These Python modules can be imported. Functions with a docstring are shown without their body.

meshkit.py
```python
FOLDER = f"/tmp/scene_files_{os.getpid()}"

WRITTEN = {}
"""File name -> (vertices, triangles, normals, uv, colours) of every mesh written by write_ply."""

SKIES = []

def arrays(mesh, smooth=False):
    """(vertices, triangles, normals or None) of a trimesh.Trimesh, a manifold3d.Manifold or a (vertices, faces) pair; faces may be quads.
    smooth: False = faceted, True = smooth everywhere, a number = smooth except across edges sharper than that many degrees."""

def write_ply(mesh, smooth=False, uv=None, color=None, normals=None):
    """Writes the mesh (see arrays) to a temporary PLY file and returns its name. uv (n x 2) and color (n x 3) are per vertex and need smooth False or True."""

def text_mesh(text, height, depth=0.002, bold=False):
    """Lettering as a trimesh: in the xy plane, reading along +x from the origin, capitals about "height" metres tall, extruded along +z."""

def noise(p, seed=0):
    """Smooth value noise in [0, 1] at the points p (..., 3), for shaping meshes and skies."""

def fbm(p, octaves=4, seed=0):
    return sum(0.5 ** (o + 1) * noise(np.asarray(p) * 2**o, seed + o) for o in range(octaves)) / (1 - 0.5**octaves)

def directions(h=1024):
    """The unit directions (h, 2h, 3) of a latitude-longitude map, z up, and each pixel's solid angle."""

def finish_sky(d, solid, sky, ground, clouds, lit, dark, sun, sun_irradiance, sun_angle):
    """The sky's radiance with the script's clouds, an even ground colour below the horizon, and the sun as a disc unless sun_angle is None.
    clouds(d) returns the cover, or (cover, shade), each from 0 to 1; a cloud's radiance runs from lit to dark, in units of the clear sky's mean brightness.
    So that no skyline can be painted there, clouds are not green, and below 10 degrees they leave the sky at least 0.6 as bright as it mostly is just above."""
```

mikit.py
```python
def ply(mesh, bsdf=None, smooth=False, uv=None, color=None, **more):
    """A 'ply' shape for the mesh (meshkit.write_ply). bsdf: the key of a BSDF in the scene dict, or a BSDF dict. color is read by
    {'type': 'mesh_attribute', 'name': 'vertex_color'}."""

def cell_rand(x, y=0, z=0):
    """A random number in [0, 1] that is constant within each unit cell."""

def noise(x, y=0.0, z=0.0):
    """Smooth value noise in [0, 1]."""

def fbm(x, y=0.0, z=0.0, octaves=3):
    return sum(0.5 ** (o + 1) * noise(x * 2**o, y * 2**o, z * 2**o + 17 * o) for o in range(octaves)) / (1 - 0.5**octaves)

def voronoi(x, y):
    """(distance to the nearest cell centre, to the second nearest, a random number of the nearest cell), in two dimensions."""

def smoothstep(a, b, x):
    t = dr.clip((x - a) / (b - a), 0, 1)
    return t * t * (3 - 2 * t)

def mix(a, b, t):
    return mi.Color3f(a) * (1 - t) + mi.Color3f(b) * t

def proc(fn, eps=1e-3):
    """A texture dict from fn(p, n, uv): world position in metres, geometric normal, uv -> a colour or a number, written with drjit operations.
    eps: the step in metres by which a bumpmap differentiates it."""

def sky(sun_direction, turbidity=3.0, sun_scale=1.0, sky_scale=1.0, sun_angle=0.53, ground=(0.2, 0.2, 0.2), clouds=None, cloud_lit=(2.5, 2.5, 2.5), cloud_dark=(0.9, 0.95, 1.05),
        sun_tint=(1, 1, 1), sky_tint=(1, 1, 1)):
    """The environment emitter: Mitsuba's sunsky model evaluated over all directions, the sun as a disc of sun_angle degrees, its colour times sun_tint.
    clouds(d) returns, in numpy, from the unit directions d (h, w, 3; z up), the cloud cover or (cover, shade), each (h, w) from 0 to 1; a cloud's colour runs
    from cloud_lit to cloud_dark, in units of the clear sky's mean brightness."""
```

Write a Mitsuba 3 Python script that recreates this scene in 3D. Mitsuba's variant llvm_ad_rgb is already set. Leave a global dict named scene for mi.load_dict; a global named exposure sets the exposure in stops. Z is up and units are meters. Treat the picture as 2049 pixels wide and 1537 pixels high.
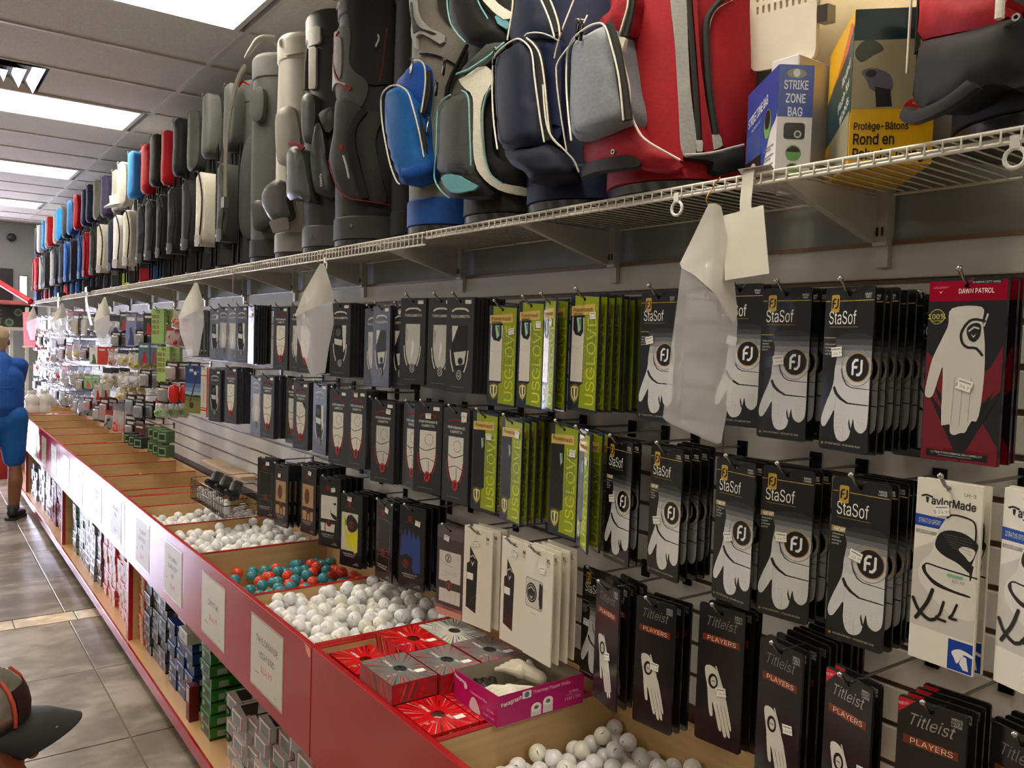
import math, random, numpy as np, trimesh, shapely, mitsuba as mi, mikit, meshkit, drjit as dr, manifold3d as m3
from shapely.geometry import Polygon, LineString
from scipy.spatial import Delaunay
from mikit import noise, fbm, smoothstep, mix, voronoi
TF = mi.ScalarTransform4f
RNG = np.random.default_rng(7); random.seed(7)
scene, labels = {}, {}

# ---------------------------------------------------------------- camera, lights, exposure
exposure = 0.0
EYE = np.array([0, 0, 1.75]); YAW, PITCH, ROLL = 0.63189, -0.04995, 0.03222
FW = np.array([math.sin(YAW)*math.cos(PITCH), math.cos(YAW)*math.cos(PITCH), math.sin(PITCH)])
_r = np.cross(FW, [0, 0, 1]); _r /= np.linalg.norm(_r); _u = np.cross(_r, FW)
UP = -_r*math.sin(ROLL) + _u*math.cos(ROLL)
scene['camera'] = {'type': 'perspective', 'fov': math.degrees(2*math.atan(1024.5/1650)), 'fov_axis': 'x', 'near_clip': 0.05, 'far_clip': 60.0,
                   'to_world': TF().look_at(EYE.tolist(), (EYE+FW).tolist(), UP.tolist())}
LAMP = (13.0, 11.6, 9.4)          # fluorescent troffers of the ceiling
DAY = (22.0, 23.0, 30.0)            # daylight in the glass door at the far end
CEIL = 3.138
LAMP_Y = [6.03-2.438*k for k in range(-2, 5)]
LAMP_X = [0.61, -3.05]
DECK = 2.054                       # top of the wire shelf
RIM = 0.875                        # rim of the ball bins

# ---------------------------------------------------------------- materials: a mesh's uv holds its sRGB colour
def pal(p, n, uv):
    k = dr.floor(uv.x*65536); r = dr.floor(k/256); g = k-r*256; b = dr.floor(uv.y*256)
    return mi.Color3f(*[dr.power(c/255, 2.2) for c in (r, g, b)])
def pal_cloth(p, n, uv):
    w = noise(p.x*260, p.y*260, p.z*260)*0.22+fbm(p.x*16, p.y*16, p.z*16)*0.22+0.78
    return pal(p, n, uv)*w
def pal_wear(p, n, uv):
    return pal(p, n, uv)*(0.86+0.24*fbm(p.x*7, p.y*3, p.z*7))
def bsdf(name, base=pal, rough=0.5, **kw):
    d = {'type': 'principled', 'base_color': mikit.proc(base), 'roughness': rough, **kw}
    scene[name] = {'type': 'twosided', 'b': d}
bsdf('paper', rough=0.7, specular=0.3)
bsdf('card', rough=0.33, specular=0.45)
bsdf('film', rough=0.16, specular=0.55, clearcoat=0.5, clearcoat_gloss=0.9)
bsdf('cloth', pal_cloth, rough=0.72, specular=0.35, sheen=0.3)
bsdf('leather', pal_wear, rough=0.42, specular=0.5)
bsdf('plastic', rough=0.3, specular=0.5)
bsdf('paint', pal_wear, rough=0.2, specular=0.6)
bsdf('ball', rough=0.22, specular=0.5, clearcoat=0.4, clearcoat_gloss=0.95)
bsdf('metal', rough=0.22, metallic=1.0)
bsdf('foil', rough=0.2, metallic=0.75)
bsdf('skin', pal_wear, rough=0.55, specular=0.4)
def wood(p, n, uv):
    g = fbm(p.x*3, p.y*3, p.z*40)*0.5+noise(p.x*6+3*noise(p.y*2, p.z*8), p.y*7, p.z*90)*0.5
    return pal(p, n, uv)*(0.82+0.3*g)
bsdf('wood', wood, rough=0.42, specular=0.4)
def stone(p, n, uv):
    f = fbm(p.x*2.2+9, p.y*4.5, 3.0, octaves=4)+0.5*(fbm(p.x*11, p.y*16, 1.0)-0.5)
    t = smoothstep(0.25, 0.85, f)
    return mix((0.155, 0.132, 0.100), (0.33, 0.29, 0.235), t)*(pal(p, n, uv)*5.6)
bsdf('stone', stone, rough=0.24, specular=0.5)
def ceil_tex(p, n, uv):
    return pal(p, n, uv)*(0.86+0.2*noise(p.x*180, p.y*180)+0.06*fbm(p.x*3, p.y*3))
bsdf('tile_board', ceil_tex, rough=0.9, specular=0.1)
def wall_tex(p, n, uv):
    return pal(p, n, uv)*(0.93+0.12*fbm(p.x*5, p.y*5, p.z*5))
bsdf('wall', wall_tex, rough=0.6, specular=0.35)
scene['clear'] = {'type': 'blendbsdf', 'weight': 0.3, 'a': {'type': 'thindielectric'},
                  'b': {'type': 'twosided', 'b': {'type': 'principled', 'base_color': mikit.proc(pal), 'roughness': 0.16, 'specular': 0.6}}}
scene['milky'] = {'type': 'blendbsdf', 'weight': 0.5, 'a': {'type': 'thindielectric'}, 'b': {'type': 'principledthin', 'base_color': mikit.proc(pal), 'roughness': 0.18, 'spec_trans': 0.25, 'diff_trans': 0.7, 'eta': 1.45}}

# ---------------------------------------------------------------- mesh helpers
def vf(m):
    if hasattr(m, 'to_mesh'):
        q = m.to_mesh(); return np.array(q.vert_properties[:, :3], float), np.array(q.tri_verts, int)
    if isinstance(m, tuple): return np.asarray(m[0], float), np.asarray(m[1], int)
    return np.array(m.vertices), np.array(m.faces)
class M:
    """pieces with one colour each, joined into one mesh."""
    def __init__(s): s.V, s.F, s.U, s.n = [], [], [], 0
    def add(s, m, col, sm=False, T=None):
        v, f = vf(m)
        if len(f) and f.shape[1] == 4: f = np.vstack([f[:, [0, 1, 2]], f[:, [0, 2, 3]]])
        if not len(f): return s
        if T is not None: v = v @ np.asarray(T)[:3, :3].T + np.asarray(T)[:3, 3]
        if sm is False: v = v[f].reshape(-1, 3); f = np.arange(len(v)).reshape(-1, 3)
        elif sm is not True:
            q = trimesh.graph.smooth_shade(trimesh.Trimesh(v, f, process=False), angle=math.radians(sm), facet_minarea=None); v, f = vf(q)
        r, g, b = [min(255, max(0, int(round(c)))) for c in col]
        s.V.append(v); s.F.append(f+s.n); s.U.append(np.tile([(r*256+g+0.5)/65536, (b+0.5)/256], (len(v), 1))); s.n += len(v)
        return s
    def box(s, x0, y0, z0, x1, y1, z1, col): return s.add(BOX(x0, y0, z0, x1, y1, z1), col)
    def ply(s, mat): return mikit.ply((np.vstack(s.V), np.vstack(s.F)), mat, True, uv=np.vstack(s.U))
_BF = np.array([[0, 1, 3, 2], [4, 6, 7, 5], [0, 4, 5, 1], [2, 3, 7, 6], [0, 2, 6, 4], [1, 5, 7, 3]])
def BOX(x0, y0, z0, x1, y1, z1):
    return np.array([[x, y, z] for x in (x0, x1) for y in (y0, y1) for z in (z0, z1)], float), _BF
def RBOX(x0, y0, z0, x1, y1, z1, r=0.004):
    """box with chamfered edges"""
    p = []
    for x, sx in ((x0, 1), (x1, -1)):
        for y, sy in ((y0, 1), (y1, -1)):
            for z, sz in ((z0, 1), (z1, -1)):
                p += [[x, y+sy*r, z+sz*r], [x+sx*r, y, z+sz*r], [x+sx*r, y+sy*r, z]]
    return trimesh.convex.convex_hull(np.array(p))
def Tm(x=0, y=0, z=0, rx=0, ry=0, rz=0, s=1):
    m = np.eye(4); c = np.cos; i = np.sin
    Rx = np.array([[1, 0, 0], [0, c(rx), -i(rx)], [0, i(rx), c(rx)]]); Ry = np.array([[c(ry), 0, i(ry)], [0, 1, 0], [-i(ry), 0, c(ry)]]); Rz = np.array([[c(rz), -i(rz), 0], [i(rz), c(rz), 0], [0, 0, 1]])
    m[:3, :3] = Rz @ Ry @ Rx @ np.diag(np.broadcast_to(s, 3)); m[:3, 3] = [x, y, z]; return m
def TUBE(pts, r, n=8, closed=False, cap=True):
    p = np.asarray(pts, float); k = len(p); r = np.broadcast_to(r, (k,))
    t = (np.roll(p, -1, 0)-np.roll(p, 1, 0)) if closed else np.gradient(p, axis=0)
    t /= np.linalg.norm(t, axis=1, keepdims=True)+1e-12
    a = np.cross(t[0], [0, 0, 1.0] if abs(t[0][2]) < 0.9 else [1.0, 0, 0]); A = []
    for q in t:
        a = a-q*(a @ q); a /= np.linalg.norm(a)+1e-12; A.append(a.copy())
    A = np.array(A); B = np.cross(t, A); g = np.arange(n)*2*np.pi/n
    v = p[:, None]+r[:, None, None]*(np.cos(g)[None, :, None]*A[:, None]+np.sin(g)[None, :, None]*B[:, None])
    v = v.reshape(-1, 3); f = []
    for i in range(k if closed else k-1):
        j = (i+1) % k
        for q in range(n): f.append([i*n+q, i*n+(q+1) % n, j*n+(q+1) % n, j*n+q])
    f = np.array(f); f = np.vstack([f[:, [0, 1, 2]], f[:, [0, 2, 3]]])
    if cap and not closed:
        v = np.vstack([v, p[:1], p[-1:]]); c0, c1 = len(v)-2, len(v)-1
        f = np.vstack([f, [[c0, (q+1) % n, q] for q in range(n)], [[c1, (k-1)*n+q, (k-1)*n+(q+1) % n] for q in range(n)]])
    return v, f
def CYL(p0, p1, r, n=12): return TUBE([p0, p1], r, n)
def LATHE(prof, n=20):
    """profile of (r, z); rings with small r close the ends"""
    g = np.arange(n)*2*np.pi/n; v = np.array([[max(r, 1e-4)*np.cos(a), max(r, 1e-4)*np.sin(a), z] for r, z in prof for a in g]); f = []
    for i in range(len(prof)-1):
        for q in range(n): f.append([i*n+q, i*n+(q+1) % n, (i+1)*n+(q+1) % n, (i+1)*n+q])
    return v, np.array(f)
def LOFT(rings, cap=True):
    R = np.array(rings); k, n = R.shape[:2]; v = R.reshape(-1, 3); f = []
    for i in range(k-1):
        for q in range(n): f.append([i*n+q, i*n+(q+1) % n, (i+1)*n+(q+1) % n, (i+1)*n+q])
    f = np.array(f); f = np.vstack([f[:, [0, 1, 2]], f[:, [0, 2, 3]]])
    if cap:
        v = np.vstack([v, R[0].mean(0), R[-1].mean(0)]); a, b = len(v)-2, len(v)-1
        f = np.vstack([f, [[a, (q+1) % n, q] for q in range(n)], [[b, (k-1)*n+q, (k-1)*n+(q+1) % n] for q in range(n)]])
    return v, f
def flat(poly, z=0.0):
    """a shapely polygon as flat triangles facing +z"""
    V, F, n = [], [], 0
    for g in getattr(poly, 'geoms', [poly]):
        if g.is_empty or g.geom_type != 'Polygon' or g.area < 1e-9: continue
        v, f = trimesh.creation.triangulate_polygon(g, engine='earcut')
        a, b = v[f[:, 1]]-v[f[:, 0]], v[f[:, 2]]-v[f[:, 0]]; d = a[:, 0]*b[:, 1]-a[:, 1]*b[:, 0]; f = np.where((d < 0)[:, None], f[:, ::-1], f)
        V.append(np.c_[v, np.full(len(v), z)]); F.append(f+n); n += len(v)
    return (np.vstack(V), np.vstack(F)) if V else (np.zeros((0, 3)), np.zeros((0, 3), int))
def slab(poly, t, z=0.0):
    q = trimesh.util.concatenate([trimesh.creation.extrude_polygon(g, t, engine='earcut') for g in getattr(poly, 'geoms', [poly])])
    q.apply_translation([0, 0, z]); return q
def smooth_poly(pts, r=0.0, closed=True):
    """Catmull-Rom through the points"""
    p = np.asarray(pts, float); n = len(p); out = []
    for i in range(n if closed else n-1):
        a, b, c, d = (p[(i+k) % n] if closed else p[min(max(i+k, 0), n-1)] for k in (-1, 0, 1, 2))
        for t in (0, .25, .5, .75):
            out.append(0.5*((2*b)+(c-a)*t+(2*a-5*b+4*c-d)*t*t+(3*b-a-3*c+d)*t**3))
    if not closed: out.append(p[-1])
    return np.array(out)
def rrect(x0, y0, x1, y1, r): return shapely.box(x0+r, y0+r, x1-r, y1-r).buffer(r, quad_segs=3)
def circ(x, y, r, ry=None, q=6):
    c = shapely.Point(0, 0).buffer(1, quad_segs=q); return shapely.affinity.translate(shapely.affinity.scale(c, r, ry or r), x, y)
def stroke(pts, w, cap='round'): return LineString(pts).buffer(w/2, cap_style=cap, quad_segs=3)
_TX = {}
def text(s, h, x=0, y=0, z=0, bold=False, align='c', sx=1.0, shear=0.0, rot=0.0, width=None):
    """flat lettering in the xy plane; align at x, baseline y"""
    k = (s, bold)
    if k not in _TX:
        q = meshkit.text_mesh(s, 1.0, 0.01, bold); nz = q.face_normals[:, 2] > 0.9
        f = q.faces[nz]; u, i = np.unique(f, return_inverse=True); _TX[k] = (np.array(q.vertices[u][:, :2]), i.reshape(-1, 3))
    v, f = _TX[k]; v = v.copy(); w = v[:, 0].max()-v[:, 0].min(); v[:, 0] -= v[:, 0].min()
    if width: sx = width/(w*h)
    v[:, 0] = v[:, 0]+shear*v[:, 1]; v *= [h*sx, h]; w *= h*sx
    v[:, 0] -= {'c': w/2, 'l': 0, 'r': w}[align]
    c, i = math.cos(rot), math.sin(rot); v = v @ np.array([[c, i], [-i, c]])
    return np.c_[v+[x, y], np.full(len(v), z)], f

# ---------------------------------------------------------------- things and parts
_N = {}
def name(n):
    k = _N.get(n, 0); _N[n] = k+1
    return n if k == 0 else f'{n}_{k:03d}'
def tag(key, label=None, cat=None, group=None, kind=None):
    if label and len(label.split()) > 16: label = ' '.join(w for w in label.split() if w not in ('the', 'a', 'an'))
    d = labels.setdefault(key, {})
    for a, b in (('label', label), ('category', cat), ('group', group), ('kind', kind)):
        if b: d[a] = b
    return key
def shape(m, mat): return m.ply(mat) if isinstance(m, M) else m
def put(key, d, T=None):
    scene[key] = d if T is None else {**d, 'to_world': TF(np.asarray(T))}
    return key
def thing(n, label, cat, group=None): return tag(name(n), label, cat, group)
def single(n, m, mat, label, cat, group=None, T=None):
    k = thing(n, label, cat, group); put(k, shape(m, mat), T); return k
def part(par, n, m, mat=None, T=None, label=None, kind=None):
    k = name(f'{par}__{n}'); put(k, shape(m, mat), T)
    if label or kind: tag(k, label, None, None, kind)
    return k
def struct(n, m, mat): k = name(n); put(k, shape(m, mat)); tag(k, kind='structure'); return k
ORD = ['first', 'second', 'third', 'fourth', 'fifth', 'sixth', 'seventh', 'eighth', 'ninth', 'tenth', 'eleventh', 'twelfth', 'thirteenth', 'fourteenth', 'fifteenth', 'sixteenth', 'seventeenth', 'eighteenth', 'nineteenth', 'twentieth'] + [f'twenty-{o}' for o in ('first', 'second', 'third', 'fourth', 'fifth', 'sixth', 'seventh', 'eighth', 'ninth')]
# ================================================================ the room
XL, YB, YF = -6.6, -3.6, 12.9
WALLC, DARKW = (150, 153, 145), (122, 112, 102)
m = M()
struct('floor', M().box(XL, YB, -0.1, 1.6, YF, -0.004, (92, 84, 70)), 'wall')
tile_plys = []
def floor_tile(x0, y0, x1, y1, c):
    g = 0.0035
    part('floor', 'tile', M().add(RBOX(x0+g, y0+g, -0.004, x1-g, y1-g, 0.0, 0.0015), c), 'stone')
TX = [0.767+0.61*k for k in range(-12, 2)]
yrows = [5.65+0.835*k for k in range(0, 9)]; yrows2 = [5.468-0.862*k for k in range(0, 11)]
for x0, x1 in zip(TX[:-1], TX[1:]):
    x1 = min(x1, 1.36)
    for y0, y1 in list(zip(yrows[:-1], yrows[1:]))+[(yrows[-1], YF)]+[(b, a) for a, b in zip(yrows2[:-1], yrows2[1:])]:
        if y1-y0 < 0.1: continue
        t = 118+int(RNG.integers(-9, 9)); floor_tile(x0, max(y0, YB), x1, min(y1, YF), (t, t, t-1))
for k in range(-22, 3): floor_tile(0.49+0.326*k, 5.472, 0.49+0.326*(k+1), 5.646, (205, 203, 196))
# ceiling: T bars, boards, troffers
struct('ceiling', M().box(XL, YB, CEIL+0.06, 1.6, YF, CEIL+0.1, (90, 88, 84)), 'wall')
cx = [1.262-1.219*k for k in range(0, 7)]; cy = [6.335-0.6096*k for k in range(-11, 17)]
m = M()
for x in cx: m.box(x-0.012, YB, CEIL, x+0.012, YF, CEIL+0.03, (196, 192, 184))
part('ceiling', 'runner', m, 'plastic')
m = M()
for y in cy: m.box(XL, y-0.012, CEIL+0.0006, 1.52, y+0.012, CEIL+0.03, (196, 192, 184))
part('ceiling', 'cross_bar', m, 'plastic')
lamp_cells = set()
for lx in LAMP_X:
    for ly in LAMP_Y: lamp_cells.add((round(lx, 1), round(ly, 1)))
VENT = (0.305, 5.42)
for i, x1 in enumerate([1.52]+cx):
    x0 = cx[i] if i < len(cx) else XL
    for y1, y0 in zip(cy[:-1], cy[1:]):
        c = (round((x0+x1)/2, 1), round((y0+y1)/2, 1))
        if any(abs(c[0]-a) < 0.2 and abs(c[1]-b) < 0.2 for a, b in lamp_cells): continue
        if abs(c[0]-0.65) < 0.2 and abs(c[1]-VENT[1]) < 0.2 : x1b = 0.0
        else: x1b = None
        b = int(RNG.integers(-4, 5))
        if x1b is not None:
            part('ceiling', 'tile', M().box(0.62, max(y0, YB)+0.004, CEIL+0.008, x1-0.004, y1-0.004, CEIL+0.02, (200+b, 195+b, 186+b)), 'tile_board'); continue
        part('ceiling', 'tile', M().box(x0+0.004, max(y0, YB)+0.004, CEIL+0.008, x1-0.004, min(y1, YF)-0.004, CEIL+0.02, (200+b, 195+b, 186+b)), 'tile_board')
far = sorted(LAMP_Y)
for lx in LAMP_X:
    for n_, ly in enumerate(far):
        k = thing('ceiling_light', f'{ORD[len(far)-1-n_]} fluorescent ceiling light from the far wall, ' + ('in the row nearest the golf bags' if lx > 0 else 'in the second row from the golf bags'), 'ceiling light')
        fr = M(); a, b = 0.6, 0.296
        for s in (-1, 1):
            fr.box(lx-a, ly+s*b-0.012, CEIL-0.004, lx+a, ly+s*b+0.012, CEIL+0.012, (205, 202, 195)); fr.box(lx+s*a-0.012, ly-b, CEIL-0.004, lx+s*a+0.012, ly+b, CEIL+0.012, (205, 202, 195))
        part(k, 'frame', fr, 'plastic')
        d = M().add((np.array([[lx-a+.012, ly-b+.012, CEIL+0.002], [lx-a+.012, ly+b-.012, CEIL+0.002], [lx+a-.012, ly+b-.012, CEIL+0.002], [lx+a-.012, ly-b+.012, CEIL+0.002]]), np.array([[0, 1, 2], [0, 2, 3]])), (255, 255, 250)).ply('paper')
        part(k, 'diffuser', {**d, 'emitter': {'type': 'area', 'radiance': {'type': 'rgb', 'value': list(LAMP)}}})
k = thing('ceiling_vent', 'square aluminium air diffuser set in the ceiling beside a light', 'ceiling vent')
vx, vy = VENT
for i, h in enumerate((0.29, 0.21, 0.13, 0.05)):
    q = M()
    o, n_ = h, h-0.05; z0, z1 = CEIL-0.006, CEIL+0.03
    for s in range(4):
        c, sn = [(1, 0), (0, 1), (-1, 0), (0, -1)][s]; R_ = np.array([[c, -sn], [sn, c]])
        P = np.array([[-o, o], [o, o], [n_, n_], [-n_, n_]]) @ R_.T+[vx, vy]
        v = np.c_[P, [z0, z0, z1, z1]]; q.add((v, np.array([[0, 1, 2, 3]])), (176, 178, 180))
    part(k, 'vane', q, 'metal')
part(k, 'collar', M().box(vx-.3, vy-.3, CEIL+0.03, vx+.3, vy+.3, CEIL+0.04, (60, 60, 62)), 'plastic')
# walls
struct('wall_right', M().box(1.505, YB, 0, 1.6, YF, CEIL+0.1, (142, 145, 138)), 'wall')
slat_c = (198, 195, 186)
for ya, yb in zip((-3.6, -1.2, 1.22, 3.66, 6.1, 8.54), (-1.2, 1.22, 3.66, 6.1, 8.54, 12.2)):
    z = 1.958
    while z > 0.9:
        zb = z-0.0757; part('wall_right', 'slat', M().add(RBOX(1.492, ya+.001, zb+0.011, 1.506, yb-.001, z, 0.002), slat_c), 'wall'); z = zb
    part('wall_right', 'groove_strip', M().box(1.5005, ya, 0.85, 1.5062, yb, 1.958, (92, 70, 48)), 'wood')
part('wall_right', 'top_trim', M().box(1.488, YB, 1.956, 1.51, 12.2, 1.964, (128, 98, 70)), 'wood')
struct('wall_back', M().box(XL, YF, 0, 1.6, YF+0.1, CEIL+0.1, (150, 153, 147)), 'wall')
struct('wall_left', M().box(XL-0.1, YB, 0, XL, YF, CEIL+0.1, WALLC), 'wall')
struct('wall_front', M().box(XL, YB-0.1, 0, 1.6, YB, CEIL+0.1, WALLC), 'wall')
# glazed shop door in the far wall: daylight stands in its panes
dk = name('door_1'); tag(dk, kind='structure')
fr = M(); x0, x1 = -1.55, 0.55
for x in (x0, -0.5, 0.2, x1): fr.box(x-0.035, YF-0.06, 0, x+0.035, YF, 2.3, (58, 56, 54))
for z in (0.03, 2.27): fr.box(x0, YF-0.06, z-0.03, x1, YF, z+0.03, (58, 56, 54))
part(dk, 'door_frame', fr, 'metal')
for a, b in ((x0, -0.5), (-0.5, 0.2), (0.2, x1)):
    v = np.array([[a+.035, YF-0.03, 0.06], [b-.035, YF-0.03, 0.06], [b-.035, YF-0.03, 2.24], [a+.035, YF-0.03, 2.24]])
    d = M().add((v, np.array([[0, 1, 2], [0, 2, 3]])), (240, 245, 255)).ply('paper')
    part(dk, 'pane', {**d, 'emitter': {'type': 'area', 'radiance': {'type': 'rgb', 'value': list(DAY)}}})
# ================================================================ the wire shelf and what carries it
WIRE = (226, 224, 212); XF, XB = 1.17, 1.485
secs = [(-1.62, 0.2, 0.020), (0.2, 2.03, 0.020), (2.03, 3.86, 0.036), (3.86, 5.69, 0.036), (5.69, 7.52, 0.036), (7.52, 9.35, 0.036), (9.35, 10.9, 0.036)]
SN = ['nearest wire shelf, past the right edge of the picture', 'white wire shelf under the red golf bag and the cartons', 'white wire shelf section under the dark leather golf bags', 'white wire shelf section under the grey strap bag', 'fifth white wire shelf section, under red topped bags', 'sixth white wire shelf section, above the small accessories', 'farthest white wire shelf section, by the back wall']
for (ya, yb, lip), sn in zip(secs, SN):
    k = thing('wire_shelf', sn, 'wire shelf')
    a, b = ya+0.004, yb-0.004
    part(k, 'front_rail', M().add(CYL((XF, a, DECK-0.003), (XF, b, DECK-0.003), 0.0033, 8), WIRE, True), 'plastic')
    part(k, 'lip_rail', M().add(CYL((XF, a, DECK-lip), (XF, b, DECK-lip), 0.0033, 8), WIRE, True), 'plastic')
    part(k, 'back_rail', M().add(CYL((XB, a, DECK-0.005), (XB, b, DECK-0.005), 0.003, 6), WIRE, True).add(CYL((XF+0.035, a, DECK-0.006), (XF+0.035, b, DECK-0.006), 0.003, 6), WIRE, True), 'plastic')
    q = M(); y = ya+0.0125
    while y < yb:
        q.add(TUBE([(XB, y, DECK-0.001), (XF+0.002, y, DECK-0.001), (XF-0.004, y, DECK-0.004), (XF-0.0045, y, DECK-lip)], 0.0016, 5), WIRE, True); y += 0.0254
    part(k, 'cross_wires', q, 'plastic', kind='stuff')
br = M()
g = Polygon([(0, 0), (0.30, 0), (0.30, -0.012), (0.02, -0.085), (0, -0.085)])
arm = slab(g, 0.016); arm.apply_transform(Tm(1.485, 0.008, DECK-0.008, rx=math.pi/2, rz=math.pi) @ Tm(0, 0, 0)); v = arm.vertices
arm_ply = M().add(arm, (178, 176, 166)).ply('plastic')
up_ply = M().box(1.468, -0.014, DECK-0.10, 1.492, 0.014, DECK+0.05, (182, 180, 170)).box(1.478, -0.012, DECK-0.14, 1.490, 0.012, DECK-0.10, (182, 180, 170)).ply('plastic')
slot_ply = M().box(1.4665, -0.007, DECK-0.082, 1.4685, -0.003, DECK-0.066, (50, 48, 46)).box(1.4665, 0.003, DECK-0.082, 1.4685, 0.007, DECK-0.066, (50, 48, 46)).ply('plastic')
for i, y in enumerate([0.12+0.7355*k for k in range(0, 15)]):
    k = thing('shelf_bracket', f'{ORD[i]} grey metal bracket under the wire shelf, counted from the right', 'shelf bracket')
    for n_, d in (('arm', arm_ply), ('upright', up_ply), ('slots', slot_ply)): part(k, n_, d, T=Tm(0, y, 0))
ring = M().add(TUBE([(0, 0.013*math.cos(a), -0.015+0.013*math.sin(a)) for a in np.linspace(0, 2*np.pi, 15)[:-1]], 0.0032, 6, closed=True), (235, 233, 225), True).box(-0.004, -0.006, -0.003, 0.004, 0.006, 0.014, (235, 233, 225)).ply('plastic')
for y, lp, t in ((0.5, .02, 'white plastic ring clip under the shelf edge near the right edge'), (1.09, .02, 'white plastic ring clip under the shelf edge below the red bag'), (2.72, .036, 'white plastic ring clip beside the middle plastic sleeve')):
    single('ring_clip', ring, None, t, 'clip', T=Tm(XF, y, DECK-lp-0.006))
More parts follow.
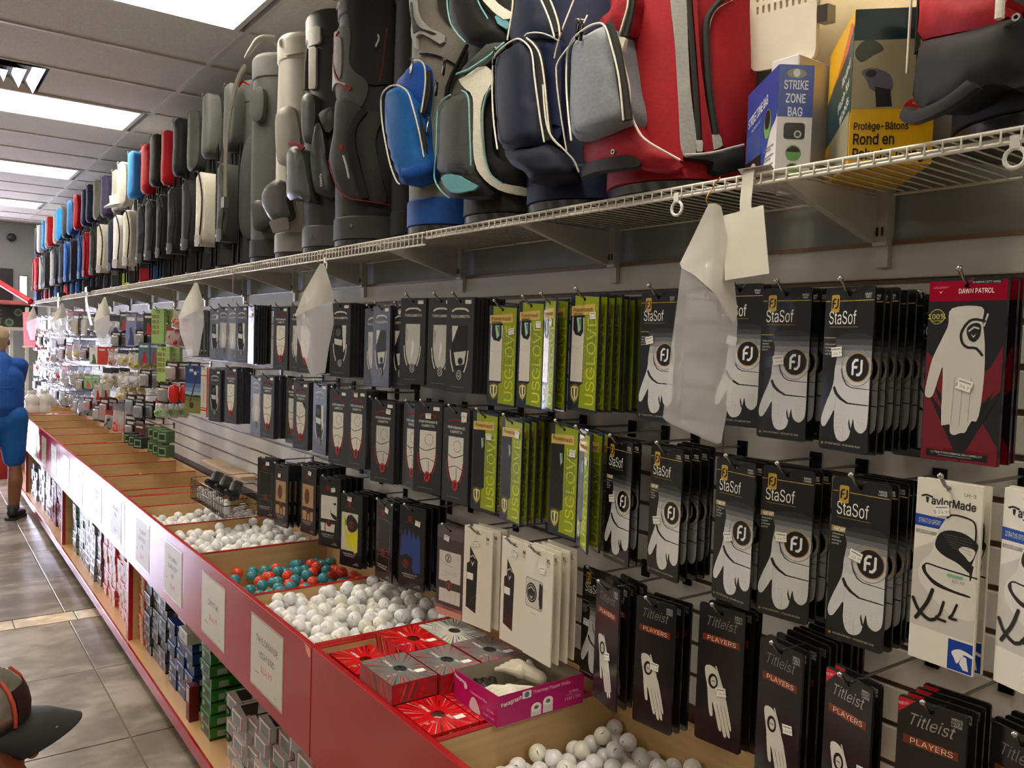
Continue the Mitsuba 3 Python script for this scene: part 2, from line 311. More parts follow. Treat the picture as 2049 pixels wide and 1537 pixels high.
# ================================================================ ball bins
RED, TAN = (163, 30, 33), (194, 162, 116)
XC, XCB = 0.913, 1.462
units = [(-0.4, 2.160), (2.164, 4.66), (4.664, 7.0), (7.004, 9.42), (9.424, 10.9)]
UL = ['red ball bin counter nearest the camera with cartons on its lid', 'red ball bin counter with the large price signs', 'third red ball bin counter from the camera', 'fourth red ball bin counter, beyond the bright reflection', 'last red ball bin counter by the back wall']
divs = [0.93, 1.51, 2.711, 3.328, 3.891, 4.366, 4.855, 5.366, 5.848, 6.348, 6.98, 7.617, 8.159, 8.81, 9.92, 10.4]
BINS = {}
for (ya, yb), ul in zip(units, UL):
    k = thing('ball_bin_counter', ul, 'display counter')
    part(k, 'fascia', M().add(RBOX(XC, ya, 0.553, XC+0.018, yb, RIM, 0.002), RED), 'paint')
    part(k, 'back_board', M().box(XCB, ya, 0.108, XCB+0.014, yb, RIM, TAN), 'wood')
    part(k, 'bin_floor', M().box(XC+0.018, ya, 0.70, XCB, yb, 0.712, TAN), 'wood')
    part(k, 'lower_shelf', M().box(XC+0.012, ya, 0.088, XCB, yb, 0.108, (214, 170, 122)), 'wood')
    part(k, 'shelf_edge', M().add(RBOX(XC, ya, 0.055, XC+0.012, yb, 0.1085, 0.0015), RED), 'paint')
    part(k, 'kick_board', M().box(XC+0.10, ya, 0.0, XC+0.115, yb, 0.088, (40, 30, 26)), 'paint')
    for y in (ya, yb-0.02): part(k, 'end_panel', M().box(XC+0.018, y, 0.108, XCB, y+0.02, RIM-0.001, RED if y < 0 else TAN), 'wood').__len__()
    for y in (ya, yb-0.02): part(k, 'post', M().box(XC+0.017, y-0.0005, 0.108, XC+0.04, y+0.0205, 0.56, RED), 'paint')
    for y in [d for d in divs if ya < d < yb]:
        part(k, 'divider', M().box(XC+0.018, y-0.007, 0.712, XCB, y+0.007, RIM-0.004, TAN), 'wood')
        part(k, 'divider_cap', M().box(XC+0.018, y-0.0075, RIM-0.004, XCB, y+0.0075, RIM, RED), 'paint')
    for y in (ya+0.01, yb-0.01): part(k, 'divider_cap', M().box(XC+0.018, y-0.0105, RIM-0.001, XCB, y+0.0105, RIM+0.001, RED), 'paint')
    if ya < 0: part(k, 'lid', M().box(XC+0.018, 1.5175, 0.815, XCB, 2.14, 0.825, RED), 'paint')
# a chip in the paint at the near joint
part('ball_bin_counter_001', 'paint_chip', M().add((np.array([[XC-.0006, 2.215, .872], [XC-.0006, 2.20, .850], [XC-.0006, 2.178, .838], [XC-.0006, 2.168, .848], [XC-.0006, 2.172, .868]]), np.array([[0, 1, 2], [0, 2, 3], [0, 3, 4]])), (226, 150, 112)), 'paper')
# ---- price signs on the fascia; frame: u = -y, v = z, w = -x
def frame(x, y, z, yaw=0.0, pitch=0.0, roll=0.0):
    """a card's frame: right, up, towards the aisle. yaw > 0 brings its right edge towards the aisle"""
    b = np.eye(4); b[:3, :3] = np.array([[0, 0, -1], [-1, 0, 0], [0, 1, 0]], float); b[:3, 3] = [x, y, z]
    return b @ Tm(ry=-yaw) @ Tm(rx=pitch) @ Tm(rz=roll)
BLK, INK = (28, 26, 26), (58, 54, 52)
signs = [(2.52, ['TAYLORMADE', 'HIGH END'], '$14.99'), (3.09, ['CRYSTAL'], '$14.99'), (3.67, ['CALLAWAY', 'SUPERSOFT', 'MIX'], '$4.99'), (4.25, ['CALLAWAY', 'SUPERSOFT', 'MIX'], '$4.99'), (4.89, ['CALLAWAY', 'MIX'], '$4.99')]
signs += [(y, ['GOLF BALLS', 'MIX'], '$4.99') for y in (5.45, 6.1, 6.66, 7.3, 7.89, 8.48, 9.1)]
for i, (y, ls, pr) in enumerate(signs):
    lab = f'white price sign on the red counter reading {" ".join(ls).title()} {pr}' if i < 2 else f'white price sign on the red counter, {ORD[i]} from the camera'
    k = thing('price_sign', lab, 'price sign'); T = frame(XC-0.0005, y, 0.716)
    part(k, 'sleeve', M().add(slab(rrect(-.146, -.119, .146, .119, .002), 0.0008), (176, 160, 140)), 'film', T)
    part(k, 'paper', M().add(slab(shapely.box(-.14, -.111, .14, .111), 0.0006, 0.0008), (205, 198, 180)), 'card', T)
    q = M(); n = len(ls); h = 0.021
    if i < 2:
        for j, t in enumerate(ls): q.add(text(t, h, 0.005, 0.040-0.046*j+(0 if n > 1 else -0.03), 0.0016), INK)
        q.add(text(pr, h, 0.005, -0.052 if n > 1 else -0.045, 0.0016), (196, 40, 40))
        q.add(text('CLEARANCE', .006, -0.085, -0.066, 0.0016), INK).add(text('Each', .006, 0.085, -0.093, 0.0016), INK)
    else:
        for j, t in enumerate(ls): q.add(text(t, .019, 0, 0.047-0.037*j, 0.0016), INK)
        q.add(text(pr, .019, 0, -0.075, 0.0016), (196, 60, 56)).box(-.115, -.045, .0014, -.10, -.041, .0016, INK)
    part(k, 'lettering', q, 'paper', T)
# ---- cartons on the red lid
def sleeve_box(base, rays, bot, hole=True, inner=(226, 226, 220)):
    """a dozen carton, local frame: x across 0..0.128, y along 0..0.175 with the far end up, z up 0..0.05"""
    w, l, h = 0.1265, 0.173, 0.05
    body = M(); top = Polygon([(0, 0), (w, 0), (w, l), (0, l)]); c = (w*0.52, l*0.47)
    octo = Polygon([(c[0]+0.017*math.cos(a), c[1]+0.021*math.sin(a)) for a in np.arange(8)*math.pi/4+math.pi/8])
    body.add(flat(top.difference(octo), h), base).add(flat(octo, h-0.014), inner)
    o = np.array(octo.exterior.coords)[:-1]
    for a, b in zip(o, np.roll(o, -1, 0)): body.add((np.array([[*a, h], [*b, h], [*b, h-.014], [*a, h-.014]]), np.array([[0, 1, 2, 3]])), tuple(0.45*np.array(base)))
    for p, q_ in (((0, 0), (w, 0)), ((w, 0), (w, l)), ((w, l), (0, l)), ((0, l), (0, 0))):
        body.add((np.array([[*p, 0], [*q_, 0], [*q_, h], [*p, h]]), np.array([[0, 1, 2, 3]])), bot)
    pr = M(); R2 = random.Random(str(base))
    for j in range(46):
        a = 2*math.pi*j/46+R2.uniform(-.05, .05); d0 = R2.uniform(.026, .04); d1 = R2.uniform(.06, .2); wd = R2.uniform(.012, .03)
        ray = Polygon([(c[0]+d0*math.cos(a), c[1]+d0*math.sin(a)), (c[0]+d1*math.cos(a-wd), c[1]+d1*math.sin(a-wd)), (c[0]+d1*math.cos(a+wd), c[1]+d1*math.sin(a+wd))])
        pr.add(flat(ray.intersection(top.buffer(-.001)), h+0.0003), rays[j % len(rays)])
    for j in range(9):
        y = R2.uniform(.01, .16); x = R2.uniform(.01, .11)
        pr.add((np.array([[-.0004, y+.02, .045], [-.0004, y+.026, .045], [-.0004, y+.004, .005], [-.0004, y, .005]]), np.array([[0, 1, 2, 3]])), rays[j % len(rays)])
        pr.add((np.array([[x, -.0004, .045], [x+.006, -.0004, .045], [x-.01, -.0004, .005], [x-.014, -.0004, .005]]), np.array([[0, 1, 2, 3]])), rays[j % len(rays)])
    le = M().add(text('CHROME', .0075, .05, .125, h+.0006, True, rot=-math.pi/2, shear=.2), (240, 240, 236)).add(text('SOFT', .0075, .078, .055, h+.0006, True, rot=-math.pi/2, shear=.2), (240, 240, 236))
    for dx in (0, .016):
        for dy in (-.004, 0, .004): le.add(flat(shapely.box(.014+dx, .052+dy, .024+dx, .0535+dy), h+.0006), (225, 190, 186))
    st = M().add(slab(shapely.box(.088, .035, .114, .053), .0004, h+.0006), (244, 244, 240))
    return [('carton', body.ply('film')), ('ray_print', pr.ply('film')), ('lettering', le.ply('paper')), ('price_sticker', st.ply('paper'))]
SIL, CR = (118, 120, 120), (206, 26, 34)
b_red = sleeve_box(CR, [(150, 18, 26), (235, 90, 84), (170, 170, 168), (120, 14, 20)], (186, 24, 30))
b_red_y = sleeve_box(CR, [(60, 8, 12), (120, 20, 20), (170, 150, 60), (80, 12, 14)], (186, 24, 30), inner=(226, 210, 60))
b_sil = sleeve_box(SIL, [(190, 30, 38), (180, 30, 36), (70, 70, 72), (205, 60, 60)], (150, 44, 50))
b_whi = sleeve_box((206, 208, 202), [(30, 34, 30), (150, 190, 60), (40, 70, 130), (90, 92, 92)], (170, 150, 130), inner=(120, 20, 24))
lay = [(b_red_y, .937, 1.922, .825, 0, 'red carton with dark rays lying flat at the front corner of the red lid'), (b_red, .932, 1.532, .825, 0, 'red ball carton lying flat on the lid nearest the camera'), (b_red, 1.062, 1.532, .825, 0, 'red ball carton partly under the pink box'),
       (b_red, 1.062, 1.712, .825, 0, 'red ball carton under the grey one, second column'), (b_red, .934, 1.727, .825, 0, 'red ball carton under the grey front carton'), (b_sil, .925, 1.708, .8755, 0, 'grey carton with red rays, front of the upper layer'), (b_sil, 1.056, 1.697, .8755, 0, 'grey carton with red rays behind the front grey one'),
       (b_sil, 1.19, 1.697, .8755, 0, 'dark grey ray carton next to the pink box, against the wall'), (b_red_y, 1.056, 1.874, .8755, 0, 'red carton with a yellow centre standing highest over the ball bin'), (b_whi, 1.186, 1.868, .8755, 0, 'white carton with green and black rays by the hanging white packs'),
       (b_red, 1.062, 1.90, .825, 0, 'red ball carton under the red one with a yellow centre'), (b_red, 1.192, 1.90, .825, 0, 'red ball carton under the white ray carton'), (b_red, 1.192, 1.715, .825, 0, 'red ball carton under the dark grey carton'), (b_red, 1.192, 1.532, .825, 0, 'red ball carton under the back of the pink box')]
for d, x, y, z, r, lab in lay:
    k = thing('ball_carton', lab, 'box', 'cartons on the red lid')
    for n_, p in d: part(k, n_, p, T=Tm(x, y, z+.0004, rz=r))
# ---- pink paper roll box with gloves in it
k = thing('paper_roll_box', 'open pink cardboard box of Thermal Paper Rolls standing on red cartons', 'box')
PK, GI = (178, 24, 104), (150, 142, 124)
x0, x1, y0, y1, z0, z1 = 1.072, 1.328, 1.478, 1.662, .8765, .950
t = .0015
q = M()
for bx in ((x0, y0, x0+t, y1), (x1-t, y0, x1, y1), (x0, y0, x1, y0+t), (x0, y1-t, x1, y1)): q.box(bx[0], bx[1], z0, bx[2], bx[3], z1, PK)
for bx in ((x0+t, y0+t, x0+t+.0006, y1-t), (x1-t-.0006, y0+t, x1-t, y1-t), (x0+t, y0+t, x1-t, y0+t+.0006), (x0+t, y1-t-.0006, x1-t, y1-t)): q.box(bx[0], bx[1], z0+.002, bx[2], bx[3], z1-.001, GI)
q.box(x0, y0, z0, x1, y1, z0+.002, GI); part(k, 'carton', q, 'card')
S1 = np.eye(4); S1[:3, :3] = np.array([[1, 0, 0], [0, 0, -1], [0, 1, 0]]).astype(float); S1[:3, 3] = [x0, y0-.0006, z0]      # face towards -y: u = x, v = z
S2 = frame(x0-.0006, y1, z0)                                                                                                   # face towards -x: u = -y
PW = (236, 160, 196)
q = M()
q.add(text('Thermal Paper Rolls', .008, .155, .058, 0, True, width=.115), PW, T=S1).add(text('12 Rolls', .006, .225, .034, 0, True), PW, T=S1).add(text('3 1/8" x 190\'', .006, .222, .018, 0, True), PW, T=S1).add(text('Paragraph', .009, .038, .05, .0002, True, rot=.14), (240, 235, 236), T=S1)
q.add(text('Thermal Paper Rolls', .006, .105, .042, 0, True, width=.07), PW, T=S2).add(text('12 Rolls', .0055, .155, .026, 0, True), PW, T=S2).add(text('3 1/8" x 190\'', .005, .15, .012, 0, True), PW, T=S2).add(text('Paragraph', .008, .026, .056, .0002, True, rot=-.1), (240, 235, 236), T=S2)
q.add(flat(shapely.box(.2, .03, .246, .0306)), PW, T=S1).add(flat(shapely.box(.2, .0255, .246, .0261)), PW, T=S1)
part(k, 'lettering', q, 'paper')
q = M()
for cx_, cz_ in ((.11, .024), (.145, .031)):
    q.add(flat(shapely.box(cx_-.015, 0.004, cx_+.015, cz_)), (214, 208, 208), T=S1).add(flat(circ(cx_, cz_, .015, .011), .0002), (236, 232, 230), T=S1).add(flat(circ(cx_, cz_, .007, .005), .0004), (120, 110, 112), T=S1)
q.add(flat(Polygon(smooth_poly([(.07, .006), (.075, .03), (.09, .036), (.108, .02), (.112, .004)]))), (216, 190, 196), T=S2).add(flat(circ(.05, .05, .007)), (220, 200, 206), T=S2)
part(k, 'roll_picture', q, 'paper')
part(k, 'hand_sticker', M().add(flat(rrect(.068, .052, .094, .07, .003), .0003), (226, 226, 224), T=S1).add(flat(circ(.081, .061, .007), .0005), (96, 110, 140), T=S1), 'paper')
def blob(spheres, edge=.004, it=6):
    s = m3.Manifold()
    for a, b in spheres:
        s += m3.Manifold.hull(m3.Manifold.sphere(a[3], 12).translate(a[:3])+m3.Manifold.sphere(b[3], 12).translate(b[:3]))
    q = s.refine_to_length(edge); v, f = vf(q); tm = trimesh.Trimesh(v, f); trimesh.smoothing.filter_taubin(tm, iterations=it); return tm
def loose_glove(c, ang, col, lab, flip=1):
    ca, sa = math.cos(ang), math.sin(ang)
    def P(u, v, w, r): return (c[0]+ca*u-sa*v, c[1]+sa*u+ca*v, c[2]+w, r)
    S = [(P(-.05, 0, .0, .016), P(.0, 0, .006, .02)), (P(0, -.014, .006, .016), P(.0, .014, .006, .016))]
    for i, o in enumerate((-.024, -.008, .008, .024)):
        S += [(P(.005, o*.8, .006, .011), P(.035, o*1.2, .010, .009)), (P(.035, o*1.2, .010, .009), P(.06, o*1.3, .003, .007))]
    S += [(P(-.02, .015*flip, .004, .010), P(.012, .04*flip, .012, .008))]
    single('loose_glove', M().add(blob(S), col, True), 'leather', lab, 'glove')
loose_glove((1.15, 1.535, .915), 2.9, (226, 222, 208), 'white glove lying in the front of the pink box')
loose_glove((1.225, 1.585, .935), 1.9, (196, 188, 172), 'cream glove standing up at the back of the pink box', -1)
loose_glove((1.125, 1.60, .906), 1.3, (26, 25, 26), 'black glove lying at the bottom of the pink box')
# ================================================================ golf balls
R = 0.02135
def pile(xa, xb, ya, yb, n, zf, seed, slope=0.0, tries=26):
    """balls dropped one after the other, each where it comes to rest lowest"""
    g = np.random.default_rng(seed); P = np.zeros((0, 3))
    for _ in range(n):
        c = np.c_[g.uniform(xa+R, xb-R, tries), g.uniform(ya+R, yb-R, tries)]
        z = zf+R+slope*(c[:, 0]-xa)
        if len(P):
            d2 = ((c[:, None]-P[None, :, :2])**2).sum(-1); h = np.where(d2 < 4*R*R, P[None, :, 2]+np.sqrt(np.maximum(4*R*R-d2, 0)), -9).max(1); z = np.maximum(z, h)
        i = np.argmin(z+0.25*slope*(xb-c[:, 0])); P = np.vstack([P, [*c[i], z[i]]])
    return P
ico3 = trimesh.creation.icosphere(3, R); ico2 = trimesh.creation.icosphere(2, R)
def ballply(c): return M().add(ico3, c, True).ply('ball')
WH = [ballply(c) for c in ((236, 238, 238), (230, 233, 236), (240, 240, 234), (226, 226, 212), (238, 240, 244))]
TEAL, ORNG, BB = ballply((62, 138, 152)), ballply((226, 74, 52)), ballply((22, 20, 20))
sw = Polygon(smooth_poly([(-.006, .0015), (-.0045, -.001), (0, -.0005), (.007, .004), (.0005, .0012), (-.004, .0006)]))
def on_ball(poly, col):
    v, f = flat(poly); q = trimesh.Trimesh(v, f).subdivide(); v = np.array(q.vertices); v[:, 2] = np.sqrt(np.maximum((R+.0002)**2-v[:, 0]**2-v[:, 1]**2, 0)); return M().add((v, np.array(q.faces)), col, True).ply('paper')
swoosh = on_ball(sw, (30, 28, 30)); dash = on_ball(shapely.box(-.006, -.0006, .006, .0006), (70, 70, 74)); numb = on_ball(shapely.box(-.0012, -.0016, .0012, .0016), (90, 60, 60))
def look_T(P, g):
    """a turn that brings the print roughly to the aisle side of the ball"""
    d = np.array([-.75, -.65, .45])+g.normal(0, .55, 3); d /= np.linalg.norm(d); a = np.cross(d, g.normal(0, 1, 3)); a /= np.linalg.norm(a)
    m = np.eye(4); m[:3, 0], m[:3, 1], m[:3, 2], m[:3, 3] = a, np.cross(d, a), d, P; return m
stuff = []; left = [190]
def balls(P, lab, grp, prints, pick, hide=None):
    g = np.random.default_rng(len(P)+int(P[0, 1]*1000))
    for p in P:
        if left[0] <= 0 or (hide and hide(p)): stuff.append(p); continue
        left[0] -= 1
        k = thing('golf_ball', lab, 'golf ball', grp); T = look_T(p, g)
        part(k, 'shell', pick(g), T=T)
        part(k, 'print', prints[int(g.integers(len(prints)))], T=T)
white = lambda g: WH[int(g.integers(len(WH)))]
P = pile(XC+.02, XCB-.002, .939, 1.502, 235, .712, 3)
P = P[np.argsort(-P[:, 2])]
balls(P[:75], 'white golf ball with a small black tick in the nearest bin', 'white balls in the nearest bin', [swoosh, swoosh, numb], white); stuff += list(P[75:])
P = pile(XC+.02, XCB-.002, 2.184, 2.703, 262, .757, 11, slope=.06); P = P[np.argsort(-P[:, 2])]
balls(P[:115], 'white golf ball in the bin behind the red cartons', 'white balls behind the red cartons', [dash, numb, dash], white); stuff += list(P[115:])
P = pile(XC+.02, XCB-.002, 3.336, 3.883, 240, .757, 12, slope=.03); P = P[np.argsort(P[:, 1]-3*P[:, 2])]
balls(P[:55], 'white golf ball in the bin beyond the coloured balls', 'white balls beyond the coloured ones', [dash, numb], white); stuff += list(P[55:])
P = pile(XC+.02, XCB-.002, 3.899, 4.358, 165, .757, 13, slope=.02); stuff += list(P)
for ya, yb, n, zf in ((4.374, 4.84, 1, .75), (4.87, 5.36, 7, .75), (5.374, 5.84, 26, .765), (5.856, 6.34, 2, .74), (6.356, 6.97, 4, .74), (6.99, 7.6, 2, .74), (7.625, 8.15, 24, .765), (8.167, 8.8, 12, .765), (9.43, 9.9, 40, .78)):
    stuff += list(pile(XC+.12, XCB-.12, ya, yb, n, zf, int(ya*100), tries=3))
V, F = vf(ico2); Pn = np.array(stuff)
m = M().add(((V[None]+Pn[:, None]).reshape(-1, 3), (F[None]+(np.arange(len(Pn))*len(V))[:, None, None]).reshape(-1, 3)), (234, 236, 235), True)
k = single('golf_ball_heap', m, 'ball', 'the many other white golf balls heaped in the far bins', 'golf balls'); tag(k, kind='stuff')
P = pile(XC+.02, XCB-.002, 2.719, 3.320, 175, .735, 21, slope=.03); P = P[np.argsort(-P[:, 2]-.1*P[:, 0])][:110]
g = np.random.default_rng(5)
mask = on_ball(circ(0, 0, .0125), (20, 18, 18))
for i, p in enumerate(P):
    c = g.random(); T = look_T(p, g)
    if i in (20, 34, 47, 52): lab, d, pr = 'half black and half coloured golf ball among the teal and orange ones', ORNG if i != 47 else WH[0], mask
    elif c < .6: lab, d, pr = 'teal golf ball in the bin of teal and orange balls', TEAL, dash
    else: lab, d, pr = 'orange golf ball in the bin of teal and orange balls', ORNG, dash
    k = thing('golf_ball', lab, 'golf ball', ('half black' if pr is mask else 'teal' if d is TEAL else 'orange')+' balls in the coloured bin'); part(k, 'shell', d, T=T); part(k, 'print', pr, T=T)
# ================================================================ glove packs on peg hooks
CW, CH = 0.1, 0.27
BLACK = (27, 27, 28)
class Card:
    """prints of one card; fractions of width (from the left) and height (from the bottom) become metres; origin at the top middle"""
    def __init__(s, w=CW, h=CH, t=.004): s.w, s.h, s.t = w, h, t; s.parts = []
    def P(s, pts): return [((a-.5)*s.w, (b-1)*s.h) for a, b in pts]
    def body(s, col, r=.005, shape=None, mat='film', n='card'):
        p = shape or rrect(-s.w/2, -s.h, s.w/2, 0, r); p = p.difference(circ(0, -.012, .004)); s.outline = p
        s.parts.append((n, M().add(slab(p, s.t), col).ply(mat))); s.m = None; return s
    def new(s, n, mat): s.m = M(); s.cur = (n, mat); return s
    def done(s): s.parts.append((s.cur[0], s.m.ply(s.cur[1]))); return s
    def z(s, l): return s.t+.0003*l
    def poly(s, pts, col, l=1, sm=False, clip=True):
        q = s.P(pts); q = Polygon(smooth_poly(q) if sm else q).buffer(0)
        if clip: q = q.intersection(s.outline)
        s.m.add(flat(q, s.z(l)), col); return s
    def rect(s, x0, y0, x1, y1, col, l=1): return s.poly([(x0, y0), (x1, y0), (x1, y1), (x0, y1)], col, l)
    def disc(s, x, y, r, col, l=1, ry=None):
        (a, b), = s.P([(x, y)]); s.m.add(flat(circ(a, b, r, ry), s.z(l)), col); return s
    def ring(s, x, y, r, w, col, l=1, ry=None):
        (a, b), = s.P([(x, y)]); s.m.add(flat(circ(a, b, r, ry).difference(circ(a, b, r-w, (ry-w) if ry else None)), s.z(l)), col); return s
    def line(s, pts, wd, col, l=1, sm=False):
        q = s.P(pts); q = smooth_poly(q, closed=False) if sm else q; s.m.add(flat(stroke(q, wd).intersection(s.outline), s.z(l)), col); return s
    def text(s, t, h, x, y, col, l=2, bold=False, **k):
        (a, b), = s.P([(x, y)]); s.m.add(text(t, h, a, b, s.z(l), bold=bold, **k), col); return s
GOLD, WGL = (186, 148, 58), (206, 207, 206)
def fj(c, x, y, s, col, l):
    """the two joined letters of the round emblem"""
    (a, b), = c.P([(x, y)]); w = s*.17
    for pts in ([(-.42, -.62), (-.42, .3), (-.2, .58), (.1, .58)], [(-.42, .02), (.02, .02)], [(.42, .62), (.42, -.3), (.2, -.58), (-.06, -.58)]):
        c.m.add(flat(stroke([(a+p*s, b+q*s) for p, q in pts], w*1.25, 'flat'), c.z(l)), col)
def glove_shade(c, pts, cols, l=1):
    """a printed glove that fades towards the wrist, in bands"""
    q = Polygon(smooth_poly(c.P(pts))).buffer(0).intersection(c.outline); n = len(cols); x0, y0, x1, y1 = q.bounds
    for i, (f0, f1, col) in enumerate(cols):
        b = q.intersection(shapely.box(x0, y0+(y1-y0)*f0, x1, y0+(y1-y0)*f1))
        if not b.is_empty: c.m.add(flat(b, c.z(l)), col)
def make_stasof(new=False):
    c = Card().body(BLACK, .006)
    c.new('glove_picture', 'film')
    glove_shade(c, [(.30, .70), (.31, .60), (.27, .50), (.245, .40), (.10, .27), (.03, .19), (.05, .145), (.12, .145), (.22, .20), (.30, .245), (.31, .14), (.38, .075), (.50, .062), (.62, .09), (.67, .16), (.70, .205), (.74, .15), (.84, .125), (.93, .14), (.985, .20), (.985, .45), (.985, .70)],
                [(0, .55, WGL), (.55, .70, (196, 197, 197)), (.70, .78, (170, 171, 172)), (.78, .84, (134, 135, 137)), (.84, .89, (98, 99, 102)), (.89, .94, (66, 67, 70)), (.94, 1.01, (44, 44, 46))])
    c.poly([(.615, .205), (.66, .15), (.665, .13), (.63, .14), (.605, .175)], (50, 48, 46), 2)
    c.line([(.50, .17), (.505, .07)], .0006, (170, 168, 164), 2).line([(.30, .25), (.32, .33)], .0006, (176, 174, 170), 2)
    for gx in (.36, .44): 
        for gy in (.12, .145, .17, .195, .22): c.disc(gx, gy, .0007, (150, 148, 144), 2)
    for gx in (.80, .88):
        for gy in (.19, .21, .23): c.disc(gx, gy, .0007, (150, 148, 144), 2)
    c.poly([(.25, .385), (.30, .345), (.40, .315), (.55, .292), (.985, .29), (.985, .296), (.58, .300), (.45, .325), (.36, .352), (.29, .395)], (34, 33, 34), 2)
    c.ring(.72, .515, .031, .0012, (120, 120, 120), 2).poly([(.40, .50), (.44, .445), (.52, .405), (.62, .39), (.985, .385), (.985, .389), (.62, .396), (.53, .413), (.46, .452), (.425, .505)], (58, 58, 60), 2)
    c.done()
    c.new('emblem', 'film'); c.disc(.735, .515, .0238, (188, 140, 60), 3).disc(.735, .515, .0225, (24, 22, 22), 4); fj(c, .735, .515, .0205, (232, 232, 232), 5)
    (a, b), = c.P([(.22, .90)]); c.m.add(flat(rrect(a-.0085, b-.0145, a+.0085, b+.0145, .003), c.z(2)), GOLD); fj(c, .22, .90, .0125, (30, 26, 20), 3); c.line([(.32, .915), (.985, .915)], .0013, GOLD, 2).line([(.02, .915), (.11, .915)], .0013, GOLD, 2); c.done()
    c.new('lettering', 'paper'); c.text('StaSof', .0215, .10, .775, (228, 226, 218), align='l', width=.056).line([(.12, .757), (.70, .757)], .0009, (140, 112, 48), 2)
    c.text('MENS', .0034, .88, .945, (220, 220, 220)).text('LARGE' if new else 'MED', .0034, .88, .928, (220, 220, 220))
    c.text('#1 GLOVE IN GOLF - #1 GLOVE ON TOUR', .003, .14, .035, (190, 180, 150), align='l', width=.072).rect(.06, .03, .10, .045, (150, 122, 50), 2)
    if new: c.rect(.02, .665, .28, .70, (150, 128, 84), 1).text('NEW!', .0058, .17, .672, (240, 238, 228), bold=True)
    else: c.line([(.02, .69), (.26, .69)], .0012, GOLD, 2)
    for i, t in enumerate(('Advanced', 'leather', 'softness', 'and fit')): c.text(t, .0032, .04, .645-.02*i, (200, 198, 190), align='l')
    c.done(); return c
def make_usg(dark):
    c = Card(.105, .27, .005); GR = (142, 156, 26)
    c.body((40, 44, 58), .003)
    c.new('side_panel', 'film'); c.poly([(.50, .03), (.985, .02), (.985, .97), (.16, .99), (.16, .86), (.52, .86), (.52, .24), (.42, .22), (.40, .03)], GR, 1).done()
    c.new('glove_window', 'film')
    if dark: c.rect(.06, .24, .50, .85, (24, 23, 23), 1).poly([(.36, .74), (.47, .74), (.47, .66), (.40, .63)], (150, 180, 160), 2).poly([(.41, .735), (.465, .735), (.465, .66)], (60, 130, 80), 3)
    else:
        c.poly([(.07, .25), (.5, .25), (.51, .80), (.08, .81)], (212, 208, 198), 1).line([(.09, .55), (.3, .53), (.49, .57)], .0006, (170, 164, 152), 2).line([(.2, .3), (.24, .42)], .0006, (176, 170, 158), 2)
        c.poly([(.12, .84), (.46, .84), (.48, .68), (.40, .64), (.2, .655), (.12, .70)], (34, 36, 40), 2).poly([(.24, .80), (.40, .80), (.40, .70), (.31, .67)], (170, 200, 180), 3).poly([(.31, .79), (.39, .79), (.39, .70)], (50, 126, 84), 4)
    c.done()
    c.new('shield', 'film'); c.poly([(.08, .215), (.24, .235), (.42, .22), (.42, .13), (.36, .085), (.25, .055), (.14, .085), (.08, .13)], (84, 84, 24), 2).poly([(.12, .20), (.24, .218), (.38, .205), (.38, .135), (.33, .10), (.25, .075), (.17, .10), (.12, .135)], (204, 190, 110), 3).poly([(.17, .195), (.33, .195), (.33, .14), (.25, .09), (.17, .14)], (56, 62, 54), 4).poly([(.22, .20), (.29, .20), (.28, .10), (.24, .10)], (226, 222, 200), 5).done()
    c.new('tag', 'film'); c.poly([(.04, .90), (.86, .915), (.86, .83), (.04, .815)], (206, 176, 96), 2).done()
    c.new('lettering', 'paper'); c.text('Powermesh', .0095, .45, .85, (120, 76, 30), 3, bold=True, width=.072)
    c.text('USGLOVE', .031, .92, .06, (196, 206, 60), 2, align='l', rot=math.pi/2, width=.20)
    for i, t in enumerate(('NON SLIP GRIP', 'ALL WEATHER', 'ONE SIZE FITS', 'POLY CABRETTA')): c.text(t, .0042, .62+.09*i, .36, (92, 104, 96), 3, align='l', rot=math.pi/2, width=.11)
    c.done(); return c
